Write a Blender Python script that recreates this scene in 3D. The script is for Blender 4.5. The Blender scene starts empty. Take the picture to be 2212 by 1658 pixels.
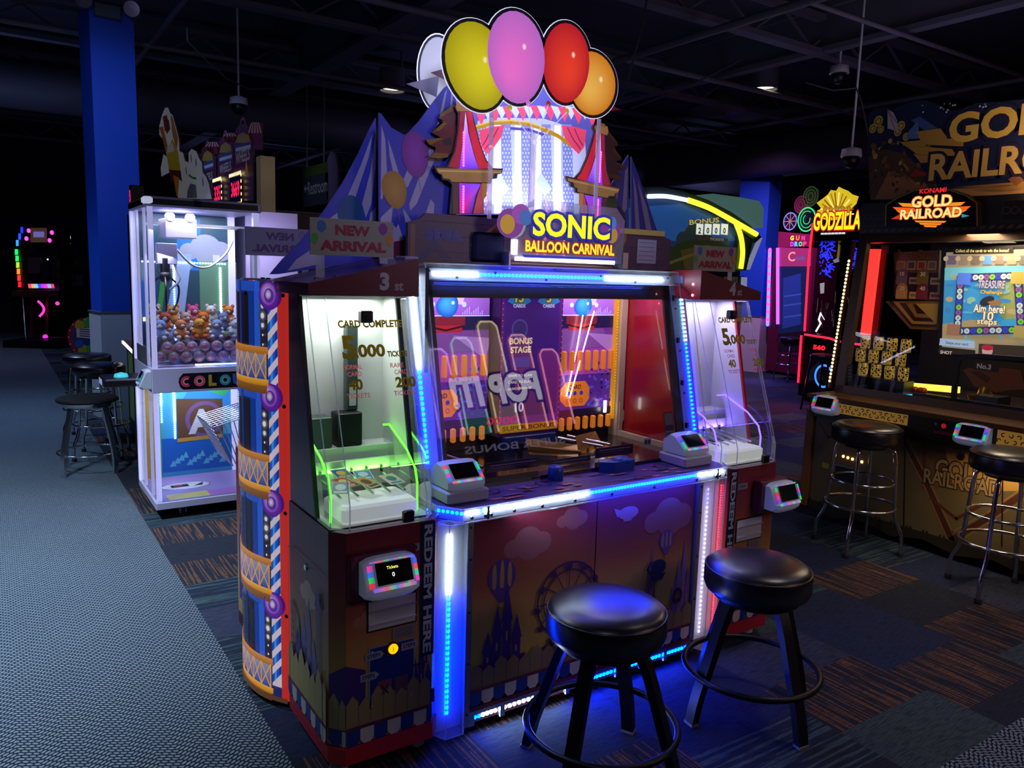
import bpy, math, random
import numpy as np
from mathutils import Vector, Matrix
random.seed(7)
SC = bpy.context.scene
COLL = SC.collection
sin, cos, pi = math.sin, math.cos, math.pi
# ------------------------------------------------------------------ camera
IW, IH = 2212, 1658
CAM = Vector((0, 0, 1.72)); FPX = 1689.14
YAW, PITCH, ROLL = math.radians(33.836), math.radians(7.9635), math.radians(-1.7043)
_f = Vector((sin(YAW)*cos(PITCH), cos(YAW)*cos(PITCH), -sin(PITCH)))
_r = Vector((cos(YAW), -sin(YAW), 0)); _d = _f.cross(_r)
_r2 = cos(ROLL)*_r + sin(ROLL)*_d; _d2 = -sin(ROLL)*_r + cos(ROLL)*_d
cam = bpy.data.objects.new('camera', bpy.data.cameras.new('camera')); COLL.objects.link(cam)
m = Matrix.Identity(4)
for i in range(3):
    m[i][0] = _r2[i]; m[i][1] = -_d2[i]; m[i][2] = -_f[i]; m[i][3] = CAM[i]
cam.matrix_world = m
cam.data.sensor_width = 36; cam.data.lens = FPX/IW*36; cam.data.clip_start = .05; cam.data.clip_end = 200
SC.camera = cam
# ------------------------------------------------------------------ view, world, room light
SC.view_settings.view_transform = 'Standard'; SC.view_settings.look = 'None'
SC.view_settings.exposure = 0.0; SC.view_settings.gamma = 1.0; SC.view_settings.use_curve_mapping = False
cy = SC.cycles
cy.max_bounces = 7; cy.diffuse_bounces = 3; cy.glossy_bounces = 4; cy.transmission_bounces = 4
cy.transparent_max_bounces = 24; cy.sample_clamp_indirect = 2.5; cy.sample_clamp_direct = 0
cy.caustics_reflective = False; cy.caustics_refractive = False; cy.use_light_tree = True
W = bpy.data.worlds.new('room'); SC.world = W; W.use_nodes = True
W.node_tree.nodes['Background'].inputs[0].default_value = (.55, .65, 1, 1)
W.node_tree.nodes['Background'].inputs[1].default_value = .045

def lamp(name, typ, loc, to, power, col, **kw):
    d = bpy.data.lights.new(name, typ); d.energy = power; d.color = col
    for k, v in kw.items(): setattr(d, k, v)
    o = bpy.data.objects.new(name, d); COLL.objects.link(o); o.location = loc
    o.rotation_euler = (Vector(to)-Vector(loc)).to_track_quat('-Z', 'Y').to_euler()
    return o
# unseen overhead spots at guessed places, mostly added to brighten single areas
lamp('overhead_fill', 'SPOT', (-1.1, 4.1, 4.2), (-.8, 4.8, 0), 1350, (.66, .82, 1), spot_size=math.radians(82), spot_blend=1, shadow_soft_size=.25)
lamp('overhead_fill', 'SPOT', (-.8, 9.5, 4.2), (-.8, 9.5, 0), 420, (.45, .62, 1), spot_size=math.radians(95), spot_blend=1, shadow_soft_size=.25)
lamp('overhead_fill', 'SPOT', (7.5, 6.5, 4.2), (7.8, 6.5, 0), 340, (.75, .5, 1), spot_size=math.radians(95), spot_blend=1, shadow_soft_size=.25)
lamp('overhead_fill', 'SPOT', (3.9, 1.6, 4.2), (4.1, 1.9, 0), 115, (.95, .82, .8), spot_size=math.radians(80), spot_blend=1, shadow_soft_size=.25)
lamp('overhead_fill', 'SPOT', (.6, -1.2, 4.2), (1.75, 2.8, 2.25), 250, (.66, .68, 1), spot_size=math.radians(34), spot_blend=1, shadow_soft_size=.3)  # added narrow spot to brighten the topper only

lamp('overhead_fill', 'SPOT', (-.4, -.6, 4.2), (1.1, 2.4, .7), 34, (.8, .82, 1), spot_size=math.radians(50), spot_blend=1, shadow_soft_size=.3)  # added spot to lighten the dim left cabinet front

lamp('overhead_fill', 'SPOT', (-1, 16, 4.2), (-1, 17, 0), 130, (.6, .62, 1), spot_size=math.radians(110), spot_blend=1, shadow_soft_size=.3)  # added for the dark far left, no fixture known there
for _x, _y, _p in ((.5, 14, 60), (9, 12, 60), (14.5, 9, 60), (6.2, 1.5, 26), (-4, 9, 40), (3.2, 6.5, 30)):
    lamp('overhead_fill', 'SPOT', (_x, _y, 4.25), (_x, _y, 0), _p, (.5, .55, 1), spot_size=math.radians(150), spot_blend=1, shadow_soft_size=.3)  # added wide dim spots lift the blacks across the hall
# ------------------------------------------------------------------ pixels <-> planes of known depth
def ray(x, y): return _r2*((x-IW/2)/FPX) + _d2*((y-IH/2)/FPX) + _f
def aty(x, y, Y): d = ray(x, y); return CAM + d*((Y-CAM.y)/d.y)
def atx(x, y, X): d = ray(x, y); return CAM + d*((X-CAM.x)/d.x)
def atz(x, y, z=0): d = ray(x, y); return CAM + d*((z-CAM.z)/d.z)

# ------------------------------------------------------------------ colours and materials
def lin(c): return c/12.92 if c <= .04045 else ((c+.055)/1.055)**2.4
def C(h):
    if isinstance(h, str):
        h = h.lstrip('#'); return tuple(lin(int(h[i:i+2], 16)/255) for i in (0, 2, 4))
    return h
MATS = {}
def M(name, col=(.5, .5, .5), rough=.5, metal=0, emit=None, es=0, spec=.5, coat=0, bump=None):
    if name in MATS: return MATS[name]
    m = bpy.data.materials.new(name); m.use_nodes = True; b = m.node_tree.nodes['Principled BSDF']
    b.inputs['Base Color'].default_value = (*C(col), 1); b.inputs['Roughness'].default_value = rough
    b.inputs['Metallic'].default_value = metal; b.inputs['Specular IOR Level'].default_value = spec
    b.inputs['Coat Weight'].default_value = coat
    if emit is not None:
        b.inputs['Emission Color'].default_value = (*C(emit), 1); b.inputs['Emission Strength'].default_value = es
    if bump:
        nt = m.node_tree; n = nt.nodes.new('ShaderNodeTexNoise'); n.inputs['Scale'].default_value = bump[0]
        bm = nt.nodes.new('ShaderNodeBump'); bm.inputs['Strength'].default_value = bump[1]; bm.inputs['Distance'].default_value = .004
        nt.links.new(n.outputs[0], bm.inputs['Height']); nt.links.new(bm.outputs[0], b.inputs['Normal'])
    MATS[name] = m; return m
def PRT(es=0, rough=.38):
    """printed or painted surface: colour from the print, and backlit prints and screens give off that colour"""
    k = 'print_%g_%g' % (es, rough)
    if k in MATS: return MATS[k]
    m = M(k, rough=rough); nt = m.node_tree; b = nt.nodes['Principled BSDF']
    a = nt.nodes.new('ShaderNodeVertexColor'); a.layer_name = 'Col'
    nt.links.new(a.outputs[0], b.inputs['Base Color'])
    if es:
        nt.links.new(a.outputs[0], b.inputs['Emission Color']); b.inputs['Emission Strength'].default_value = es
    return m
def GLASS(name, tint=(.97, .98, 1), gloss=1.0, rough=.015, haze=0, hazecol=(.8, .8, .9)):
    if name in MATS: return MATS[name]
    m = bpy.data.materials.new(name); m.use_nodes = True; nt = m.node_tree; nt.nodes.clear()
    o = nt.nodes.new('ShaderNodeOutputMaterial'); t = nt.nodes.new('ShaderNodeBsdfTransparent'); t.inputs[0].default_value = (*tint, 1)
    g = nt.nodes.new('ShaderNodeBsdfGlossy'); g.inputs['Roughness'].default_value = rough
    fr = nt.nodes.new('ShaderNodeFresnel'); fr.inputs[0].default_value = 1.45
    mu = nt.nodes.new('ShaderNodeMath'); mu.operation = 'MULTIPLY'; mu.inputs[1].default_value = gloss; mu.use_clamp = True
    mx = nt.nodes.new('ShaderNodeMixShader'); nt.links.new(fr.outputs[0], mu.inputs[0]); nt.links.new(mu.outputs[0], mx.inputs[0])
    nt.links.new(t.outputs[0], mx.inputs[1]); nt.links.new(g.outputs[0], mx.inputs[2])
    last = mx
    if haze:
        d = nt.nodes.new('ShaderNodeBsdfDiffuse'); d.inputs[0].default_value = (*hazecol, 1)
        tl = nt.nodes.new('ShaderNodeBsdfTranslucent'); tl.inputs[0].default_value = (*hazecol, 1)
        ad = nt.nodes.new('ShaderNodeMixShader'); ad.inputs[0].default_value = .5
        nt.links.new(d.outputs[0], ad.inputs[1]); nt.links.new(tl.outputs[0], ad.inputs[2])
        m2 = nt.nodes.new('ShaderNodeMixShader'); m2.inputs[0].default_value = haze
        nt.links.new(mx.outputs[0], m2.inputs[1]); nt.links.new(ad.outputs[0], m2.inputs[2]); last = m2
    nt.links.new(last.outputs[0], o.inputs[0]); MATS[name] = m; return m
def EM(name, col, es): return M(name, (.02, .02, .02), .5, emit=col, es=es)
LEDW = EM('led_white', (.62, .80, 1.0), 78); LEDB = EM('led_blue', (.0, .022, 1.0), 250)
LEDC = EM('led_cyan', (.15, .6, 1), 40)
def DECAL():
    """print on clear sheet: the ink takes light from the front and lets light from behind through"""
    if 'decal_ink' in MATS: return MATS['decal_ink']
    m = bpy.data.materials.new('decal_ink'); m.use_nodes = True; nt = m.node_tree; nt.nodes.clear(); o = nt.nodes.new('ShaderNodeOutputMaterial'); a = nt.nodes.new('ShaderNodeVertexColor'); a.layer_name = 'Col'
    d = nt.nodes.new('ShaderNodeBsdfDiffuse'); t = nt.nodes.new('ShaderNodeBsdfTranslucent'); x = nt.nodes.new('ShaderNodeMixShader'); x.inputs[0].default_value = .65
    nt.links.new(a.outputs[0], d.inputs[0]); nt.links.new(a.outputs[0], t.inputs[0]); nt.links.new(d.outputs[0], x.inputs[1]); nt.links.new(t.outputs[0], x.inputs[2]); nt.links.new(x.outputs[0], o.inputs[0]); MATS['decal_ink'] = m; return m
ACR = GLASS('acrylic', gloss=.55); LCOV = GLASS('light_cover', gloss=.5, haze=.10, hazecol=(.9, .92, 1)); PANE = GLASS('window_glass', gloss=1.0); EDGE = GLASS('acrylic_edge', gloss=.8, haze=.45)
ALU = M('aluminium', '#a9abb3', .35, .85); CHROME = M('chrome', '#dcdee4', .15, 1); BLK = M('black_plastic', '#0b0b0e', .4)
WHT = M('white_plastic', '#d8d8dc', .4); SCREW = M('screw', '#55575c', .3, 1); BMET = M('black_metal', '#101116', .42, .3)
RUB = M('rubber', '#15151a', .7); CWH = M('white_panel', '#e4e2e2', .5)

# ------------------------------------------------------------------ mesh builder
class MB:
    def __init__(s, mat=None, col=(1, 1, 1)): s.v = []; s.f = []; s.fm = []; s.fc = []; s.sm = []; s.mats = []; s.mat = mat; s.col = col
    def mi(s, m):
        m = m or s.mat or BLK
        if m not in s.mats: s.mats.append(m)
        return s.mats.index(m)
    def face(s, pts, mat=None, col=None, cols=None, smooth=False):
        n = len(s.v); s.v += [tuple(p) for p in pts]; s.f.append(tuple(range(n, n+len(pts)))); s.fm.append(s.mi(mat)); s.sm.append(smooth)
        c = C(col if col is not None else s.col); s.fc.append(cols if cols else [c]*len(pts))
    def add(s, vs, fs, mat=None, col=None, smooth=False):
        n = len(s.v); s.v += [tuple(p) for p in vs]; k = s.mi(mat); c = C(col if col is not None else s.col)
        for f in fs: s.f.append(tuple(i+n for i in f)); s.fm.append(k); s.fc.append([c]*len(f)); s.sm.append(smooth)
        return s
    def box(s, x0, x1, y0, y1, z0, z1, mat=None, col=None):
        v = [(x, y, z) for z in (z0, z1) for y in (y0, y1) for x in (x0, x1)]
        return s.add(v, [(0, 2, 3, 1), (4, 5, 7, 6), (0, 1, 5, 4), (2, 6, 7, 3), (0, 4, 6, 2), (1, 3, 7, 5)], mat, col)
    def bbox(s, x0, x1, y0, y1, z0, z1, b=.004, mat=None, col=None):
        """box with chamfered vertical edges and top"""
        def ring(i, z): return [(x0+i+b, y0+i, z), (x1-i-b, y0+i, z), (x1-i, y0+i+b, z), (x1-i, y1-i-b, z), (x1-i-b, y1-i, z), (x0+i+b, y1-i, z), (x0+i, y1-i-b, z), (x0+i, y0+i+b, z)]
        r = [ring(b, z0), ring(0, z0+b), ring(0, z1-b), ring(b, z1)]
        v = sum(r, []); f = [tuple(range(7, -1, -1)), tuple(range(24, 32))]
        for k in range(3):
            for i in range(8): j = (i+1) % 8; f.append((k*8+i, k*8+j, k*8+8+j, k*8+8+i))
        return s.add(v, f, mat, col)
    def beam(s, p0, p1, w, h, up=(0, 0, 1), mat=None, col=None):
        p0 = Vector(p0); p1 = Vector(p1); d = (p1-p0).normalized(); a = d.cross(Vector(up))
        if a.length < 1e-4: a = d.cross(Vector((0, 1, 0)))
        a.normalize(); b = a.cross(d); a *= w/2; b *= h/2
        v = [p+sa*a+sb*b for p in (p0, p1) for sa, sb in ((-1, -1), (1, -1), (1, 1), (-1, 1))]
        return s.add(v, [(3, 2, 1, 0), (4, 5, 6, 7), (0, 1, 5, 4), (1, 2, 6, 5), (2, 3, 7, 6), (3, 0, 4, 7)], mat, col)
    def tube(s, pts, r, n=10, closed=False, mat=None, col=None, rs=None, cap=True, flat=None):
        pts = [Vector(p) for p in pts]; N = len(pts); up = None; vs = []
        for i, p in enumerate(pts):
            a = pts[(i-1) % N] if (closed or i > 0) else p; b = pts[(i+1) % N] if (closed or i < N-1) else p
            t = (b-a).normalized()
            if up is None: up = t.cross(Vector((0, 0, 1))); up = up if up.length > .05 else t.cross(Vector((0, 1, 0)))
            up = (up - t*up.dot(t)).normalized(); w = t.cross(up); rr = rs[i] if rs else r
            for k in range(n):
                q = 2*pi*k/n; vs.append(p + up*(cos(q)*rr) + w*(sin(q)*rr*(flat or 1)))
        fs = []
        for i in range(N if closed else N-1):
            j = (i+1) % N
            for k in range(n): l = (k+1) % n; fs.append((i*n+k, i*n+l, j*n+l, j*n+k))
        s.add(vs, fs, mat, col, True)
        if cap and not closed:
            s.face([vs[k] for k in range(n-1, -1, -1)], mat, col); s.face([vs[(N-1)*n+k] for k in range(n)], mat, col)
        return s
    def cyl(s, p0, p1, r, r2=None, n=20, mat=None, col=None, smooth=True, cap=True):
        return s.tube([p0, p1], r, n, False, mat, col, [r, r if r2 is None else r2], cap)
    def lathe(s, prof, c=(0, 0, 0), n=32, mat=None, col=None, smooth=True):
        vs = []; fs = []
        for r, z in prof:
            for k in range(n): q = 2*pi*k/n; vs.append((c[0]+r*cos(q), c[1]+r*sin(q), c[2]+z))
        for i in range(len(prof)-1):
            for k in range(n): l = (k+1) % n; fs.append((i*n+k, i*n+l, (i+1)*n+l, (i+1)*n+k))
        s.add(vs, fs, mat, col, smooth)
        if prof[0][0] > 1e-4: s.face([vs[k] for k in range(n-1, -1, -1)], mat, col)
        if prof[-1][0] > 1e-4: s.face(vs[-n:], mat, col)
        return s
    def ball(s, c, r, n=12, mat=None, col=None, sc=(1, 1, 1), rot=None):
        vs = []; fs = []; h = n//2
        for i in range(h+1):
            t = pi*i/h
            for k in range(n):
                q = 2*pi*k/n; p = Vector((sin(t)*cos(q)*sc[0]*r, sin(t)*sin(q)*sc[1]*r, cos(t)*sc[2]*r))
                if rot: p = rot @ p
                vs.append(Vector(c)+p)
        for i in range(h):
            for k in range(n): l = (k+1) % n; fs.append((i*n+k, (i+1)*n+k, (i+1)*n+l, i*n+l))
        return s.add(vs, fs, mat, col, True)
    def prism(s, poly, z0, z1, mat=None, col=None):
        """plan polygon (counter-clockwise seen from above) raised from z0 to z1"""
        n = len(poly); s.face([(x, y, z0) for x, y in reversed(poly)], mat, col); s.face([(x, y, z1) for x, y in poly], mat, col)
        for i in range(n):
            a, b = poly[i], poly[(i+1) % n]; s.face([(*a, z0), (*b, z0), (*b, z1), (*a, z1)], mat, col)
        return s
    def dots(s, p0, p1, n, r, nrm, mats):
        """a row of n small domed lamps; mats(i) gives each one's material"""
        p0 = Vector(p0); p1 = Vector(p1); nr = Vector(nrm).normalized(); a = nr.cross(Vector((.3, .2, .9))).normalized(); b = nr.cross(a)
        for i in range(n):
            c = p0.lerp(p1, i/max(1, n-1)); vs = [c+nr*r*.7]; fs = []
            for k in range(6): q = pi*k/3; vs.append(c+(a*cos(q)+b*sin(q))*r)
            for k in range(6): fs.append((0, 1+k, 1+(k+1) % 6))
            s.add(vs, fs, mats(i) if callable(mats) else mats)
        return s
    def pieces(s):
        """the face lists of this mesh's far-apart pieces, so that each is linked as an object of its own"""
        par = list(range(len(s.v)))
        def root(i):
            while par[i] != i: par[i] = par[par[i]]; i = par[i]
            return i
        for f in s.f:
            a = root(f[0])
            for i in f[1:]:
                b = root(i)
                if a != b: par[b] = a
        isl = {}
        for k, f in enumerate(s.f): isl.setdefault(root(f[0]), []).append(k)
        L = list(isl.values())
        if not 1 < len(L) <= 700: return [list(range(len(s.f)))]
        lo = []; hi = []
        for fs in L:
            P = [s.v[i] for k in fs for i in s.f[k]]; lo.append([min(p[a] for p in P) for a in range(3)]); hi.append([max(p[a] for p in P) for a in range(3)])
        lo = np.array(lo); hi = np.array(hi); size = (hi-lo).max(1)
        gap = np.maximum(0, np.maximum(lo[:, None]-hi[None], lo[None]-hi[:, None])); near = np.sqrt((gap**2).sum(2)) <= np.maximum(.0199, .5*np.maximum(size[:, None], size[None]))
        lab = -np.ones(len(L), int); n = 0
        for i in range(len(L)):
            if lab[i] >= 0: continue
            st = [i]; lab[i] = n
            while st:
                j = st.pop()
                for q in np.nonzero(near[j] & (lab < 0))[0]: lab[q] = n; st.append(q)
            n += 1
        out = [[] for _ in range(n)]
        for i, fs in enumerate(L): out[lab[i]] += fs
        return sorted(out, key=len, reverse=True)
    def build(s, name, parent=None, off=None, bevel=0, split=True):
        if parent and split and not any(w in name for w in ('trim_', 'through')):
            ps = s.pieces()
            if len(ps) > 1:
                obs = []
                for fs in ps:
                    m = MB(s.mat); m.mats = s.mats; used = sorted({i for k in fs for i in s.f[k]}); ix = {i: j for j, i in enumerate(used)}
                    m.v = [s.v[i] for i in used]; m.f = [tuple(ix[i] for i in s.f[k]) for k in fs]; m.fm = [s.fm[k] for k in fs]; m.fc = [s.fc[k] for k in fs]; m.sm = [s.sm[k] for k in fs]
                    obs.append(m.build(name, parent, off, bevel, False))
                return obs[0]
        if off is None: off = parent['_o'] if parent and '_o' in parent.keys() else (0, 0, 0)
        me = bpy.data.meshes.new(name); me.from_pydata([(x-off[0], y-off[1], z-off[2]) for x, y, z in s.v], [], s.f)
        for m in s.mats: me.materials.append(m)
        ca = me.color_attributes.new('Col', 'FLOAT_COLOR', 'CORNER'); flat = []
        for c in s.fc:
            for q in c: flat += [q[0], q[1], q[2], 1]
        ca.data.foreach_set('color', flat)
        me.polygons.foreach_set('material_index', s.fm); me.polygons.foreach_set('use_smooth', s.sm); me.update()
        o = bpy.data.objects.new(name, me); COLL.objects.link(o)
        if parent: o.parent = parent; o['_o'] = list(off)
        if bevel:
            b = o.modifiers.new('edge', 'BEVEL'); b.width = bevel; b.segments = 2; b.limit_method = 'ANGLE'
        return o

def tag(o, label=None, cat=None, group=None, kind=None):
    for k, v in (('label', label), ('category', cat), ('group', group), ('kind', kind)):
        if v: o[k] = v
    return o
def thing(name, label, cat, loc=(0, 0, 0), group=None, rz=0):
    o = bpy.data.objects.new(name, None); COLL.objects.link(o); o.location = loc; o.rotation_euler = (0, 0, rz); o.empty_display_size = .1
    o['_o'] = list(loc) if rz == 0 else [0, 0, 0]
    return tag(o, label, cat, group)
def single(mb, name, label, cat, loc, group=None):
    """a thing that is one mesh, its origin at its base"""
    o = mb.build(name, None, loc); o.location = loc; return tag(o, label, cat, group)
def copy_tree(o, parent=None):
    c = o.copy(); COLL.objects.link(c)
    if parent: c.parent = parent
    for ch in o.children: copy_tree(ch, c)
    return c

# ------------------------------------------------------------------ lettering
_TX = {}
def glyphs(body, bold=0.0, shear=0.0):
    k = (body, bold, shear)
    if k not in _TX:
        cu = bpy.data.curves.new('lettering', 'FONT'); cu.body = body; cu.size = 1; cu.offset = bold; cu.shear = shear; cu.resolution_u = 3
        o = bpy.data.objects.new('lettering', cu); me = o.to_mesh()
        _TX[k] = ([(v.co.x, v.co.y) for v in me.vertices], [tuple(p.vertices) for p in me.polygons]); o.to_mesh_clear()
        bpy.data.objects.remove(o); bpy.data.curves.remove(cu)
    return _TX[k]

class Art:
    """flat artwork printed on a plane: a runs along u, b along v, each call lies a hair above the last"""
    def __init__(s, mb, o, u, v, mat=None, step=.00012, h=.0006):
        s.mb = mb; s.o = Vector(o); s.u = Vector(u).normalized(); s.v = Vector(v).normalized(); s.n = s.u.cross(s.v); s.mat = mat or PRT(); s.h = h; s.step = step
    def pt(s, a, b, h=None): return s.o + s.u*a + s.v*b + s.n*(s.h if h is None else h)
    def px(s, x, y): d = ray(x, y); t = (s.o-CAM).dot(s.n)/d.dot(s.n); p = CAM+d*t-s.o; return (p.dot(s.u), p.dot(s.v))
    def up(s): s.h += s.step
    def poly(s, pts, col, mat=None, cols=None):
        s.mb.face([s.pt(*p) for p in pts], mat or s.mat, col, [C(c) for c in cols] if cols else None); s.up()
    def pxpoly(s, pts, col, mat=None): s.poly([s.px(*p) for p in pts], col, mat)
    def rect(s, a0, b0, a1, b1, col, mat=None, col2=None):
        s.poly([(a0, b0), (a1, b0), (a1, b1), (a0, b1)], col, mat, [col, col, col2, col2] if col2 else None)
    def ell(s, a, b, ra, rb, col, mat=None, edge=None, off=(0, 0), n=28, rot=0, egg=0):
        ring = []
        for k in range(n):
            q = 2*pi*k/n; x = ra*cos(q)*(1+egg*sin(q)); y = rb*sin(q); ring.append((a+x*cos(rot)-y*sin(rot), b+x*sin(rot)+y*cos(rot)))
        if edge is None: s.poly(ring, col, mat); return
        c0, c1 = C(col), C(edge); ca, cb = a+off[0], b+off[1]; K = 5
        for j in range(K):
            t0, t1 = j/K, (j+1)/K
            L = lambda t: tuple(c0[i]*(1-t**1.4)+c1[i]*t**1.4 for i in range(3))
            for k in range(n):
                l = (k+1) % n
                P = lambda t, w: s.pt(ca+(ring[w][0]-ca)*t, cb+(ring[w][1]-cb)*t)
                if j == 0: s.mb.face([P(0, k), P(t1, k), P(t1, l)], mat or s.mat, None, [L(0), L(t1), L(t1)])
                else: s.mb.face([P(t0, k), P(t1, k), P(t1, l), P(t0, l)], mat or s.mat, None, [L(t0), L(t1), L(t1), L(t0)])
        s.up()
    def ring(s, a, b, r, w, col, mat=None, rb=None, n=32, a0=0, a1=2*pi):
        rb = rb or r; P = lambda q, k: s.pt(a+(r-k)*cos(q), b+(rb-k)*sin(q))
        for i in range(n):
            q0, q1 = a0+(a1-a0)*i/n, a0+(a1-a0)*(i+1)/n; s.mb.face([P(q0, w), P(q0, 0), P(q1, 0), P(q1, w)], mat or s.mat, col)
        s.up()
    def line(s, pts, w, col, mat=None):
        for i in range(len(pts)-1):
            a, b = Vector(pts[i]), Vector(pts[i+1]); d = (b-a)
            if d.length < 1e-6: continue
            d.normalize(); nn = Vector((-d.y, d.x))*w/2; e = d*w*.3
            s.mb.face([s.pt(*(a-e-nn)), s.pt(*(b+e-nn)), s.pt(*(b+e+nn)), s.pt(*(a-e+nn))], mat or s.mat, col)
        s.up()
    def cut(s, pts, thick, col, side=None, mat=None, smat=None):
        """board cut to an outline, its front on the plane, its thickness behind"""
        A = sum(pts[i][0]*pts[(i+1) % len(pts)][1]-pts[(i+1) % len(pts)][0]*pts[i][1] for i in range(len(pts)))
        if A < 0: pts = pts[::-1]
        sd = side if side is not None else col; n = len(pts)
        s.mb.face([s.pt(a, b, 0) for a, b in pts], mat or s.mat, col); s.mb.face([s.pt(a, b, -thick) for a, b in reversed(pts)], smat or PRT(), sd)
        for i in range(n):
            p, q = pts[i], pts[(i+1) % n]; s.mb.face([s.pt(*p, -thick), s.pt(*q, -thick), s.pt(*q, 0), s.pt(*p, 0)], smat or PRT(), sd)
    def text(s, body, a, b, h, col, w=None, bold=.012, out=None, outcol=None, align='l', mat=None, shear=0, rot=0, thick=0, outmat=None):
        """body with its capital height h and its lower left (or centre: align c) at a, b; w squeezes it to a width"""
        v0, f0 = glyphs(body, bold, shear)
        if not v0: return
        x0, x1 = min(p[0] for p in v0), max(p[0] for p in v0); y0, y1 = min(p[1] for p in v0), max(p[1] for p in v0)
        sy = h/(y1-y0); sx = w/(x1-x0) if w else sy; ww = (x1-x0)*sx
        ax = a-(ww/2 if align == 'c' else ww if align == 'r' else 0)
        cr, sr = cos(rot), sin(rot)
        def put(vs, fs, c, mt):
            q = []
            for x, y in vs:
                da, db = (x-x0)*sx+ax-a, (y-y0)*sy; q.append(s.pt(a+da*cr-db*sr, b+da*sr+db*cr))
            s.mb.add(q, fs, mt or mat or s.mat, c); s.up()
        if out: put(*glyphs(body, bold+out, shear), outcol, outmat)
        put(v0, f0, col, mat)
def mix(a, b, t): a, b = C(a), C(b); return tuple(a[i]*(1-t)+b[i]*t for i in range(3))
# ================================================================== the hall
def nodes(mat):
    nt = mat.node_tree
    def N(t, **kw):
        n = nt.nodes.new(t)
        for k, v in kw.items():
            if k.startswith('i'):
                s = n.inputs[int(k[1:])]
                if isinstance(v, bpy.types.NodeSocket): nt.links.new(v, s)
                else: s.default_value = v
            else: setattr(n, k, v)
        return n
    def MA(op, a, b=0, c=0): return N('ShaderNodeMath', operation=op, i0=a, i1=b, i2=c).outputs[0]
    def MX(f, a, b):
        n = nt.nodes.new('ShaderNodeMix'); n.data_type = 'RGBA'
        for s, v in ((n.inputs[0], f), (n.inputs[6], a), (n.inputs[7], b)):
            if isinstance(v, bpy.types.NodeSocket): nt.links.new(v, s)
            else: s.default_value = (*v, 1) if isinstance(v, tuple) and len(v) == 3 else v
        return n.outputs[2]
    return nt, N, MA, MX
def carpet_grey():
    m = M('grey_loop_carpet', rough=.95, spec=.1); nt, N, MA, MX = nodes(m); b = nt.nodes['Principled BSDF']
    g = N('ShaderNodeNewGeometry'); s = N('ShaderNodeSeparateXYZ', i0=g.outputs['Position'])
    x, y = s.outputs[0], s.outputs[1]
    z = MA('PINGPONG', x, .068); y2 = MA('ADD', y, MA('MULTIPLY', z, .55))
    ry = MA('DIVIDE', y2, .0175); row = MA('FLOOR', ry); v = MA('SUBTRACT', MA('FRACT', ry), .5)
    ux = MA('ADD', MA('DIVIDE', x, .0225), MA('MULTIPLY', row, .5)); u = MA('SUBTRACT', MA('FRACT', ux), .5)
    d = MA('SQRT', MA('ADD', MA('MULTIPLY', u, u), MA('MULTIPLY', MA('MULTIPLY', v, v), 1.25)))
    f = N('ShaderNodeMapRange', i0=d, i1=.34, i2=.50, i3=0.0, i4=1.0).outputs[0]
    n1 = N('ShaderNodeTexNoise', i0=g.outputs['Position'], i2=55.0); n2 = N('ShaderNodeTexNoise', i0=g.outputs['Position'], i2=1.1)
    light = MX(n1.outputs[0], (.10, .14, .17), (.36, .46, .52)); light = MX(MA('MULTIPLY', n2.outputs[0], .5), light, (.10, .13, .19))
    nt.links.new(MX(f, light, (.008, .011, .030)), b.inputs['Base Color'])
    bm = N('ShaderNodeBump', i0=.5, i1=.004); nt.links.new(MA('SUBTRACT', 1, f), bm.inputs['Height']); nt.links.new(bm.outputs[0], b.inputs['Normal'])
    return m
def carpet_tiles():
    m = M('patterned_carpet_tiles', rough=.95, spec=.1); nt, N, MA, MX = nodes(m); b = nt.nodes['Principled BSDF']
    g = N('ShaderNodeNewGeometry'); s = N('ShaderNodeSeparateXYZ', i0=g.outputs['Position']); x, y = s.outputs[0], s.outputs[1]
    i = MA('FLOOR', MA('DIVIDE', MA('SUBTRACT', x, .8), .62)); j = MA('FLOOR', MA('DIVIDE', MA('ADD', y, MA('MULTIPLY', MA('MODULO', i, 2), .19)), .36))
    wn = N('ShaderNodeTexWhiteNoise', noise_dimensions='2D', i0=N('ShaderNodeCombineXYZ', i0=i, i1=j).outputs[0]); r = wn.outputs['Value']
    # bar-code stripes, along the depth (orange) and across (teal)
    def stripes(a, c, fa, fc, lo):
        n = N('ShaderNodeTexNoise', noise_dimensions='2D', i0=N('ShaderNodeCombineXYZ', i0=MA('MULTIPLY', a, fa), i1=MA('MULTIPLY', c, fc)).outputs[0], i2=1.0, i3=1.0)
        return MA('GREATER_THAN', n.outputs[0], lo)
    so = stripes(x, y, 75, 2.2, .55); st = stripes(y, x, 62, 1.6, .53)
    fine = N('ShaderNodeTexNoise', noise_dimensions='2D', i0=N('ShaderNodeCombineXYZ', i0=MA('MULTIPLY', x, 14), i1=MA('MULTIPLY', y, 220)).outputs[0], i2=1.0).outputs[0]
    or_ = MX(so, (.022, .028, .045), (.16, .078, .046)); te = MX(st, (.022, .032, .060), (.060, .105, .12))
    col = MX(MA('GREATER_THAN', r, .19), or_, te)
    col = MX(MA('GREATER_THAN', r, .44), col, (.024, .034, .085)); col = MX(MA('GREATER_THAN', r, .62), col, (.050, .078, .092))
    col = MX(MA('GREATER_THAN', r, .78), col, (.026, .030, .048)); col = MX(MA('GREATER_THAN', r, .91), col, (.045, .055, .10))
    col = MX(MA('MULTIPLY', MA('GREATER_THAN', fine, .53), .5), col, (.012, .014, .022))
    nt.links.new(col, b.inputs['Base Color']); return m
f = MB(); GC, PC = carpet_grey(), carpet_tiles()
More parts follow.
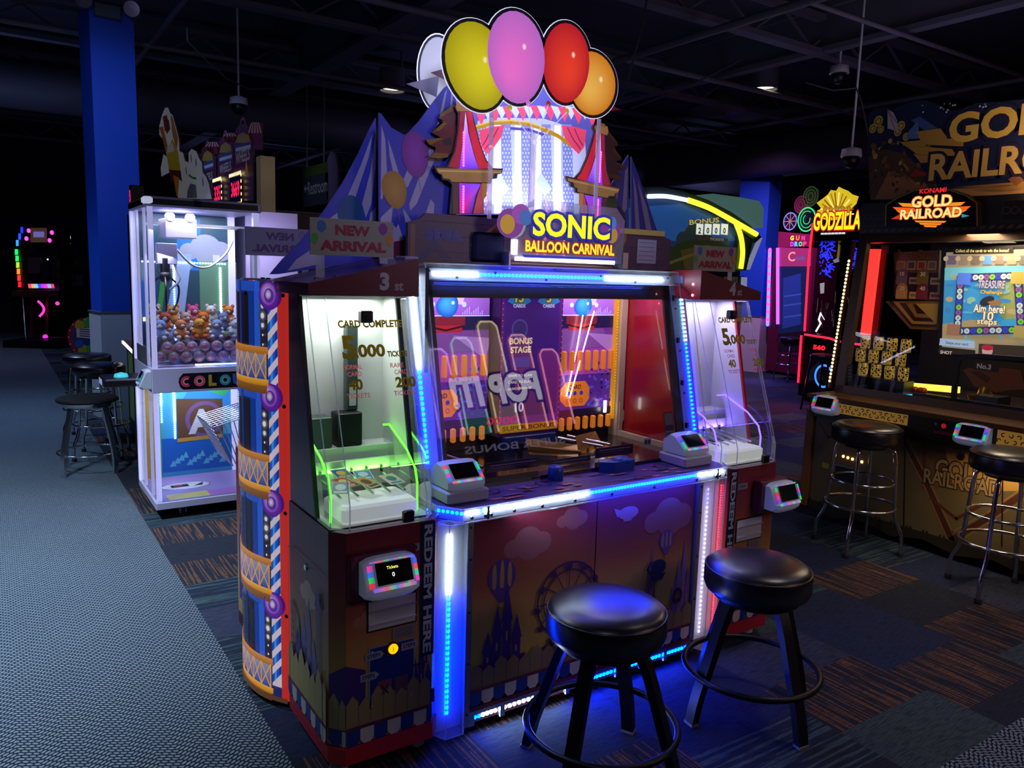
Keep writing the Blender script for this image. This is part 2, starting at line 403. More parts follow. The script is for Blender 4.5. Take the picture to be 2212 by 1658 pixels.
f.face([(-12, -6, 0), (.8, -6, 0), (.8, 24, 0), (-12, 24, 0)], GC); f.face([(.8, -6, 0), (30, -6, 0), (30, 1.29, 0), (.8, 1.29, 0)], GC)
f.face([(.8, 1.29, 0), (30, 1.29, 0), (30, 24, 0), (.8, 24, 0)], PC)
tag(f.build('floor'), kind='structure')
DARK = M('dark_wall_paint', '#3a3a48', .9); DCE = M('black_ceiling_paint', '#3c3d4c', .9); DBM = M('dark_steel_paint', '#5a5a6a', .8)
for nm, q in (('wall_back', (-12, 30, 24, 24.2)), ('wall_front', (-12, 30, -6.2, -6)), ('wall_left', (-12.2, -12, -6, 24)), ('wall_right', (30, 30.2, -6, 24))):
    tag(MB(DARK).box(*q, 0, 4.9).build(nm), kind='structure')
tag(MB(DCE).box(-12.2, 30.2, -6.2, 24.2, 4.9, 5.1).build('ceiling'), kind='structure')
for k, y in enumerate((-2.2, .9, 3.6, 6.0, 8.6, 11.4, 14.2, 17.4, 20.6)):      # open-web joists across the hall
    b = MB(DBM).box(-12, 30, y-.06, y+.06, 4.72, 4.78).box(-12, 30, y-.07, y+.07, 4.34, 4.40)
    for q in range(42): b.beam((-12+q, y, 4.4), (-11.5+q, y, 4.72), .025, .025); b.beam((-11.5+q, y, 4.72), (-11+q, y, 4.4), .025, .025)
    tag(b.build('trim_%d' % (k+1)), kind='structure')
for k, (x, w) in enumerate(((-5.5, .22), (-1.6, .12), (3.9, .26), (8.2, .14), (13.2, .3), (18.4, .16), (23.5, .22))):   # girders the other way
    tag(MB(DBM).box(x-w/2, x+w/2, -6, 24, 4.36, 4.42).box(x-.02, x+.02, -6, 24, 4.42, 4.84).box(x-w/2, x+w/2, -6, 24, 4.84, 4.9).build('trim_%d' % (k+21)), kind='structure')
PIPE = M('dark_pipe_paint', '#62626f', .6)
for k, (a, b, r) in enumerate((((-12, 7.3, 4.25), (30, 7.3, 4.25), .035), ((-12, 10.2, 4.2), (30, 10.2, 4.2), .03), ((1.7, -6, 4.22), (1.7, 24, 4.22), .03), ((6.2, -6, 4.2), (6.2, 24, 4.2), .04), ((10.6, -6, 4.25), (10.6, 24, 4.25), .03), ((-12, 15.6, 4.2), (30, 15.6, 4.2), .05), ((-12, 4.9, 4.3), (30, 4.9, 4.3), .025), ((15.5, -6, 4.2), (15.5, 24, 4.2), .05))):
    tag(MB(PIPE).cyl(a, b, r, n=10).build('trim_%d' % (k+41)), kind='structure')
DUCT = M('dark_duct_metal', '#4c4c5a', .6)
for k, (a, b, r) in enumerate((((-12, 12.8, 4.05), (30, 12.8, 4.05), .32), ((12, 2, 4.0), (12, 24, 4.0), .36))):
    tag(MB(DUCT).cyl(a, b, r, n=24).build('trim_%d' % (k+51)), kind='structure')
# square columns, painted blue over a pale base
BLUE = M('blue_column_paint', '#0a48c0', .55); BASE = M('pale_column_base', '#b9b7bd', .5)
def column(n, c, w, rz, zb):
    h = w/2; b = MB(BLUE).box(-h, h, -h, h, zb, 4.36).box(-h-.02, h+.02, -h-.02, h+.02, 0, zb, BASE).box(-h-.03, h+.03, -h-.03, h+.03, zb, zb+.02, ALU)
    o = b.build('column_%d' % n, None, (0, 0, 0)); o.location = (c[0], c[1], 0); o.rotation_euler.z = rz; tag(o, kind='structure')
pc = CAM + ray(243, 400)*8.55; column(1, pc, .43, math.radians(8), 1.17)
pr = CAM + ray(1641, 450)*15.0; column(2, pr, .58, math.radians(16), 1.05)
lamp('column_lamp', 'SPOT', (.4, 6.3, 4.2), (pc.x, pc.y, 2.2), 210, (.3, .5, 1), spot_size=math.radians(70), spot_blend=1, shadow_soft_size=.2)
lamp('column_lamp', 'SPOT', (pr.x-2.5, pr.y-2, 4.2), (pr.x, pr.y, 1.3), 560, (.85, .42, 1), spot_size=math.radians(70), spot_blend=1, shadow_soft_size=.2)
# grey rounded partition far left
p = MB(M('grey_partition_paint', '#4a4850', .8)); q = [(-8, 0), (-.55, 0)] + [(-.55-.9+.9*cos(t*pi/16), 2.3+.55*sin(t*pi/16)) for t in range(9)] + [(-8, 2.85)]
Art(p, (0, 19, 0), (1, 0, 0), (0, 0, 1)).cut(q, .3, '#3c3b46'); tag(p.build('wall_inner'), kind='structure')

# ---- fixtures overhead
GLOW = EM('lamp_glow', (1, .86, .55), 6)
def downlight(px, lab):
    p = atz(*px, 4.32); t = thing('downlight', lab, 'ceiling light', p, 'recessed ceiling lights')
    MB(DBM).lathe([(.16, .28), (.17, .0), (.19, -.01), (.19, .01), (.18, .3)], p, 24).build('can', t)
    MB(DBM).cyl(p+Vector((.15, 0, .28)), (p.x+.15, p.y, 4.9), .02, n=8).build('hanger_rod', t)
    MB(GLOW).lathe([(.0001, .045), (.155, .04)], p, 24).build('lens', t)
downlight((847, 196), 'lit round ceiling downlight above the left side of the tent topper')
downlight((1650, 193), 'lit round ceiling downlight above the far blue column')
downlight((1556, 414), 'small lit ceiling downlight showing just over the arched game')
def diffuser(px, r, lab):
    p = atz(*px, 4.3); b = MB(DUCT)
    b.lathe([(r*.25, -.05), (r*.28, 0), (r*.45, -.03), (r*.48, .01), (r*.7, -.015), (r*.73, .02), (r, .03), (r, .06), (.12, .3), (.12, .4)], p, 32)
    single(b, 'air_diffuser', lab, 'air vent', p)
diffuser((1552, 246), .46, 'round dark air diffuser in the ceiling right of the orange balloon')
diffuser((638, 272), .4, 'round dark air diffuser in the ceiling above the striped tent')
LENS = M('lamp_reflector', '#c9c9d2', .12, .9)
def twin(c, lab, s=1.0, a=0):
    t = thing('emergency_light', lab, 'emergency light', c)
    MB(M('grey_plastic', '#4b4d59', .5)).bbox(c[0]-.12*s, c[0]+.12*s, c[1]-.05*s, c[1]+.05*s, c[2], c[2]+.13*s).build('housing', t)
    for sx in (-.22, .22):
        q = Vector(c)+Vector((sx*s, -.08*s, .12*s)); d = Vector((sx*.4, -1, -.35)).normalized()
        MB(BLK).cyl(q+d*-.07*s, q, .03*s, .085*s, 18).cyl(q, q+d*.004, .078*s, n=18, mat=LENS).build('lamp_head', t)
twin(CAM+ray(232, 40)*8.1, 'twin-headed emergency light on the beam over the near blue column', 1.0)
twin(CAM+ray(1670, 303)*14.3, 'twin-headed emergency light at the top of the far blue column', .95)
def camera_unit(px, dep, lab):
    c = CAM+ray(*px)*dep; t = thing('security_camera', lab, 'camera', c)
    MB(WHT).cyl(c+Vector((0, 0, .12)), (c.x, c.y, 4.9), .012, n=8).build('stem', t)
    MB(BLK).ball(c, .09, 16).build('dome', t); MB(WHT).lathe([(.11, .03), (.1, .11), (.04, .13)], c, 20).build('housing', t)
camera_unit((1838, 345), 8.5, 'pale ceiling camera hanging left of the big gold game topper')
camera_unit((516, 232), 9.5, 'dark ceiling camera above the slot-style game toppers')
camera_unit((1812, 165), 9, 'dark ceiling camera high above the gold game, beside the bundle of cables')
def cable(pts, lab, r=.008):
    P = [CAM+ray(x, y)*d for x, y, d in pts]; c = [P[0].lerp(P[-1], 0)]
    out = []
    for i in range(len(P)-1):
        for k in range(6): out.append(P[i].lerp(P[i+1], k/6))
    out.append(P[-1]); single(MB(M('cable_grey', '#3a3a44', .6)).tube(out, r, 6), 'ceiling_cable', lab, 'cable', P[0])
cable([(404, 60, 7), (405, 88, 7), (440, 125, 7.2), (490, 170, 7.5), (540, 193, 7.8), (600, 190, 8)], 'slack grey cable drooping under the ceiling between column and tent')
cable([(1605, 110, 8), (1600, 130, 8), (1480, 190, 8), (1360, 235, 8)], 'thin cable sagging under the ceiling right of the balloons')
cable([(1740, 178, 8), (1800, 195, 8), (1850, 190, 8), (1862, 225, 8), (1875, 290, 8)], 'bundled cable hanging left of the gold game topper')
cable([(1397, 0, 5), (1390, 45, 5), (1378, 90, 5), (1352, 190, 5.2), (1340, 215, 5.3)], 'thin cable dangling from the ceiling beside the orange balloon')

# ---- restroom sign
p = CAM+ray(695, 400)*11; lamp('overhead_fill', 'SPOT', (p.x-2.2, p.y-.6, 4.2), p, 45, (.8, .8, 1), spot_size=math.radians(40), spot_blend=1, shadow_soft_size=.15); s = MB(); a = Art(s, p, (0, -1, 0), (0, 0, 1))  # the spot is added to brighten this sign
t = thing('restroom_sign', 'dim green and purple hanging restroom sign left of the tent', 'sign', p)
a.cut([(-.78, -.26), (.25, -.26), (.25, .30), (-.78, .30)], .04, '#2c3540', '#22262e'); a.rect(-.78, .16, .25, .30, '#3a4a22')
a.text('Restroom', -.58, -.10, .19, '#9094a0', w=.80); a.poly([(-.75, 0), (-.66, .06), (-.66, -.06)], '#9094a0'); a.line([(-.68, 0), (-.6, 0)], .03, '#9094a0')
s.build('board', t); s = MB(); a = Art(s, p, (0, -1, 0), (0, 0, 1), h=.004)
a.cut([(.38+.24*cos(k*pi/12), .06+.36*sin(k*pi/12)) for k in range(24)], .03, '#5a5078', '#40385a'); s.build('purple_disc', t)
MB(PIPE).cyl(p+Vector((0, .6, .3)), (p.x, p.y+.6, 4.6), .01, n=6).cyl(p+Vector((0, -.1, .3)), (p.x, p.y-.1, 4.6), .01, n=6).build('hanger', t)
# ================================================================== the balloon card game (main machine)
YF = 2.31; O = (1.995, 2.95, 0)
G = thing('card_game_machine', 'large carnival ticket game with balloon and striped tent topper and blue light strips', 'arcade game', O)
MAR = M('maroon_paint', '#5a1c2b', .35, coat=.3); RED = M('red_paint', '#c32430', .35, coat=.3); BODY = M('dark_maroon_body', '#3d1420', .4)
UX, UZ, UY = (1, 0, 0), (0, 0, 1), (0, -1, 0)
SKY = [(.13, '#a98f5c'), (.30, '#c3a457'), (.45, '#bd8f4d'), (.58, '#a05a3f'), (.72, '#8a3640'), (.90, '#7a2236')]
def sky(a, x0, x1, z1=.875, z0=.13):
    st = [q for q in SKY if z0 <= q[0] < z1]+[(z1, SKY[-1][1])]
    h = a.h
    for (p, c), (q, d) in zip(st, st[1:]): a.h = h; a.rect(x0, p, x1, q, c, col2=d)
PUR = '#4a2f86'
def castle(a, x, z, w, h, col=PUR):
    for dx, ww, hh in ((-.36, .2, .55), (-.16, .2, .8), (.06, .2, 1.0), (.28, .2, .66)):
        x0 = x+dx*w; a.rect(x0, z, x0+ww*w, z+h*hh*.62, col); a.poly([(x0-.03*w, z+h*hh*.6), (x0+(ww+.03)*w, z+h*hh*.6), (x0+ww*w/2, z+h*hh)], col)
        a.rect(x0+ww*w*.4, z+h*hh*.4, x0+ww*w*.6, z+h*hh*.5, '#b79a70')
    a.rect(x-.5*w, z, x+.6*w, z+h*.22, col)
def ferris(a, x, z, r, col):
    a.ring(x, z, r, r*.05, col); a.ring(x, z, r*.8, r*.04, col); a.ring(x, z, r*.16, r*.16, col)
    for k in range(12):
        q = k*pi/6; a.line([(x, z), (x+r*cos(q), z+r*sin(q))], r*.03, col); cx_, cz_ = x+r*cos(q), z+r*sin(q)
        a.ell(cx_, cz_-r*.12, r*.10, r*.09, col, n=12); a.line([(x+r*.8*cos(q), z+r*.8*sin(q)), (x+r*cos(q+.26), z+r*sin(q+.26))], r*.025, col)
    a.line([(x, z), (x-r*.55, z-r*1.35)], r*.07, col); a.line([(x, z), (x+r*.55, z-r*1.35)], r*.07, col)
def hot_air(a, x, z, r, col, c2):
    a.ell(x, z, r, r*1.12, col)
    for k in (-.55, 0, .55): a.ell(x+k*r, z, r*.16, r*(1.05-.3*abs(k)), c2, n=16)
    a.poly([(x-r*.75, z-r*.7), (x+r*.75, z-r*.7), (x+r*.15, z-r*1.6), (x-r*.15, z-r*1.6)], col); a.rect(x-r*.16, z-r*1.95, x+r*.16, z-r*1.68, c2)
def cloud(a, x, z, w, col):
    for dx, dz, r in ((-.34, 0, .18), (0, .1, .28), (.3, .02, .22), (.05, -.06, .24)): a.ell(x+dx*w, z+dz*w, r*w*1.15, r*w, col, n=20)
def pickets(a, x0, x1, z, h, w, col, edge):
    x = x0; k = 0
    while x < x1-w*.3:
        hh = h*(1, .86, 1.12)[k % 3]; xx = min(x+w, x1)
        a.poly([(x, z), (xx, z), (xx, z+hh*.75), ((x+xx)/2, z+hh), (x, z+hh*.75)], col); a.line([(xx, z), (xx, z+hh*.72)], .003, edge); x += w; k += 1
def awning(a, x0, x1, z0=.125, z1=.185, w=.05):
    a.rect(x0, z1, x1, z1+.012, '#6a2a4a'); x = x0; k = 0
    while x < x1-.004:
        e = min(x+w, x1); c = ('#1d3f9a', '#d9d2cf')[k % 2]
        a.poly([(x, z1), (e, z1), (e, z0+.02), (e-(e-x)*.25, z0+.004), (x+(e-x)*.25, z0+.004), (x, z0+.02)], c); x = e; k += 1

def wing_plan(x0, x1, d=0): return [(x0-d, 2.36-d*.5), (x0+.04-d*.5, YF-d), (x1-.045+d*.5, YF-d), (x1+d, 2.36-d*.5), (x1+d, 2.76), (x0-d, 2.76)]
def side_cabinet(x0, x1, left):
    b = MB(MAR); b.prism(wing_plan(x0, x1), .10, .875)
    A = lambda p, q: Art(b, (*p, 0), (q[0]-p[0], q[1]-p[1], 0), UZ)
    P = wing_plan(x0, x1)
    # front
    fr = Art(b, (0, YF, 0), UX, UZ); sky(fr, P[1][0], P[2][0]); fx0, fx1 = P[1][0], P[2][0]
    ch = A(P[0], P[1]); n = (Vector(P[1])-Vector(P[0])).length; sky(ch, 0, n); awning(ch, 0, n); ch.poly([(0, .2), (n, .2), (n, .42), (0, .38)], PUR); pickets(ch, 0, n, .19, .13, n*.6, '#b29a62', '#5a3a60')
    ch2 = A(P[2], P[3]); n = (Vector(P[3])-Vector(P[2])).length; sky(ch2, 0, n); awning(ch2, 0, n)
    cloud(fr, fx0+.09, .56, .12, '#b07a5a'); fr.poly([(fx0, .2), (fx0+.07, .2), (fx0+.07, .39), (fx0, .42)], PUR); castle(fr, fx0+.26, .2, .12, .24)
    pickets(fr, fx0, fx1, .19, .12, .045, '#a08d60', '#4a3058'); awning(fr, fx0, fx1)
    # side
    sd = Art(b, (x0, 0, 0), UY, UZ) if left else Art(b, (x1, 0, 0), (0, 1, 0), UZ)
    a0, a1 = (-2.76, -2.36) if left else (2.36, 2.76)
    sky(sd, a0, a1)
    d0, d1 = (-2.738, -2.392) if left else (2.392, 2.738)
    if left:
        cloud(sd, -2.56, .58, .15, '#d8b89a'); castle(sd, -2.59, .2, .24, .38, '#7d6bb0'); castle(sd, -2.67, .2, .13, .28, PUR)
        sd.ring(-2.73, .42, .09, .010, PUR, a0=0, a1=pi*.5)
        for k in range(9): sd.line([(-2.73, .22+k*.03), (-2.70, .22+k*.03)], .004, PUR)
        sd.line([(-2.70, .2), (-2.70, .5)], .005, PUR); sd.line([(-2.73, .2), (-2.73, .5)], .005, PUR)
        for k in range(12): sd.line([(-2.452, .22+k*.035), (-2.432, .255+k*.035)], .004, PUR); sd.line([(-2.432, .22+k*.035), (-2.452, .255+k*.035)], .004, PUR)
        sd.line([(-2.454, .2), (-2.454, .66)], .004, PUR); sd.line([(-2.430, .2), (-2.430, .66)], .004, PUR); sd.poly([(-2.47, .58), (-2.415, .58), (-2.43, .63), (-2.46, .63)], PUR)
        pickets(sd, a0, a1, .19, .16, .06, '#c3b068', '#5a3a60')
    awning(sd, a0, a1); sd.line([(d0, .135), (d0, .712), (d1, .712), (d1, .135)], .004, '#2a1418')
    o = b.build('side_cabinet', G)
    tag(o, ('maroon to gold printed cabinet with castle skyline' if left else 'maroon to gold printed cabinet at the right end'))
    MB(RED).prism(wing_plan(x0, x1, .006), .065, .125).build('skirt', o)
    MB(CHROME).cyl((x0-.006, 2.575, .681), (x0+.004, 2.575, .681), .011, n=14).build('lock', o) if left else None
    fw = MB(WHT)
    for x, y in ((x0+.05, 2.40), (x1-.06, 2.40)): fw.cyl((x, y, 0), (x, y, .05), .032, n=16).cyl((x, y, .05), (x, y, .07), .02, n=12)
    fw.build('foot', o)
    # front furniture
    s = 1 if left else -1; ox = fx0 if left else fx1
    X = lambda d: ox+s*d
    band = MB(); ba = Art(band, (0, YF, 0), UX, UZ, h=.004)
    x_a, x_b = sorted((X(.27), X(.325))); ba.rect(x_a, .385, x_b, .872, '#12224e')
    ba.text('REDEEM HERE', x_b-.010 if left else x_b-.010, .862, .034, '#b9bdc6', w=.45, bold=.03, rot=-pi/2) if False else None
    v = Art(band, (0, YF, 0), (0, 0, -1), UX, h=.0055); v.text('REDEEM HERE', -.862, x_a+.012, .032, '#b4bac8', w=.465, bold=.035)
    ba.line([((x_a+x_b)/2, .386), ((x_a+x_b)/2, .36), (X(.235), .36)], .006, '#26306a')
    ba.poly([(X(.20)-.0, .775), (X(.265), .775), (X(.265), .803), (X(.20), .803)], '#8d93a8'); ba.text('STEP4', min(X(.208), X(.26)), .781, .015, '#2a2f48', w=.048, bold=.03)
    band.build('redeem_strip', o)
    sl = MB(M('slot_plastic', '#c9cbd4', .25)); x_a, x_b = sorted((X(.078), X(.252)))
    Art(sl, (0, YF, 0), UX, UZ, mat=BLK, h=.003).rect(x_a-.005, .519, x_b+.005, .633, (.01, .01, .01)); y = YF-.0045
    sl.face([(x_a, y, .525), (x_b, y, .525), (x_b, y+.0, .627), (x_a, y, .627)]); sl.face([(x_a, y-.001, .586), (x_b, y-.001, .586), (x_b, y-.012, .60), (x_a, y-.012, .60)]); sl.box(x_a, x_b, y-.006, y, .545, .549)
    sl.build('ticket_slot', o)
    bd = MB(); t = Art(bd, (0, YF, 0), UX, UZ, h=.003); x_a, x_b = sorted((X(.080), X(.252)))
    t.rect(x_a, .24, x_b, .465, '#8f98b4'); t.rect(x_a+.005, .245, x_b-.005, .46, '#15308c')
    for u, c in ((.035, '#8a4a58'), (.098, '#7a4a60')): t.rect(x_a+u, .26, x_a+u+.05, .335, c)
    t.line([(x_a+.047, .285), (x_a+.072, .318)], .004, '#1a1838'); t.line([(x_a+.047, .318), (x_a+.072, .285)], .004, '#1a1838'); t.line([(x_a+.112, .30), (x_a+.122, .288), (x_a+.138, .312)], .003, '#4a3a58')
    for tx, tz, w_ in ((x_a-.012, .42, 'STEP1'), (x_a-.03, .35, 'STEP2'), (x_b-.052, .425, 'STEP3')):
        t.poly([(tx, tz), (tx+.055, tz), (tx+.068, tz+.013), (tx+.055, tz+.027), (tx, tz+.027)], '#9aa2c0'); t.text(w_, tx+.006, tz+.007, .014, '#1c2348', w=.046, bold=.03)
    t.rect(x_b-.085, .475, x_b-.002, .515, '#8a8494')
    for k in range(4): t.line([(x_b-.078, .507-k*.008), (x_b-.012, .507-k*.008)], .002, '#3a3848')
    for u, w_ in ((x_a+.012, .255), (x_b-.012, .255), (x_a+.012, .45)): t.ell(u, w_, .004, .004, '#b0b6cc', n=10)
    bo = bd.build('step_panel', o)
    bx = (x_a+x_b)/2+.0
    MB(BLK).cyl((bx, YF-.002, .445), (bx, YF-.010, .445), .023, n=20).build('button_ring', o)
    MB(EM('orange_button', (1, .28, .0), 2.4)).cyl((bx, YF-.010, .445), (bx, YF-.014, .445), .0175, n=20).build('push_button', o)
    bk = MB(); Art(bk, (0, YF-.0146, 0), UX, UZ, mat=PRT()).text('J', bx-.004, .438, .014, '#201008', bold=.03); bk.build('button_lettering', o)
    return o
RAIN = ['#18e070', '#20c8c0', '#3050ff', '#a030ff', '#ff30a0', '#ff3040', '#30e060', '#3080ff', '#ff40c0', '#20e0a0', '#ff5050', '#4060ff']
def xform(mb, mat, n0=0): mb.v[n0:] = [tuple(mat @ Vector(p)) for p in mb.v[n0:]]
def reader(parent, loc, rz, w=.185, text=None, pod=False, seed=0):
    """swipe-card reader: frosted rainbow-lit housing with a tilted black screen"""
    m = Matrix.Translation(loc) @ Matrix.Rotation(rz, 4, 'Z'); h = w/2; b = MB(M('frosted_reader', '#b4bacb', .3, coat=.4, emit=(.5, .6, .9), es=.06)); n = 9
    prof = [(0, -.005), (-.055, -.005), (-.075, .012), (-.075, .034), (-.038, .118), (-.026, .128), (0, .128)] if not pod else [(.075, 0), (-.07, 0), (-.075, .012), (-.072, .03), (-.005, .085), (.03, .092), (.075, .06)]
    rows = []
    for k in range(n):
        t = k/(n-1)*2-1; s = 1-.18*abs(t)**5 if not pod else 1-.12*abs(t)**4; c0 = .05
        rows.append([(t*h, y*s, c0+(z-c0)*s) for y, z in prof])
    vs = sum(rows, []); L = len(prof); fs = []
    for k in range(n-1):
        for i in range(L): j = (i+1) % L; fs.append((k*L+i, k*L+j, (k+1)*L+j, (k+1)*L+i))
    fs += [tuple(range(L)), tuple(range((n-1)*L, n*L))[::-1]]
    b.add(vs, fs, smooth=False); xform(b, m); o = b.build('card_reader', parent)
    (y0, z0), (y1, z1) = (prof[3], prof[4]); d = Vector((0, y1-y0, z1-z0)); ln = d.length
    s = MB(BLK); a = Art(s, (0, y0, z0), (1, 0, 0), d, mat=BLK, h=.004); a.rect(-h*.62, ln*.18, h*.72, ln*.96, (.01, .01, .01), mat=M('reader_screen', '#05060a', .12))
    if text:
        a.text('Tickets', 0, ln*.70, .010, '#e8e060', align='c', mat=PRT(1.5)); a.text('0', 0, ln*.42, .014, '#e8e8e8', align='c', mat=PRT(1.5))
    xform(s, m); s.build('reader_screen', o)
    g = MB(PRT(.8)); a = Art(g, (0, y0, z0), (1, 0, 0), d, mat=PRT(.8), h=.003); K = 9
    for k in range(K):
        x = -h*.8+k*(h*1.6/K); c, c2 = mix(RAIN[(k+seed) % 12], '#8890a8', .42), mix(RAIN[(k+1+seed) % 12], '#8890a8', .42)
        a.poly([(x, -.002), (x+h*1.6/K, -.002), (x+h*1.6/K, ln*.11), (x, ln*.11)], c, None, [c, c2, c2, c])
        if not pod: a.poly([(x, ln*.99), (x+h*1.6/K, ln*.99), (x+h*1.6/K, ln*1.04), (x, ln*1.04)], c2)
    for k in range(4):
        c = RAIN[(k+3+seed) % 12]; z = ln*.12+k*ln*.2; a.poly([(-h*.93, z), (-h*.72, z), (-h*.72, z+ln*.2), (-h*.93, z+ln*.2)], c, None, [c, mix(c, '#404a60', .6), mix(c, '#404a60', .6), c]); a.poly([(h*.8, z), (h*.93, z), (h*.93, z+ln*.2), (h*.8, z+ln*.2)], RAIN[(k+6+seed) % 12])
    xform(g, m); g.build('light_band', o)
    return o
WL = side_cabinet(.88, 1.287, True); WR = side_cabinet(2.742, 3.115, False)
MB(MAR).bbox(.925, 1.165, YF-.02, YF, .645, .805).build('reader_plate', WL); reader(G, (1.052, YF-.02, .665), 0, .19, True, seed=2)
MB(MAR).bbox(2.915, 3.10, YF-.05, YF, .66, .81).build('reader_plate', WR); reader(G, (3.03, YF-.05, .675), 0, .18, seed=0)
# ---- centre panel
b = MB(BODY); b.box(1.405, 2.56, 2.335, 2.88, .05, .855); a = Art(b, (0, 2.335, 0), UX, UZ); X0, X1 = 1.405, 2.56
sky(a, X0, X1, .85, .11)
cloud(a, 1.66, .70, .20, '#9b5a62'); cloud(a, 1.87, .77, .14, '#96525c'); cloud(a, 2.40, .69, .26, '#a0605c'); a.ell(2.165, .755, .055, .028, '#b07a8a'); a.poly([(2.105, .74), (2.085, .785), (2.125, .77)], '#b07a8a'); a.rect(2.14, .72, 2.185, .735, '#b07a8a')
hot_air(a, 1.545, .60, .062, '#5a3a8a', '#a9845a'); hot_air(a, 2.395, .60, .042, '#6a4a80', '#a9845a'); castle(a, 1.54, .19, .20, .38); castle(a, 2.49, .19, .13, .40, '#8a6aa0'); castle(a, 2.30, .19, .08, .40, '#6a4a70')
ferris(a, 1.86, .45, .155, '#4a2b5c'); a.ell(2.345, .49, .045, .035, '#232a50'); a.line([(2.30, .52), (2.28, .49), (2.31, .46)], .01, '#232a50'); a.poly([(2.30, .46), (2.39, .46), (2.37, .43), (2.32, .43)], '#232a50')
a.ell(2.47, .335, .03, .038, '#46345c'); a.ring(2.47, .335, .03, .006, '#2a2040'); a.ell(2.47, .335, .012, .016, '#8a4a40')
a.poly([(1.70, .26), (1.78, .29), (1.80, .24), (1.74, .215)], '#2b2450'); a.line([(1.64, .26), (1.70, .235), (1.66, .2)], .014, '#2b2450')
pickets(a, X0, X1, .185, .10, .055, '#8d7a58', '#3d2850'); awning(a, X0, X1, .12, .178, .052)
a.rect(X0, .106, X1, .122, '#7a1f30'); a.line([(1.978, .12), (1.978, .85)], .005, '#180c14')
cp = b.build('front_panel', G); tag(cp, 'centre front panel printed with ferris wheel and castles')
# aluminium rails either side and the lit kick rail
r = MB(ALU)
for x in (1.382, 2.562): r.box(x, x+.024, 2.315, 2.345, .05, .853); [r.cyl((x+.012, 2.3155, z), (x+.012, 2.3125, z), .005, n=8, mat=SCREW) for z in (.1, .3, .5, .7, .82)]
r.build('side_rail', G)
r = MB(ALU); r.box(1.405, 2.565, 2.318, 2.335, .088, .106).box(1.405, 1.43, 2.318, 2.335, .045, .088)
SEG = [(1.43, 1.545), (1.565, 1.70), (1.72, 1.86), (1.88, 1.985), (2.005, 2.125), (2.145, 2.265), (2.285, 2.405), (2.425, 2.545)]
for s0, s1 in SEG: r.box(s1, s1+.02, 2.318, 2.335, .045, .088)
kr = r.build('kick_rail', G); l = MB(CWH); l.box(1.43, 2.56, 2.338, 2.341, .045, .088)
for s0, s1 in SEG: l.dots((s0+.012, 2.333, .066), (s1-.012, 2.333, .066), 6, .0085, (0, -1, -.2), lambda i, s0=s0, s1=s1: LEDW if 1.47 < s0+(s1-s0)*i/5 < 1.90 else LEDB)
l.build('light_strip', kr)
# ---- light posts either side
def post(x, name_lab, left):
    pl = [(x, 2.345), (x+.028, 2.287), (x+.10, 2.287), (x+.125, 2.325), (x+.125, 2.345)]; b = MB(CWH)
    b.box(x, x+.125, 2.346, 2.352, .05, .85); bp = b.build('light_post', G); tag(bp, name_lab); c = MB(LCOV)
    for p, q in zip(pl, pl[1:]): c.face([(*p, .05), (*q, .05), (*q, .85), (*p, .85)])
    c.face([(*p, .05) for p in pl][::-1]); c.build('clear_cover', bp); e = MB(EDGE)
    for p in pl[1:4]: e.cyl((*p, .05), (*p, .85), .0025, n=6)
    for p, q in zip(pl, pl[1:]):
        for z in (.05, .85): e.cyl((*p, z), (*q, z), .0025, n=6)
    e.build('cover_edge', bp); l = MB()
    xm = x+.062 if left else x+.05
    l.dots((xm, 2.342, .79), (xm, 2.342, .115), 33, .0062, (0, -1, 0), lambda i: (LEDW if i < 11 else LEDB) if left else (EM('led_soft_violet', (.5, .5, 1), 5) if 3 < i else EM('led_soft_indigo', (.1, .1, 1), 9)))
    l.build('light_strip', bp)
    if not left:
        rr = MB(EM('led_red', (1, .01, .03), 9)); rr.dots((x+.126, 2.335, .80), (x+.126, 2.335, .12), 60, .0045, (-1, -.4, 0), None); rr.build('red_light_strip', bp)
post(1.262, 'left light post under the counter', True); post(2.60, 'right light post under the counter', False)
# ---- counter with lit rim
CP = [(1.285, 2.375), (1.345, 2.292), (2.69, 2.292), (2.735, 2.36), (2.735, 2.60), (1.285, 2.60)]
b = MB(M('counter_side', '#c9c9da', .3)); b.prism(CP, .856, .899); a = Art(b, (0, 0, .899), UX, (0, 1, 0))
a.poly([(1.29, 2.375), (1.348, 2.296), (2.688, 2.296), (2.73, 2.362), (2.73, 2.60), (1.29, 2.60)], '#4b3a86')
random.seed(11)
for k in range(46):
    x, y = random.uniform(1.5, 2.45), random.uniform(2.30, 2.46); c = random.choice(['#c06a78', '#7a4a9c', '#3a2c70', '#5a5ab0', '#b05a86', '#8a6a9a', '#2c2a5c']); w = random.uniform(.02, .09)
    a.poly([(x, y), (x+w, y+.004), (x+w*.8, y+.02), (x-.01, y+.018)], c)
for x in (1.555, 1.80, 2.44): a.ring(x, 2.44, .035, .008, '#241f4c')
for k in range(9): a.line([(2.18+k*.012, 2.315+.004*(k % 3)), (2.188+k*.012, 2.345)], .003, '#2b1f58')
co = b.build('counter', G); tag(co, 'purple printed counter with lit front rim'); l = MB(M('rim_white', '#c8ccdc', .3))
def rimc(i, n): x = i/(n-1); return LEDW if (x < .035 or .055 < x < .42 or x > .885) else LEDB
l.dots((1.36, 2.2905, .884), (2.675, 2.2905, .884), 88, .0055, (0, -1, 0), lambda i: rimc(i, 88)); l.dots((1.29, 2.368, .884), (1.342, 2.296, .884), 6, .006, (-.8, -.58, 0), LEDB)
l.build('light_strip', co); c = MB(GLASS('rim_acrylic', gloss=.5, haze=.16, hazecol=(.85, .88, 1)))
rp = [(1.275, 2.37), (1.34, 2.280), (2.695, 2.280), (2.742, 2.352)]
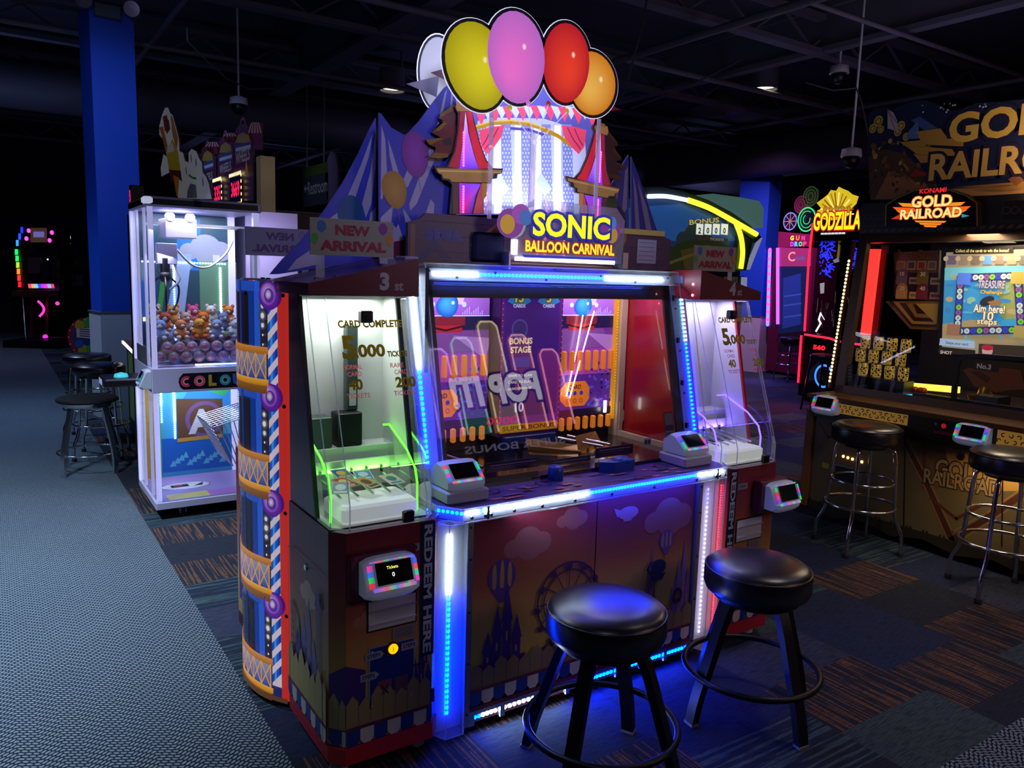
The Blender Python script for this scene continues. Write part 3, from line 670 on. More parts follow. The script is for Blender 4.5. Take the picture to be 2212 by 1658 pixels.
for p, q in zip(rp, rp[1:]): c.face([(*p, .853), (*q, .853), (*q, .902), (*p, .902)])
c.build('rim_cover', co); e = MB(EDGE)
for z in (.853, .902):
    for p, q in zip(rp, rp[1:]): e.cyl((*p, z), (*q, z), .003, n=6)
e.build('cover_edge', co); s = MB(SCREW)
for x in (1.375, 1.43, 1.455, 1.555, 1.68, 1.835, 2.02, 2.25, 2.5, 2.62, 2.645, 2.68): s.cyl((x, 2.281, .868), (x, 2.276, .868), .006, n=10)
for x in (1.442, 2.632): s.box(x-.004, x+.004, 2.276, 2.281, .855, .90)
s.build('screw', co)
for x0, x1, nm in ((1.318, 1.492, 4), (2.502, 2.676, 9)):
    bx = MB(M('reader_pod_white', '#b9b6cc', .4)).bbox(x0, x1, 2.352, 2.52, .90, .945, .006).build('reader_pod', G)
    reader(G, ((x0+x1)/2, 2.435, .945), 0, .155, pod=True, seed=nm)
kn = M('blue_knob', '#1540a0', .35)
MB(kn).lathe([(.03, 0), (.033, .004), (.031, .05), (.026, .056), (.0001, .057)], (1.885, 2.475, .899), 24).build('control_knob', G)
kb = MB(kn); kb.prism([(2.115, 2.475), (2.17, 2.435), (2.285, 2.44), (2.295, 2.475), (2.25, 2.515), (2.14, 2.51)], .899, .945).ball((2.24, 2.475, .94), .04, 16, sc=(1.2, 1, .5)); kb.build('palm_button', G, bevel=.008)
# ---- slanted window front (plane S)
SU = Vector((0, .225, 1)).normalized(); S0 = (0, 2.50, .9)
def S(mb, h=0, mat=None): return Art(mb, (S0[0], S0[1]-h*.975, S0[2]+h*.22), UX, SU, mat=mat)
def ys(z): return 2.50+.225*(z-.9)
b = MB(); a = S(b); W2 = M('frame_white', '#c4c6d2', .35)
sc = 1/SU.z; VT = (1.735-.9)*sc; V0 = .0
a.cut([(1.365, (1.695-.9)*sc), (2.70, (1.695-.9)*sc), (2.70, VT), (1.365, VT)], .03, '#c2c6d6')     # top bar
a.cut([(1.29, V0), (1.372, V0), (1.372, VT), (1.29, VT)], .03, '#b9bccb'); a.cut([(2.672, V0), (2.765, V0), (2.765, VT), (2.672, VT)], .03, '#8f92a6')
fo = b.build('window_frame', G); tag(fo, 'white slanted frame carrying blue and white lights')
l = MB(); f0 = Vector(S0); P = lambda x, z: (x, ys(z)-.004, z); nS = (0, -1, .225)
l.dots(P(1.425, 1.716), P(2.625, 1.716), 64, .0056, nS, lambda i: LEDW if i < 11 or i > 44 else LEDB)
l.dots(P(1.325, 1.70), P(1.325, 1.02), 36, .0064, nS, lambda i: LEDW if i < 18 else LEDB)
l.dots(P(2.735, 1.70), P(2.735, .97), 40, .006, nS, lambda i: LEDC if i < 15 else LEDB); l.build('light_strip', fo)
c = MB(LCOV); a = S(c, .035, LCOV); a.rect(1.28, V0, 1.372, VT+.01, (1, 1, 1)); a.rect(1.365, (1.685-.9)*sc, 2.70, VT+.01, (1, 1, 1)); a.rect(2.70, V0, 2.775, VT+.01, (1, 1, 1))
c.build('clear_cover', fo); e = MB(EDGE); a = S(e, .035)
for x in (1.28, 1.372, 2.70, 2.775): e.cyl(a.pt(x, V0), a.pt(x, VT+.01), .003, n=6)
for v in (VT+.01, (1.685-.9)*sc): e.cyl(a.pt(1.365, v), a.pt(2.70, v), .003, n=6)
e.build('cover_edge', fo); s = MB(BLK); a = S(s, .004)
for x, v in ((1.40, VT-.012), (1.52, (1.70-.9)*sc), (1.70, VT-.012), (1.95, (1.70-.9)*sc), (2.25, VT-.012), (2.45, (1.70-.9)*sc), (2.66, VT-.012)): s.cyl(a.pt(x, v, 0), a.pt(x, v, .004), .0055, n=10)
for v in (.1, .3, .5, .7): s.cyl(a.pt(2.69, v, 0), a.pt(2.69, v, .004), .005, n=8); s.box(2.678, 2.688, a.pt(0, v+.05).y-.008, a.pt(0, v+.05).y+.004, a.pt(0, v+.05).z-.012, a.pt(0, v+.05).z+.012)
s.build('screw', fo)
bz = MB(M('bezel_black', '#14161f', .4)); a = S(bz, -.008)
for q in ([(1.37, V0+.02), (1.415, V0+.02), (1.415, (1.695-.9)*sc), (1.37, (1.695-.9)*sc)], [(2.63, V0+.02), (2.675, V0+.02), (2.675, (1.695-.9)*sc), (2.63, (1.695-.9)*sc)], [(1.37, (1.628-.9)*sc), (2.675, (1.628-.9)*sc), (2.675, (1.697-.9)*sc), (1.37, (1.697-.9)*sc)]): a.cut(q, .012, (.005, .005, .01), mat=bz.mat, smat=bz.mat)
bz.build('bezel', G)
c = MB(PANE); a = S(c, -.004, PANE); a.rect(1.375, V0+.0, 2.67, (1.69-.9)*sc, (1, 1, 1)); c.build('window_pane', G)
# ---- playfield behind the glass
b = MB(M('interior_dark', '#1a1226', .5)); y1 = 3.06
b.box(1.36, 2.70, 2.50, y1, .895, .915, M('playfield_floor', '#15141c', .18, coat=.6)); b.box(1.36, 2.70, y1, y1+.02, .9, 1.735); b.box(1.345, 1.36, 2.6, y1, .9, 1.735)
b.face([(2.70, ys(.92)+.04, .915), (2.70, y1, .915), (2.70, y1, 1.73), (2.70, ys(1.73)+.04, 1.73)], M('inner_red', '#a01424', .25, coat=.4)); b.box(1.345, 2.715, ys(1.735)+.03, y1, 1.73, 1.74)
pf = b.build('playfield', G)
PL = PRT(.42, .3)
def panel(x0, x1, y, z0, z1, flip, lab):
    b = MB(); a = Art(b, (0, y, 0), UX, UZ, mat=PL); w = x1-x0; A = lambda t: x0+w*t; Z = lambda t: z0+(z1-z0)*t
    a.cut([(x0, z0), (x1, z0), (x1, z1), (x0, z1)], .02, '#5b2a92', mat=PL); a.rect(x0, Z(.72), x1, z1, '#9a5cd8', col2='#c690ee'); a.poly([(A(.35), z1), (A(.75), z1), (A(.62), Z(.80)), (A(.45), Z(.80))], '#e8c8e8'); a.rect(x0, Z(.45), x1, Z(.66), '#8d3fb0', col2='#5c2c8c'); a.rect(x0, Z(.30), x1, Z(.45), '#b04aa8', col2='#8d3fb0')
    a.rect(x0, Z(.635), x1, Z(.725), '#141a4a'); a.line([(x0, Z(.727)), (x1, Z(.727))], .005, '#cfd6ff')
    for t, s in ((.1, 1), (.86, -1)): a.line([(A(t), Z(.87)), (A(t+.09*s), Z(.95)), (A(t+.16*s), Z(.86)), (A(t), Z(.87))], .005, '#d8a838')
    for k in range(10): a.rect(A(.62+.03*k), Z(.735), A(.635+.03*k), Z(.75+.012*(k % 4)), '#c8b0f8')
    a.poly([(A(.06), Z(.63)), (A(.78), Z(.63)), (A(.92), Z(.50)), (A(.02), Z(.48))], '#7a4a98'); a.poly([(A(.5), Z(.6)), (A(.95), Z(.44)), (x1, Z(.52)), (x1, Z(.58))], '#a678c8')
    a.rect(A(.14), Z(.665), A(.66), Z(.722), '#7c1f34'); a.rect(A(.18), Z(.62), A(.62), Z(.665), '#b02434'); a.poly([(A(.18), Z(.665)), (A(.4), Z(.64)), (A(.62), Z(.665)), (A(.62), Z(.652)), (A(.4), Z(.627)), (A(.18), Z(.652))], '#2a1018')
    a.ell(A(.42), Z(.79), w*.15, w*.135, '#48b8f8', edge='#0a5ac8', off=(-.01, .015), rot=.5, egg=.15); a.ell(A(.49), Z(.81), .008, .008, '#e8f8ff', n=12)
    for t in (.22, .64): a.ell(A(t), Z(.80), .012, .012, '#c8e8ff', n=12)
    a.poly([(A(.08), Z(.12)), (A(.18), Z(.07)), (A(.5), Z(.07)), (A(.58), Z(.12)), (A(.58), Z(.20)), (A(.5), Z(.25)), (A(.18), Z(.25)), (A(.08), Z(.20))], '#e87a28')
    a.text('CARD', A(.33), Z(.195), .022, '#3a1a30', align='c', bold=.03)
    for k in range(3): a.ell(A(.22+.11*k), Z(.165), .011, .011, '#2038b8', n=14); a.ring(A(.22+.11*k), Z(.11), .011, .003, '#803018', n=14)
    for k in range(60): a.ell(A(random.uniform(.55, .98)), Z(random.uniform(.04, .40)), random.uniform(.003, .011), random.uniform(.003, .009), random.choice(['#2a2f9a', '#4a58d8', '#7a4ad0', '#181c60']), n=8)
    a.rect(x0, z0, x1, Z(.05), '#1a1030'); o = b.build('purple_playboard', pf); tag(o, lab); p = MB(M('orange_peg', '#e88428', .4, emit=(.8, .25, .03), es=.35))
    for k in range(7):
        x = A(.10+.135*k)
        for zz0, zz1 in ((Z(.33), Z(.475)), (Z(-.10), Z(-.005))): p.bbox(x-.011, x+.011, y-.028, y-.002, zz0, zz1, .005)
    p.build('peg', o); return o
panel(1.52, 1.895, 3.03, 1.03, 1.72, 0, 'left purple playboard'); panel(2.285, 2.655, 3.03, 1.03, 1.72, 1, 'right purple playboard')
l = MB(EM('led_path', (1, .95, .85), 9))
for (x0, z0), (x1, z1), n in (((2.49, 1.55), (2.36, 1.13), 44), ((2.42, 1.53), (2.39, 1.36), 20), ((2.39, 1.36), (2.34, 1.14), 22)): l.dots((x0, 3.005, z0), (x1, 3.005, z1), n, .0045, (0, -1, 0), None)
l.tube([(2.30+.32*t/10, 3.0, 1.675+.045*(t/10)**2) for t in range(11)], .004, 6); l.box(1.608, 1.62, 2.99, 3.0, 1.04, 1.10); l.box(2.575, 2.587, 2.99, 3.0, 1.04, 1.10); l.build('light_path', pf)
# centre screen tower
b = MB(M('tower_purple', '#3a1a58', .35)); b.box(1.905, 2.255, 2.95, 3.05, .98, 1.72); a = Art(b, (0, 2.95, 0), UX, UZ, mat=PRT(.35))
a.rect(1.91, 1.0, 2.25, 1.70, '#5c2080'); a.rect(1.925, 1.07, 2.235, 1.66, '#2c1464', col2='#48188c')
for k in range(2):
    x = 2.005+.165*k; t = '15' if k == 0 else '5'; a.poly([(x-.065, 1.60), (x-.03, 1.645), (x+.03, 1.645), (x+.065, 1.60), (x, 1.57)], '#2a8ac8'); a.text(t, x, 1.595, .045, '#f0d040', align='c', bold=.04, out=.05, outcol='#181040'); a.text('CARDS', x, 1.572, .016, '#e8d8f8', align='c', bold=.03)
a.poly([(1.97, 1.51), (2.05, 1.51), (2.06, 1.44), (1.96, 1.44)], '#3a2c78'); a.ring(2.01, 1.475, .045, .008, '#5a4ca8')
a.text('BONUS', 2.02, 1.405, .03, '#e8e0a0', align='c', bold=.04); a.text('STAGE', 2.02, 1.365, .03, '#e8e0a0', align='c', bold=.04); a.rect(1.975, 1.30, 2.07, 1.345, '#1c3a98')
for k, s in enumerate(('SWIPE TO SCAN', 'CARD TO PLAY', 'LAUNCH FORWARD')): a.text(s, 2.02, 1.255-.03*k, .012, '#e8d8c0', align='c', w=.13, bold=.02)
a.text('10', 2.02, 1.09, .045, '#d8c8e8', align='c', bold=.03); a.rect(1.915, .995, 2.245, 1.035, '#b07818'); a.text('SUPER BONUS', 2.08, 1.005, .022, '#402008', align='c', w=.30, bold=.03)
for k in range(26):
    for x in (1.913, 2.247): a.ell(x, 1.02+k*.026, .003, .003, '#ff6a50', n=8)
b.build('screen_tower', pf)
b = MB(M('blue_star_box', '#122a70', .4)); b.bbox(1.93, 2.23, 2.93, 3.04, .915, .98); b.cyl((2.0, 2.9, .915), (2.0, 2.9, .955), .014, n=10, mat=BLK); b.build('tower_base', pf)
# cream divider with the yellow bumps, cloud cut-out, chutes, ramps and little notices
b = MB(M('cream_paint', '#cfc3a8', .45)); a = Art(b, (2.655, 0, 0), UY, UZ)
b.box(2.657, 2.695, 2.985, 3.05, .915, 1.735); b.box(2.667, 2.69, 2.60, 3.05, .915, .94); b.face([(2.667, 3.0, 1.60), (2.667, 2.80, 1.735), (2.667, 3.05, 1.735)]); q = Art(b, (0, 2.98, 0), UX, UZ); q.cut([(2.655, 1.60), (2.70, 1.66), (2.70, 1.735), (2.655, 1.735)], .01, '#cfc3a8', mat=b.mat)
q.cut([(2.668+.035*sin(k*pi/9)*(1+.15*cos(5*k)), .94+.15*k/9) for k in range(10)], .006, '#c9bd9e'); b.build('cream_divider', pf)
b = MB(M('yellow_bump', '#e8a818', .35, emit=(.8, .4, .02), es=.3))
for k in range(44): b.ball((2.648, 3.005, 1.02+k*.0145), .0065, 8)
b.box(2.638, 2.655, 3.005, 3.028, 1.0, 1.66); b.build('yellow_edge', pf)
b = MB(M('brass_ramp', '#8a6a38', .3, .4)); b.face([(1.98, 2.80, .925), (2.15, 2.66, .925), (2.19, 2.72, .965), (2.00, 2.86, .985)]); b.face([(2.20, 2.72, .925), (2.45, 2.86, .925), (2.47, 2.93, .965), (2.24, 2.80, .985)]); b.beam((1.99, 2.82, .95), (2.18, 2.68, .935), .03, .02); b.build('chute', pf)
b = MB(CHROME); b.cyl((1.49, 2.80, .965), (1.60, 2.62, .94), .008, n=8).cyl((1.545, 2.83, .965), (1.64, 2.64, .94), .008, n=8).cyl((2.2, 2.88, .965), (2.36, 2.74, .935), .007, n=8).cyl((2.27, 2.9, .965), (2.42, 2.76, .935), .007, n=8); b.build('rail_rod', pf)
b = MB(); a = Art(b, (0, 2.60, 0), UX, UZ)
for x0, x1, z0, z1, c in ((1.63, 1.89, .925, .965, '#2a1648'), (2.20, 2.42, .925, .97, '#2a1648'), (1.95, 2.17, .92, .945, '#3a3848')): a.cut([(x0, z0), (x1, z0), (x1, z1), (x0, z1)], .004, c); a.line([(x0+.02, z1-.012), (x1-.02, z1-.012)], .004, '#8a7ac0'); a.line([(x0+.02, z1-.022), (x1-.06, z1-.022)], .002, '#6a5aa0')
a.rect(1.43, .955, 1.50, .985, '#b8bcc8'); a.text('4x', 1.47, .962, .014, '#202028'); a.rect(2.485, .955, 2.53, .99, '#c8c8cc'); a.rect(2.49, .962, 2.505, .98, '#303038'); a.rect(2.51, .962, 2.525, .98, '#303038')
b.build('notice_plate', pf)
b = MB(); a = S(b, -.02); a.rect(2.565, .035, 2.625, .22, '#2a1e3c'); a.rect(2.57, .16, 2.62, .215, '#7a6a8a'); [a.line([(2.57, .05+k*.02), (2.62, .05+k*.02)], .003, '#8a80b8') for k in range(5)]; b.build('sticker', G)
lamp('playfield_lamp', 'AREA', (1.63, 2.83, 1.71), (1.63, 2.95, 1.2), 1.3, (1, .75, 1), shape='RECTANGLE', size=.4, size_y=.06); lamp('playfield_lamp', 'AREA', (2.45, 2.83, 1.71), (2.5, 2.95, 1.2), 1.5, (1, .75, .95), shape='RECTANGLE', size=.4, size_y=.06)

# added area lamps under the counter stand for the rim's glow on the panel
lamp('counter_glow_fill', 'AREA', (1.68, 2.294, .850), (1.70, 2.345, .62), .5, (.45, .6, 1), shape='RECTANGLE', size=.5, size_y=.02); lamp('counter_glow_fill', 'AREA', (2.24, 2.294, .850), (2.24, 2.345, .62), 2.2, (.02, .05, 1), shape='RECTANGLE', size=.6, size_y=.02)
lamp('kick_strip_lamp', 'AREA', (1.68, 2.325, .045), (1.68, 2.15, 0), .5, (.65, .8, 1), shape='RECTANGLE', size=.4, size_y=.02); lamp('kick_strip_lamp', 'AREA', (2.2, 2.325, .045), (2.2, 2.1, 0), 2.2, (.02, .06, 1), shape='RECTANGLE', size=.6, size_y=.02)
lamp('post_lamp', 'AREA', (1.32, 2.335, .35), (1.32, 2.0, .30), 1.6, (.0, .03, 1), shape='RECTANGLE', size=.03, size_y=.5)
lamp('bezel_glow_fill', 'AREA', (2.0, ys(1.69)-.05, 1.70), (2.0, ys(1.60)-.005, 1.60), 2.0, (.05, .12, 1), shape='RECTANGLE', size=1.1, size_y=.015)  # added lamp gives the bezel its blue haze; no strip sits there
lamp('post_lamp', 'AREA', (2.645, 2.30, .45), (2.66, 2.35, .45), .13, (.72, .7, 1), shape='RECTANGLE', size=.02, size_y=.7)
# ---- card cases either side of the window
def case(x0, x1, left):
    nm = 'left' if left else 'right'; b = MB(CWH); xi0, xi1 = x0+.012, x1-.012; yb = 2.76
    # hollow shell: side walls follow the slant, white inside, maroon outside
    def wall(x, d, mi, mo):
        for xx, mt in ((x, mi), (x+d, mo)): b.face([(xx, ys(.875), .875), (xx, yb, .875), (xx, yb, 1.64), (xx, ys(1.64), 1.64)], mt)
        b.face([(x, ys(.875), .875), (x+d, ys(.875), .875), (x+d, ys(1.64), 1.64), (x, ys(1.64), 1.64)], RED if not left and d > 0 else BLK)
    wall(xi0, -.012, CWH, MAR); wall(xi1, .012, CWH, MAR)
    b.face([(x0, yb, .875), (x1, yb, .875), (x1, yb, 1.64), (x0, yb, 1.64)], CWH); b.face([(x0, ys(1.63), 1.63), (x1, ys(1.63), 1.63), (x1, yb, 1.63), (x0, yb, 1.63)], CWH)
    b.face([(x0, 2.36, .878), (x1, 2.36, .878), (x1, yb, .878), (x0, yb, .878)], CWH)
    o = b.build('card_case', G); tag(o, ('white lined card case with green light' if left else 'white lined card case with violet light'))
    g = MB(BLK)
    for x in ((x0-.002, x0+.012), (x1-.012, x1+.002)):
        g.add([(x[0], ys(.875)-.012, .875), (x[1], ys(.875)-.012, .875), (x[1], ys(.875), .875), (x[0], ys(.875), .875), (x[0], ys(1.64)-.012, 1.64), (x[1], ys(1.64)-.012, 1.64), (x[1], ys(1.64), 1.64), (x[0], ys(1.64), 1.64)], [(0, 1, 5, 4), (1, 2, 6, 5), (3, 0, 4, 7), (2, 3, 7, 6)], BLK if left else RED)
    g.build('case_edge', o)
    # inside: white tray, shelf, card hopper
    w = MB(M('light_box_white', '#e4e4e4', .4, emit=(.9, 1, .95), es=.30)); w.bbox(x0+.05, x1-.05, 2.375, 2.56, .879, .94, .01); w.box(xi0, xi1, 2.66, yb, .99, 1.075, WHT); w.box(xi0, xi1, 2.645, 2.659, .93, 1.03, WHT); w.build('tray', o)
    if left:
        h = MB(BLK); h.bbox(1.035, 1.13, 2.672, 2.748, 1.076, 1.20); h.bbox(1.085, 1.13, 2.715, 2.75, 1.2, 1.52, mat=M('dark_column', '#3a4744', .4)); h.box(1.095, 1.12, 2.71, 2.715, 1.22, 1.30, CWH); h.bbox(.915, 1.015, 2.675, 2.75, 1.076, 1.19, mat=M('grey_green_box', '#44524c', .4)); h.build('card_hopper', o)
    r = MB(CHROME)
    for k in range(5):
        x = x0+.07+k*(x1-x0-.14)/4
        r.cyl((x, 2.645, .975), (x, 2.44-.012*(k % 2), .955), .0045, n=8).box(x-.003, x+.003, 2.635, 2.645, .97, 1.0, BLK)
    r.build('card_rod', o)
    L = MB(EM('green_edge_light' if left else 'violet_edge_light', (.10, 1, .02) if left else (.18, .10, 1), 2.6 if left else 3.0)); e = MB(GLASS('guide_sheet', gloss=.6))
    for x in (x0+.022, x1-.035):
        pr_ = [(2.70, 1.14), (2.65, 1.15), (2.58, 1.12), (2.50, 1.085), (2.43, 1.03), (2.412, .98), (2.412, .885)]
        L.tube([(x, y, z) for y, z in pr_], .0042, 6); e.face([(x, y, z) for y, z in pr_]+[(x, 2.70, .885)])
    L.build('light_guide', o); e.build('guide_sheet', o)
    # clear cover standing proud of the slant
    pb = [(x0+.004, ys(.885)), (x0+.004, 2.365), (x0+.05, 2.312), (x1-.05, 2.312), (x1-.004, 2.365), (x1-.004, ys(.885))]
    pt = [(x0+.004, ys(1.63)), (x0+.004, 2.585), (x0+.05, 2.535), (x1-.05, 2.535), (x1-.004, 2.585), (x1-.004, ys(1.63))]
    c = MB(ACR); e = MB(EDGE)
    for i in range(5):
        p, q, P, Q = pb[i], pb[i+1], pt[i], pt[i+1]
        c.face([(*p, .88), (*q, .88), (*q, .965), (*p, .965)]); c.face([(*p, .965), (*q, .965), (*Q, 1.63), (*P, 1.63)])
        for z in (.882, ): e.cyl((*p, z), (*q, z), .0035, n=6)
        e.cyl((*P, 1.628), (*Q, 1.628), .003, n=6)
        if i: e.tube([(*p, .88), (*p, .965), (*P, 1.63)], .0022, 6)
    c.build('clear_cover', o); e.build('cover_edge', o)
    t = MB(); a = Art(t, (0, 2.312, .965), UX, (0, .223, .665), mat=DECAL(), h=-.001); cx = (x0+x1)/2; D = .70
    gold, dk = '#ffd83c', '#4a4020'
    X = (lambda d: x0+.05+d)
    q = lambda s, d, v, h, w, c=gold, out=.02, bold=.022: a.text(s, X(d), v, h, c, w=w, bold=bold, out=out, outcol=dk)
    q('CARD COMPLETE', .035, .592, .026, .235); q('5', .04, .485, .078, .045, bold=.02); q(',000', .082, .482, .05, .11, bold=.02); q('TICKETS', .20, .487, .02, .075)
    for d, s, n in ((.035, 'NORMAL', '40'), (.205, 'RARE', '200')):
        mr = '#c85a60'; a.text(s, X(d), .448, .0165, mr, w=.066 if s == 'NORMAL' else .05, bold=.012); a.text('CARD', X(d+.012), .424, .0165, mr, w=.05, bold=.012)
        q(n, d+.012, .378, .036, .048 if n == '40' else .075); a.text('TICKETS', X(d), .35, .0165, mr, w=.082, bold=.012)
    t.build('lettering', o); k = MB(BLK); a2 = Art(k, (0, 2.312, .965), UX, (0, .223, .665), h=.002)
    for u, v in ((cx+.0, .63),): k.bbox(u-.022, u+.022, a2.pt(0, v).y-.012, a2.pt(0, v).y+.02, a2.pt(0, v).z-.022, a2.pt(0, v).z+.02); k.cyl((u, a2.pt(0, v).y-.012, a2.pt(0, v).z), (u, a2.pt(0, v).y-.016, a2.pt(0, v).z), .011, n=14, mat=CHROME)
    u = x1-.12; k.bbox(u-.02, u+.02, 2.298, 2.32, .882, .922); k.cyl((u, 2.298, .902), (u, 2.294, .902), .010, n=14, mat=SCREW); k.build('cover_lock', o)
    lamp('case_lamp', 'AREA', (cx, 2.69, 1.62), (cx, 2.62, 1), 1.9 if left else 1.25, (.86, 1, .88) if left else (.66, .6, 1), shape='RECTANGLE', size=.26, size_y=.10)
    lamp('guide_lamp', 'AREA', (cx, 2.63, .99), (cx, 2.70, 1.4), .32 if left else .6, (.25, 1, .12) if left else (.2, .12, 1), shape='RECTANGLE', size=.3, size_y=.02)
    return o
CL = case(.885, 1.262, True); CR = case(2.742, 3.108, False)
l = MB(); l.dots((2.765, ys(1.62)+.02, 1.61), (2.765, ys(.95)+.02, .95), 34, .005, (-.3, -1, .2), lambda i: LEDC if i < 8 else EM('led_soft_blue', (.25, .4, 1), 7)); l.build('light_strip', CR)
# cards threaded on the left case's rods
CARD = [('#b8452a', '#e8c890', 'red and cream prize card on the left rods of the green lit case'), ('#4a7fc0', '#c8dcf0', 'pale blue prize card on the middle rods of the green lit case'), ('#c9a24a', '#6a2a2a', 'gold prize card with a dark centre on the rods of the green lit case'), ('#8fa0b0', '#e8e8e8', 'grey prize card tilted at the front left rod of the green lit case'), ('#d8cdb0', '#3a7a6a', 'cream prize card with a green circle on the right rods of the green lit case'), ('#2a4fa0', '#d8b040', 'dark blue prize card at the back of the rods in the green lit case')]
for (c1, c2, lab), (x, y, z, r, t) in zip(CARD, ((1.00, 2.52, .985, .3, .05), (1.09, 2.57, .99, -.2, 0), (1.07, 2.49, .984, .5, .08), (.965, 2.47, .982, -.4, .1), (1.165, 2.49, .984, .15, .05), (1.02, 2.60, .996, .0, 0))):
    m = Matrix.Translation((x, y, z)) @ Matrix.Rotation(r, 4, 'Z') @ Matrix.Rotation(t+.12, 4, 'X'); b = MB(); a = Art(b, (0, 0, 0), UX, (0, 1, 0), h=.0016)
    b.box(-.031, .031, -.043, .043, 0, .0015, PRT(), '#d8d4cc'); a.rect(-.028, -.04, .028, .04, c1); a.ell(0, .004, .018, .022, c2); a.rect(-.022, -.036, .022, -.024, c2); xform(b, m); single(b, 'prize_card', lab, 'card', (x, y, z), 'prize cards in the left case')
# ---- roofs over the cases
def roof(x0, x1, left):
    zo, zi = 1.672, 1.765; zL, zR = (zo, zi) if left else (zi, zo); y0, y1 = 2.515, 2.975; b = MB(MAR)
    F = [(x0, 1.632), (x1, 1.632), (x1, zR), (x0, zL)]
    b.face([(x, y0, z) for x, z in F]); b.face([(x, y1, z+.0) for x, z in F[::-1]])
    for i in range(4):
        p, q = F[i], F[(i+1) % 4]; b.face([(p[0], y0, p[1]), (p[0], y1, p[1]), (q[0], y1, q[1]), (q[0], y0, q[1])], M('lit_red_paint', '#c0202c', .35) if (not left and i == 3) else None)
    a = Art(b, (0, y0, 0), UX, UZ); n = '3' if left else '4'; tx = 1.125 if left else 2.90
    a.text(n, tx, 1.652, .062, '#9a949c', bold=.05); a.text('st', tx+.056, 1.652, .030, '#857f8a', bold=.03)
    o = b.build('case_roof', G); s = MB(CHROME)
    for x, y in ((x0+.06, y0+.1), (x0+.1, y0+.02), (x0+.05, y1-.06)): s.cyl((x, y, zL+(zR-zL)*(x-x0)/(x1-x0)), (x, y, zL+(zR-zL)*(x-x0)/(x1-x0)+.003), .006, n=8)
    s.build('screw', o); return o
roof(.872, 1.275, True); RR = roof(2.705, 3.125, False)
l = MB(); l.dots((2.702, 2.56, 1.70), (2.702, 2.56, 1.65), 2, .006, (-1, 0, 0), EM('led_pink', (1, .5, .6), 12)); l.build('light_strip', RR)
b = MB(M('corner_acrylic', '#8c7fae', .3)); b.bbox(1.262, 1.318, 2.60, 2.69, 1.70, 1.775); b.bbox(2.70, 2.745, 2.62, 2.70, 1.70, 1.74); b.build('corner_cap', G)
def arrival(p0, w, h, lab, rz=0, back=False, d1=.074, d2=.022):
    """clear acrylic sign NEW ARRIVAL; its p0 is the lower left corner of the board"""
    b = MB(M('sign_cream', '#a8a096', .5)); a = Art(b, (0, 0, 0), UX, UZ)
    a.cut([(0, 0), (w, 0), (w, h), (0, h)], .004, '#85807a', '#8a8480')
    for faces in (0,) if not back else (0, 1):
        q = a if not faces else Art(b, (w, .004, 0), (-1, 0, 0), UZ)
        for u, v, r, c in ((.13*w, .78*h, .055*w, '#2a5f9a'), (.05*w, .45*h, .05*w, '#3f8a3a'), (.87*w, .80*h, .055*w, '#7a2a8a'), (.95*w, .50*h, .05*w, '#b07028')):
            q.ell(u, v, min(r, w-u-.002, u-.002), r*1.2, c, n=18); q.line([(u, v-r*1.1), (u+.004, v-r*1.6)], .0015, c)
        q.text('NEW', w*.5, h*.56, h*.28, '#86203a', align='c', bold=.05, w=w*.42); q.text('ARRIVAL', w*.51, h*.13, h*.28, '#86203a', align='c', bold=.05, w=w*.80)
    c = MB(EDGE); c.box(.02, .05, .001, .003, -d1, 0).box(w-.05, w-.02, .001, .003, -d2, 0)
    t = thing('arrival_sign', lab, 'sign', p0, 'new arrival signs', rz); b.build('sign_board', t, (0, 0, 0)); c.build('clear_bracket', t, (0, 0, 0)); return t
arrival((.895, 2.56, 1.766), .30, .122, 'cream NEW ARRIVAL sign standing on the left card case roof')
arrival((2.845, 2.70, 1.765), .30, .122, 'dim NEW ARRIVAL sign standing on the right card case roof', d1=.031, d2=.081)
t = arrival((1.235, 3.50, 1.77), .30, .122, 'NEW ARRIVAL sign seen from behind, its letters reversed, left of the striped tent', pi, d1=.108, d2=.108)
b = MB(); a = Art(b, (.30, .0045, 0), (-1, 0, 0), UZ); a.rect(0, 0, .30, .122, '#8f86a8')
for s, h, ww in (('NEW', .56, .42), ('ARRIVAL', .13, .80)):
    vs, fs = glyphs(s, .05); x0 = min(p[0] for p in vs); x1 = max(p[0] for p in vs); y0 = min(p[1] for p in vs); y1 = max(p[1] for p in vs)
    b.add([a.pt(.15-(((x-x0)/(x1-x0))-.5)*.30*ww, .122*h+(y-y0)/(y1-y0)*.034) for x, y in vs], fs, PRT(), '#6a4a80')
a.ell(.25, .095, .018, .02, '#8a70a8'); b.build('show_through', t, (0, 0, 0))
# ---- body behind, far-side cabinet, carousel panel
b = MB(BODY); b.box(1.29, 2.72, 3.085, 3.60, .07, 1.74).box(.93, 1.29, 2.765, 3.55, .07, 1.66).box(2.72, 3.08, 2.765, 3.55, .07, 1.66).box(1.30, 2.70, 2.71, 3.6, 1.74, 1.765)
b.prism([(.92, 3.36), (3.10, 3.36), (3.10, 3.56), (3.06, 3.62), (.94, 3.62), (.90, 3.585), (.90, 3.4)], .07, .91); a = Art(b, (.90, 0, 0), UY, UZ); sky(a, -3.585, -3.40, .90); a.poly([(-3.56, .2), (-3.5, .2), (-3.5, .5), (-3.53, .6), (-3.56, .48)], PUR)
b.build('rear_cabinet', G); b = MB(WHT); b.box(.87, 1.02, 2.96, 3.34, 1.668, 1.674); s = [b.cyl((.90, y, 1.674), (.90, y, 1.68), .008, n=8, mat=BLK) for y in (3.05, 3.12)]; b.build('top_plate', G)
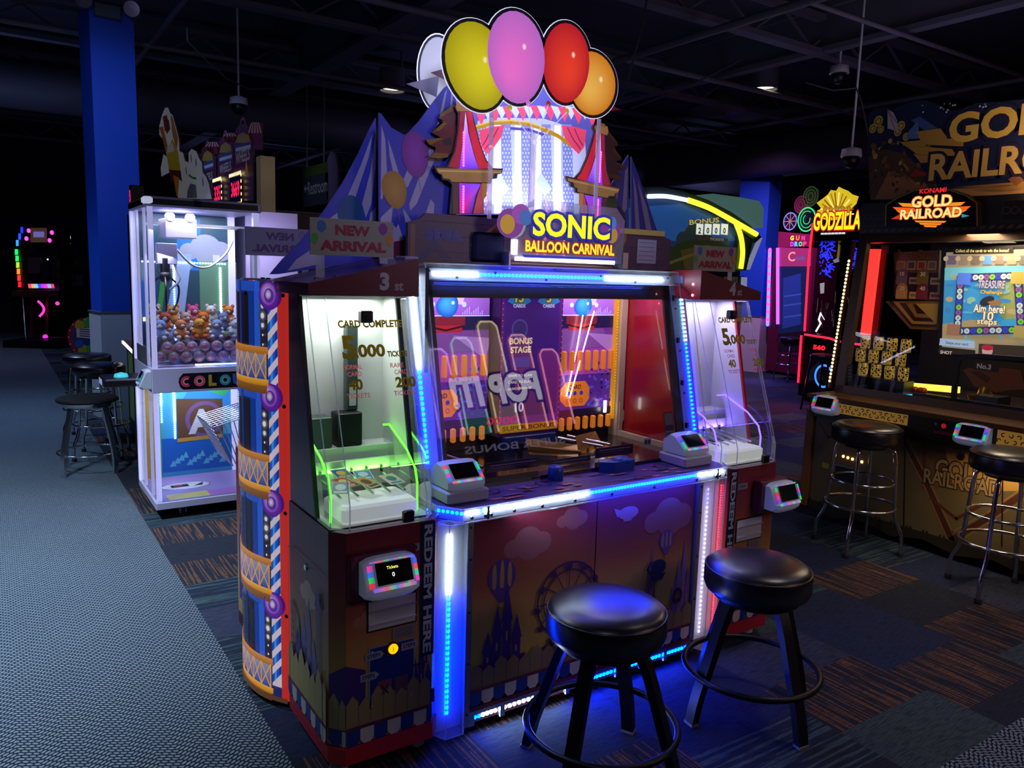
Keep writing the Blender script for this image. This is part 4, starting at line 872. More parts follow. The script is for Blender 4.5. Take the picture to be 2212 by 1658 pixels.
class Curved(Art):
    R = .40; TH = math.radians(38.7)
    def pt(s, a, b, h=None):
        t = -s.TH+a/s.R; r = s.R+(s.h if h is None else h); return Vector((1.217-r*cos(t), 3.10+r*sin(t), b))
    def rect(s, a0, b0, a1, b1, col, mat=None, col2=None):
        n = max(1, int(abs(a1-a0)/.02)); c, c2 = C(col), C(col2 or col); h = s.h
        for k in range(n):
            u, v = a0+(a1-a0)*k/n, a0+(a1-a0)*(k+1)/n; s.mb.face([s.pt(v, b0), s.pt(u, b0), s.pt(u, b1), s.pt(v, b1)], mat or s.mat, None, [c, c, c2, c2])
        s.up()
    def line(s, pts, w, col, mat=None):
        out = []
        for p, q in zip(pts, pts[1:]):
            n = max(1, int(math.hypot(q[0]-p[0], q[1]-p[1])/.02)); out += [(p[0]+(q[0]-p[0])*k/n, p[1]+(q[1]-p[1])*k/n) for k in range(n)]
        Art.line(s, out+[pts[-1]], w, col, mat)
b = MB(); CP_ = PRT(.62, .3); a = Curved(b, (0, 0, 0), UX, UZ, mat=CP_); ZT, ZB, AE = 1.668, .03, .545
a.rect(0, ZB, AE, ZT, '#1b2c6e')
for side in (0, 1):
    F = (lambda u: u) if not side else (lambda u: AE-u)
    def R_(u0, z0, u1, z1, c, c2=None): a.rect(F(u0), z0, F(u1), z1, c, col2=c2)
    R_(-.05, ZB, .038, ZT, '#cf2f28'); R_(.038, .08, .086, ZT, '#d8cbd6'); R_(.086, .08, .128, ZT, '#2a2632'); R_(.128, .08, .165, ZT, '#2d5fd0')
    h = a.h
    for k in range(24):
        z = .09+k*.066; a.h = h
        for j in range(4):
            u0, u1 = .038+.012*j, .038+.012*(j+1); s = .05*(j/4); z0 = z+(.05-s)
            if z0+.034 < ZT: b.face([a.pt(F(u0), z0), a.pt(F(u1), z0-.0125), a.pt(F(u1), z0+.022), a.pt(F(u0), z0+.0345)], CP_, ('#123a9c', '#1c56c8', '#3f92e8', '#1a4cb8')[j])
    a.up()
    for k in range(4):
        zz = .03+k*.4095
        R_(.165, zz+.16, .20, zz+.40, '#173a98'); R_(.150, zz+.372, .27, zz+.4095, '#2a55c0'); R_(.20, zz+.15, .272, zz+.365, '#15121c', '#1e1a28')
        for j, r in enumerate((.006, .006, .011, .014, .011, .006)):
            z = zz+.175+j*.036; a.ell(F(.107), z, r*1.5, r*1.7, '#8a8288', edge='#2a2632', n=14) if r > .008 else None; a.ell(F(.107), z, r*.7, r*.8, '#f4ecec', n=12)
for k in range(4):                                     # balconies
    z0 = .052+k*.4095; a.rect(.078, z0-.03, .467, z0, '#6e431c', col2='#8a5a24'); a.rect(.07, z0, .475, z0+.024, '#c47a18', col2='#e8a638'); h = a.h
    a.rect(.078, z0+.024, .467, z0+.118, '#26469c', col2='#8d8aa8'); n = 7
    for j in range(n+1):
        u = .082+j*(.381/n); a.h = h+.0004; a.line([(u, z0+.024), (u, z0+.12)], .006, '#d8942c')
        if j < n: v = u+.381/n; a.line([(u, z0+.024), (v, z0+.12)], .005, '#e0a038'); a.line([(v, z0+.024), (u, z0+.12)], .005, '#e0a038')
    a.rect(.07, z0+.118, .475, z0+.146, '#a86424', col2='#d08a3c'); a.up()
a.rect(0, ZB-.0, .545, .05, '#5a3a24')
cr = b.build('carousel_panel', G); tag(cr, 'curved backlit carousel panel with wooden balconies')
c = MB(ACR); a = Curved(c, (0, 0, 0), UX, UZ, mat=ACR, h=.012); a.rect(-.005, .04, .55, ZT, (1, 1, 1)); c.build('clear_cover', cr); s = MB(BLK); a = Curved(s, (0, 0, 0), UX, UZ, h=.013)
for k in range(4):
    for u in (.004, .205): a.ell(u, 1.62-k*.41 if u < .1 or k == 0 else 1.62, .008, .008, (.01, .01, .01), n=12, mat=BLK)
s.build('screw', cr)
for z in (1.617, 1.238, .830, .421):
    b = MB(PRT(.5, .25)); kk = Curved(b, (0, 0, 0), UX, UZ); p = kk.pt(.066, z, .0); d = (kk.pt(.066, z, 1.0)-p).normalized(); u = Vector((-d.y, d.x, 0)) if False else d.cross(Vector((0, 0, 1)))*-1
    q = Art(b, p+d*.012, u, UZ, mat=PRT(.5, .25)); n0 = q.n
    if n0.dot(d) < 0: q = Art(b, p+d*.012, -u, UZ, mat=PRT(.5, .25))
    b.cyl(p-d*.03, p+d*.010, .047, .050, 28, PRT(.3), '#5a1f9a'); q.ell(0, 0, .050, .054, '#8a3cc8', edge='#5a2098', off=(-.012, .012)); q.ell(-.004, .006, .038, .041, '#c9a0e0', edge='#8a48c8', off=(-.01, .016)); q.ell(0, 0, .024, .027, '#5a2a92', edge='#6a38a8'); q.ell(-.003, .004, .015, .018, '#e8d8f0', edge='#8a58c0')
    kb_ = b.build('round_knob', cr)
# ---- topper
TP = thing('topper_group', None, None) if False else None
K = lambda a, x, y: abs(a.px(x+1, y)[0]-a.px(x, y)[0])
b = MB(); a = Art(b, (0, 2.75, 0), UX, UZ); Wd = '#45304e'
B0, B1 = 1.345, 2.735
a.cut([(B0, 1.742), (B1, 1.742), (B1, 1.905), (B1-.05, 1.92), (B1-.07, 1.945), (B0+.075, 1.945), (B0+.055, 1.925), (B0, 1.905)], .02, Wd, '#2a1c30')
for z in (1.80, 1.86, 1.915): a.line([(B0+.06, z), (B1-.06, z)], .004, '#30203a')
a.rect(B0+.01, 1.75, B0+.03, 1.90, '#6a4a40')
for x0 in (1.37, 1.60, 2.32, 2.5): a.poly([(x0, 1.76), (x0+.09, 1.85), (x0+.18, 1.76), (x0+.14, 1.76), (x0+.09, 1.81), (x0+.04, 1.76)], '#2c2a5a')
for x0, x1 in ((1.62, 1.75), (2.36, 2.45)): a.poly([(x0, 1.83), (x1, 1.93), (x1, 1.89), (x0+.05, 1.83)], '#8a6434')
a.text('SEGA', 1.425, 1.845, .038, '#3a2c60', w=.155, bold=.03, out=.05, outcol='#1f3fa8'); a.rect(1.83, 1.742, 2.42, 1.778, '#6a2440')
a.rect(1.82, 1.744, 2.41, 1.768, '#b8a468', col2='#d8c888'); a.rect(2.40, 1.92, 2.69, 1.944, '#c8b060'); a.rect(2.52, 1.79, 2.64, 1.90, '#8a86a8', mat=PRT(.05))
for k in range(5): a.line([(2.53, 1.885-k*.02), (2.63, 1.885-k*.02)], .003, '#5a5a80')
bd = b.build('topper_board', G); b = MB(M('dark_display', '#0a1230', .55, spec=.2)); b.bbox(1.625, 1.775, 2.725, 2.752, 1.765, 1.885, .012); b.build('topper_display', bd)
b = MB(M('clear_blue_sheet', '#0e1a3c', .12)); b.face([(1.33, 2.70, 1.738), (2.72, 2.70, 1.738), (2.72, 2.748, 1.765), (1.33, 2.748, 1.765)]); b.bbox(2.015, 2.05, 2.695, 2.715, 1.738, 1.756); b.build('lower_ledge', G)
# side tents
TB, TW = '#3a3fc4', '#a79fcf'
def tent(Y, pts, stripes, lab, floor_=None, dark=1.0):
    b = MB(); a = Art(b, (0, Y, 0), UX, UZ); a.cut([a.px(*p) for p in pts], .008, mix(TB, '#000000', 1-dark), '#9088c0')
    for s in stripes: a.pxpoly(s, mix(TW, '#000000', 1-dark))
    return b, a
b, a = tent(2.96, [(812, 254), (813, 560), (600, 592), (583, 592), (610, 560), (650, 520), (700, 455), (740, 395), (775, 330), (800, 275)], [[(806, 285), (796, 340), (768, 425), (750, 425), (780, 355)], [(811, 290), (811, 360), (802, 440), (790, 470), (782, 440), (800, 370)], [(700, 480), (735, 455), (730, 500), (690, 520)], [(640, 560), (700, 520), (690, 570), (620, 585)], [(800, 460), (811, 448), (811, 520), (790, 520)]], '')
for x, y, rx, ry, c in ((757, 460, 28, 36, '#1f4f90'), ): k = K(a, x, y); a.ell(*a.px(x, y), rx*k, ry*k, c)
o = b.build('tent_board', G); tag(o, 'outer left striped blue tent board')
b, a = tent(2.86, [(818, 243), (824, 246), (845, 275), (872, 291), (880, 289), (905, 262), (935, 222), (960, 190), (985, 170), (985, 575), (819, 575)], [[(824, 270), (832, 300), (836, 375), (826, 430), (822, 430)], [(838, 300), (848, 330), (862, 376), (850, 376), (842, 340)], [(880, 366), (893, 378), (880, 405), (868, 395)], [(935, 300), (938, 345), (900, 440), (886, 455), (884, 440)], [(822, 470), (848, 445), (885, 560), (822, 560)], [(870, 450), (905, 500), (930, 430), (938, 440), (930, 560), (890, 560)], [(960, 200), (966, 192), (952, 270), (938, 295)], [(975, 190), (979, 188), (975, 260), (968, 270)]], '')
a.pxpoly([(848, 450), (860, 445), (868, 470), (855, 492), (845, 480)], TB); a.pxpoly([(850, 522), (885, 515), (885, 560), (850, 560)], '#6a1c44')
for x, y, rx, ry, c, e in ((897, 334, 29, 44, '#9a3cc0', '#7a2a98'), (852, 410, 26, 37, '#c0924a', '#a87838')): k = K(a, x, y); a.ell(*a.px(x, y), rx*k, ry*k, c, edge=e, rot=.12 if x > 870 else .25, egg=.08); q = a.px(x+6, y+ry); a.line([q, (q[0]+.012, q[1]-.06)], .002, e)
o = b.build('tent_board', G); tag(o, 'inner left striped tent board with printed balloons')
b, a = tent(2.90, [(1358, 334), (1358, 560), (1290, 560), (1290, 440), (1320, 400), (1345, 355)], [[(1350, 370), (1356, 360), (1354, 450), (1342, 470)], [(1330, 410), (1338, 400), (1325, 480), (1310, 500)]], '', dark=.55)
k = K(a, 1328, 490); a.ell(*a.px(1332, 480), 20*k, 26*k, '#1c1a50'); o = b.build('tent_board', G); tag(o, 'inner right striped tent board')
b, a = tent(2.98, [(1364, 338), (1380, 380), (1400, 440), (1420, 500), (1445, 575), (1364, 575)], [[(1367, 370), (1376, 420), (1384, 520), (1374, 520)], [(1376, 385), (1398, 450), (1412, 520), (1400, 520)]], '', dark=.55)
o = b.build('tent_board', G); tag(o, 'outer right striped tent board')
# big tent back panel, lit from within
zz = lambda x, y: (900+x*.2533, 180+y*.2533)
LIT = PRT(.62, .4); b = MB(); a = Art(b, (0, 2.96, 0), UX, UZ, mat=LIT); Q = lambda x, y: a.px(*zz(x, y))
a.cut([Q(*p) for p in ((150, 1120), (150, 235), (330, -60), (420, -160), (560, -200), (1250, -150), (1430, 200), (1640, 560), (1640, 1120))], .012, '#6a68d0', mat=PRT(.45))
for p in ([(330, -40), (380, -100), (250, 240), (180, 330)], [(420, -120), (450, -150), (360, 130), (330, 150)]): a.poly([Q(*q) for q in p], '#b8b4ec', PRT(.5))
a.poly([Q(*p) for p in ((520, 320), (640, 290), (1080, 300), (1180, 330), (1430, 420), (1480, 1110), (430, 1110), (470, 700))], '#c4cdf8', LIT)
for x in (560, 770, 940, 1110, 1290): a.poly([Q(x-52, 350), Q(x+30, 350), Q(x+52, 1110), Q(x-40, 1110)], '#8f9ae8', PRT(.5)); h = a.h; [(a.ell(*Q(x-36+26*j+ (13 if i % 2 else 0), 390+i*34), .0042, .0042, '#d8e4ff', n=8), setattr(a, 'h', h)) for i in range(21) for j in range(4)]; a.up()
for x in (690, 862, 1030, 1200): a.poly([Q(x-24, 360), Q(x+24, 360), Q(x+30, 1110), Q(x-30, 1110)], '#ffffff', PRT(1.0)); 
for x in (700, 1060): a.poly([Q(x, 760), Q(x+90, 900), Q(x+30, 960), Q(x-50, 830)], '#b8d0ff', LIT)
for k in range(9): x = 490+k*118; a.poly([Q(x, 190+(k-4)**2*2), Q(x+112, 190+(k-3)**2*2), Q(x+60, 320+(k-4)**2*3)], '#f04a78', PRT(.8)); a.poly([Q(x+60, 190), Q(x+112, 200), Q(x+170, 200), Q(x+115, 310)], '#d8e8ff', LIT) if k < 8 else None
a.line([Q(*p) for p in ((500, 378), (640, 338), (800, 330), (950, 345), (1090, 395), (1200, 450), (1300, 520))], .018, '#c99a18', PRT(.5)); a.line([Q(*p) for p in ((500, 365), (640, 325), (800, 318), (950, 333), (1090, 383))], .006, '#e8c848', PRT(.6)); a.line([Q(*p) for p in ((800, 385), (950, 395), (1080, 440))], .012, '#5a50b8', PRT(.5))
for side in (0, 1):
    f = (lambda x: x) if not side else (lambda x: 2*985-x)
    a.poly([Q(f(x), y) for x, y in ((530, 400), (640, 370), (742, 360), (715, 460), (655, 545), (595, 605), (545, 540))], '#e84a72', PRT(.7)); a.line([Q(f(x), y) for x, y in ((690, 380), (640, 480), (580, 560))], .006, '#a82a58', PRT(.5)); a.line([Q(f(x), y) for x, y in ((630, 390), (590, 480), (560, 530))], .006, '#a82a58', PRT(.5))
o = b.build('tent_back_panel', G); tag(o, 'white lit tent back panel with pennants and curtains')
lamp('tent_lamp', 'AREA', (1.98, 2.90, 2.02), (1.98, 2.93, 2.4), 1.2, (.75, .7, 1), shape='RECTANGLE', size=.55, size_y=.04)
def turret(mx, lab):
    b = MB(); a = Art(b, (0, 2.84, 0), UX, UZ); M0 = 1.985
    Q = (lambda x, y: a.px(*zz(x, y))) if not mx else (lambda x, y: (lambda p: (2*M0-p[0], p[1]))(a.px(*zz(x, y))))
    P = lambda pts: [Q(*p) for p in pts]
    fr = [(355, 165), (280, 205), (200, 265), (190, 300), (240, 320), (150, 385), (130, 420), (205, 460), (150, 470), (75, 480), (110, 525), (165, 545), (150, 590), (105, 632), (180, 640), (262, 632), (320, 560), (360, 400)]
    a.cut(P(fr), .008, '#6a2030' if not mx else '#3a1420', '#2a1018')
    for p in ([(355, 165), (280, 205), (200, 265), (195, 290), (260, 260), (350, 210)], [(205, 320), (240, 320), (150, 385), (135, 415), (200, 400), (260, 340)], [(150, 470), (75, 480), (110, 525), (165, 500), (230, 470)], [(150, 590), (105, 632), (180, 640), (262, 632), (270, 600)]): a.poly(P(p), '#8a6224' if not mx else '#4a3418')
    a.poly(P([(225, 480), (290, 460), (300, 520), (240, 530)]), '#241634')
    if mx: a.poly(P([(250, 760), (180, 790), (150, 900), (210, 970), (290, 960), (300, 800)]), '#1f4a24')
    o1 = None; a.h = .004
    a2 = Art(b, (0, 2.83, 0), UX, UZ)
    Q2 = (lambda x, y: a2.px(*zz(x, y))) if not mx else (lambda x, y: (lambda p: (2*M0-p[0], p[1]))(a2.px(*zz(x, y))))
    P2 = lambda pts: [Q2(*p) for p in pts]
    out = [(365, 135), (440, 135), (440, 165), (490, 175), (500, 215), (478, 250), (495, 330), (545, 520), (595, 650), (650, 722), (740, 725), (722, 770), (690, 775), (685, 810), (640, 815), (635, 855), (590, 855), (560, 860), (575, 1112), (280, 1112), (300, 860), (270, 830), (215, 820), (210, 780), (170, 760), (145, 700), (255, 712), (315, 580), (345, 420), (352, 260), (322, 200), (365, 175)]
    a2.cut(P2(out), .012, '#3a2840', '#2a1c2c')
    a2.poly(P2([(372, 240), (412, 240), (400, 430), (360, 725), (270, 712), (330, 580), (360, 400)]), '#a81c40', PRT(.35)); a2.poly(P2([(425, 240), (472, 240), (485, 330), (535, 520), (590, 660), (632, 725), (530, 728), (480, 560), (445, 400)]), '#d8203c', PRT(.45))
    a2.poly(P2([(416, 240), (440, 420), (485, 600), (528, 728), (362, 728), (392, 520)]), '#9a5cf0', PRT(.9), [C('#e0c8ff'), C('#b070ff'), C('#a060f0'), C('#6030c8'), C('#7a28e0'), C('#c050f0')])  # purple gradient and glow paint the lamps' light on the white wedge
    a2.poly(P2([(345, 150), (475, 180), (488, 205), (470, 238), (345, 238), (332, 200)]), '#c08a4a', PRT(.12)); a2.poly(P2([(375, 140), (432, 140), (432, 170), (375, 170)]), '#a8742c', PRT(.12))
    a2.poly(P2([(165, 722), (725, 738), (712, 765), (660, 770), (650, 805), (620, 812), (615, 845), (300, 840), (280, 815), (225, 808), (215, 775), (185, 765)]), '#b88a50', PRT(.14)); a2.line(P2([(185, 745), (715, 758)]), .006, '#d8b070', PRT(.2))
    a2.poly(P2([(300, 850), (360, 850), (350, 1110), (310, 1110)]), '#6a4a50'); a2.poly(P2([(362, 850), (545, 858), (500, 960), (470, 1110), (365, 1110)]), '#6a30d0', PRT(.8), [C('#8030e0'), C('#8040f0'), C('#6030d0'), C('#4020a0'), C('#e01060')]); a2.poly(P2([(548, 860), (575, 860), (570, 1110), (480, 1110), (515, 960)]), '#c84a60', PRT(.35))
    a2.poly(P2([(555, 850), (602, 852), (595, 960), (560, 1000)]), '#c8903c', PRT(.25))
    pk = EM('led_magenta', (1, .05, .35), 7); p, q = a2.pt(*Q2(400, 420)), a2.pt(*Q2(398, 700)); b.dots(p, q, 13, .005, (0, -1, 0), pk); p, q = a2.pt(*Q2(398, 880)), a2.pt(*Q2(395, 1095)); b.dots(p, q, 11, .005, (0, -1, 0), pk)
    o = b.build('turret', G); tag(o, lab)
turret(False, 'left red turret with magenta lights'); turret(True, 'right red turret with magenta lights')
# balloons on a clear sheet
z1 = lambda x, y: (860+x*.3619, y*.3619)
b = MB(); BL = PRT(.66, .3); a = Art(b, (0, 2.72, 0), UX, UZ, mat=BL); k = K(a, 1110, 150); kz = abs(a.px(1110, 151)[1]-a.px(1110, 150)[1])
o_ = []
def egg(x, y, rx, ry, c, edge, rot, hi, off):
    p = a.px(*z1(x, y)); a.ell(*p, rx*.3619*k, ry*.3619*kz, c, edge=edge, rot=rot, egg=.04, off=off); h = a.px(*z1(*hi)); a.ell(*h, .011, .014, '#fff0d0', edge=c, n=14)
WB = Art(MB(), (0, 2.99, 0), UX, UZ, mat=PRT(.42)); wb = WB.mb; kw = K(WB, 940, 160); WB.cut([(lambda p: (p[0]+.098*cos(t*pi/16), p[1]+.155*sin(t*pi/16)))(WB.px(948, 160)) for t in range(32)], .006, '#c9c9dc', mat=PRT(.42)); p = WB.px(948, 160); WB.ring(*p, .098, .010, '#2c3048', rb=.155); WB.ring(*p, .103, .005, '#e8ecff', rb=.160, mat=PRT(.9)); wo = wb.build('white_balloon', G)
f = MB(); fa = Art(f, (0, 2.95, 0), UX, UZ); fa.cut([fa.px(*z1(*p)) for p in ((50, 500), (245, 452), (230, 578))], .004, '#8f88a4'); fa.cut([fa.px(*z1(*p)) for p in ((195, 432), (320, 398), (370, 520))], .004, '#6a1c34'); fa.cut([fa.px(*z1(*p)) for p in ((1265, 625), (1330, 655), (1270, 662))], .004, '#8a1c30'); f.build('pennant_flag', G)
cl = MB(GLASS('balloon_sheet', gloss=.5)); ca = Art(cl, (0, 2.735, 0), UX, UZ, mat=cl.mat)
EGG = [(470, 395, 172, 255, .30), (707, 345, 172, 275, .05), (1003, 378, 152, 250, -.10), (1160, 500, 158, 205, -.35)]
rim = MB(PRT(.75)); ra = Art(rim, (0, 2.726, 0), UX, UZ, mat=PRT(.75))
for x, y, rx, ry, ro in EGG:
    p = ra.px(*z1(x, y))
    for gx, c in ((24, '#e4e8ff'), (19, '#101420')):
        pts = []; A_, B_ = (rx+gx)*.3619*k, (ry+gx)*.3619*kz
        for t in range(40): q = 2*pi*t/40; u, v = A_*cos(q)*(1+.04*sin(q)), B_*sin(q); pts.append((p[0]+u*cos(ro)-v*sin(ro), p[1]+u*sin(ro)+v*cos(ro)))
        if gx == 24: rim.face([ra.pt(*s, -.002) for s in pts], PRT(.75), c)
        else: o_.append(pts)
for pts in o_: rim.face([ra.pt(*s, .0008) for s in pts], PRT(), '#10131f')
ro_ = rim.build('balloon_backing', G)
egg(*EGG[3][:4], '#f0b850', '#d07818', EGG[3][4], (1210, 475), (-.02, -.03)); egg(*EGG[0][:4], '#dcd020', '#a89c10', EGG[0][4], (518, 358), (.03, -.02)); egg(*EGG[2][:4], '#f04028', '#b81c28', EGG[2][4], (1045, 328), (.02, -.04)); egg(*EGG[1][:4], '#f070c8', '#b868c0', EGG[1][4], (752, 280), (-.03, -.06))
for (x, y), (x2, y2), c in (((665, 650), (800, 838), '#b0a010'), ((775, 622), (806, 838), '#d070c0'), ((895, 625), (820, 838), '#b01c28'), ((1005, 670), (840, 838), '#d08a30')):
    p, q = a.px(*z1(x, y)), a.px(*z1(x2, y2)); a.ell(p[0], p[1]+.004, .012, .012, c, n=10); a.line([p, q], .004, '#d8c8e8')
p = a.px(*z1(815, 850)); a.line([p, (p[0]+.002, p[1]-.10)], .006, '#d8d0e8'); a.ell(p[0], p[1], .012, .010, '#e8e0f0')
o = b.build('balloon_bunch', G); tag(o, 'bunch of four printed balloons, yellow, pink, red and orange'); c = MB(EDGE); c.beam((1.90, 2.73, 1.945), (1.90, 2.73, 2.30), .03, .004, (0, 1, 0)).beam((1.70, 2.738, 1.94), (1.70, 2.738, 2.45), .02, .004, (0, 1, 0)).beam((2.25, 2.738, 1.94), (2.25, 2.738, 2.40), .02, .004, (0, 1, 0)); c.build('clear_support', G)
# title logo
b = MB(); a = Art(b, (0, 2.665, 0), UX, UZ, mat=PRT(.8)); a.h = .001
cl = MB(GLASS('logo_sheet', gloss=.5, haze=.10, hazecol=(.8, .85, 1))); ca = Art(cl, (0, 2.672, 0), UX, UZ)
p0, p1 = a.px(1110, 560), a.px(1342, 450)
ca.cut([(p0[0]-.01, p0[1]), (p1[0]+.03, p0[1]), (p1[0]+.03, p1[1]-.05), (p1[0]-.02, p1[1]), (p0[0]+.1, p1[1]+.005), (p0[0]+.03, p1[1]-.04), (p0[0]-.01, p1[1]-.09)], .006, (1, 1, 1), mat=cl.mats[0] if cl.mats else cl.mat, smat=EDGE)
for x, y, r, c, e in ((1102, 482, 29, '#8a3ca0', '#a84cc0'), (1125, 462, 20, '#a850b8', '#b858c8'), (1318, 500, 26, '#8a3ca0', '#a84cc0')): a.ell(*a.px(x, y), r*k, r*kz*1.15, c, mat=PRT(.35))
a.ell(*a.px(1096, 484), 16*k, 22*kz, '#d0a030', mat=PRT(.35)); a.ell(*a.px(1322, 508), 14*k, 20*kz, '#c8a030', mat=PRT(.35)); a.ell(*a.px(1135, 470), 14*k, 18*kz, '#3a78c8', mat=PRT(.35)); a.ell(*a.px(1322, 482), 11*k, 16*kz, '#4a88d8', mat=PRT(.35))
s0, s1 = a.px(1150, 509), a.px(1316, 516); hh = a.px(1150, 456)[1]-s0[1]
a.text('SONIC', s0[0], s0[1], hh, '#e8e810', w=s1[0]-s0[0], bold=.035, out=.085, outcol='#1828a0', mat=PRT(1.0), outmat=PRT(.55))
s0, s1 = a.px(1134, 543), a.px(1326, 548); hh = a.px(1134, 518)[1]-s0[1]
a.poly([(s0[0]-.015, s0[1]-.012), (s1[0]+.015, s0[1]-.012), (s1[0]+.015, s0[1]-.02), (s0[0]-.005, s0[1]-.024)], '#2030b8', PRT(.7))
a.text('BALLOON CARNIVAL', s0[0], s0[1], hh, '#f0e020', w=s1[0]-s0[0], bold=.035, out=.07, outcol='#c02048', mat=PRT(1.0), outmat=PRT(.5))
o = b.build('title_logo', G); tag(o, 'lit yellow and blue title logo'); cl.build('clear_plate', o); l = MB(EM('logo_light', (.75, .75, 1), 3.2)); l.box(p0[0]+.02, p1[0]-.02, 2.668, 2.690, p0[1]-.004, p0[1]+.012); l.box(p0[0]+.0, p0[0]+.018, 2.668, 2.69, p0[1]+.02, p0[1]+.08); l.build('logo_light', o)
b = MB(ALU); b.box(p0[0]-.02, p0[0]-.012, 2.67, 2.75, p0[1]-.04, p0[1]+.03).box(p1[0]+.03, p1[0]+.06, 2.67, 2.74, p0[1]-.02, p0[1]+.05); b.build('logo_bracket', G)
# ================================================================== stools
VIN = M('black_vinyl', '#15151a', .31, spec=.8, bump=(60, .05))
def sweep(mb, pts, side, w, t, mat):
    """rectangular bar along pts, its broad face across side"""
    side = Vector(side).normalized(); ring = []; pts = [Vector(p) for p in pts]
    for i, p in enumerate(pts):
        d = (pts[min(i+1, len(pts)-1)]-pts[max(i-1, 0)]).normalized(); n = d.cross(side).normalized(); s2 = n.cross(d)
        ring.append([p+s2*(a*w/2)+n*(b*t/2) for a, b in ((-1, -1), (1, -1), (1, 1), (-1, 1))])
    vs = sum(ring, []); fs = [(3, 2, 1, 0)]; N = len(pts)
    for i in range(N-1):
        for k in range(4): l = (k+1) % 4; fs.append((i*4+k, i*4+l, i*4+4+l, i*4+4+k))
    b = (N-1)*4; fs.append((b, b+1, b+2, b+3)); mb.add(vs, fs, mat)
def smooth_path(pts, n=5):
    P = [Vector(p) for p in pts]; out = []
    for i in range(len(P)-1):
        a, b, c, d = P[max(i-1, 0)], P[i], P[i+1], P[min(i+2, len(P)-1)]
        for k in range(n): t = k/n; out.append(.5*((2*b)+(c-a)*t+(2*a-5*b+4*c-d)*t*t+(3*b-a-3*c+d)*t**3))
    return out+[P[-1]]
def cushion(t, r, z0, z1, mat=VIN, lab=None):
    h = z1-z0; b = MB(mat)
    b.lathe([(r*.86, z0), (r*.955, z0+h*.06), (r*.995, z0+h*.22), (r*.995, z0+h*.62), (r*.975, z0+h*.74)], n=48); b.lathe([(r*.955, z0+h*.735), (r*.975, z0+h*.75), (r*.965, z0+h*.785), (r*.88, z0+h*.90), (r*.62, z0+h*.97), (r*.3, z1), (.0001, z1)], n=48)
    o = b.build('seat', t, (0, 0, 0)); MB(mat).tube([(r*.972*cos(k*pi/24), r*.972*sin(k*pi/24), z0+h*.745) for k in range(48)], .0045, 6, True).build('welt', o, (0, 0, 0)); return o
def black_stool(loc, rz, lab):
    t = thing('bar_stool', lab, 'stool', loc, 'black stools at the card game', rz); t['_o'] = [0, 0, 0]
    cushion(t, .208, .505, .632); MB(BMET).lathe([(.15, .47), (.17, .485), (.17, .506)], n=32).build('seat_plate', t)
    for k in range(4):
        q = k*pi/2; d = Vector((cos(q), sin(q), 0)); s = (-sin(q), cos(q), 0); b = MB(BMET)
        sweep(b, smooth_path([d*.125+Vector((0, 0, .49)), d*.165+Vector((0, 0, .40)), d*.215+Vector((0, 0, .25)), d*.262+Vector((0, 0, .11)), d*.285+Vector((0, 0, .008))]), s, .046, .030, BMET)
        l = b.build('leg', t); e = d*.286; g = MB(M('grey_glide', '#8a8a90', .5)); c = e+Vector((0, 0, .006)); g.beam(c+Vector(s)*-.024, c+Vector(s)*.024, .034, .011); g.build('glide', l)
    MB(BMET).tube([(.262*cos(k*pi/24), .262*sin(k*pi/24), .185) for k in range(48)], .0125, 10, True).build('foot_ring', t)
    return t
black_stool((1.70, 1.915, 0), math.radians(27), 'black padded stool nearest the camera, its seat catching blue light')
black_stool((2.485, 1.915, 0), math.radians(-8), 'black padded stool in front of the right card case')
def chrome_stool(loc, rz, lab):
    t = thing('chrome_stool', lab, 'stool', loc, None, rz); t['_o'] = [0, 0, 0]
    b = MB(M('black_felt_seat', '#0d0d12', .75)); b.lathe([(.22, .585), (.232, .592), (.232, .606), (.21, .622), (.12, .632), (.0001, .634)], n=40); b.build('seat', t); MB(CHROME).lathe([(.17, .545), (.185, .55), (.185, .587)], n=36).build('seat_band', t)
    for k in range(4):
        q = k*pi/2; d = Vector((cos(q), sin(q), 0)); b = MB(CHROME)
        sweep(b, smooth_path([d*.165+Vector((0, 0, .57)), d*.185+Vector((0, 0, .48)), d*.225+Vector((0, 0, .33)), d*.255+Vector((0, 0, .19)), d*.265+Vector((0, 0, .10)), d*.262+Vector((0, 0, 0))]), (-sin(q), cos(q), 0), .042, .018, M('satin_chrome', '#dfe1e8', .30, 1)); b.build('leg', t)
    MB(CHROME).tube([(.238*cos(k*pi/24), .238*sin(k*pi/24), .165) for k in range(48)], .008, 8, True).build('foot_ring', t)
p = atz(196, 1015, 0); chrome_stool((p.x, p.y, 0), math.radians(38), 'low chrome stool with four bowed flat legs, beside the crane machine')
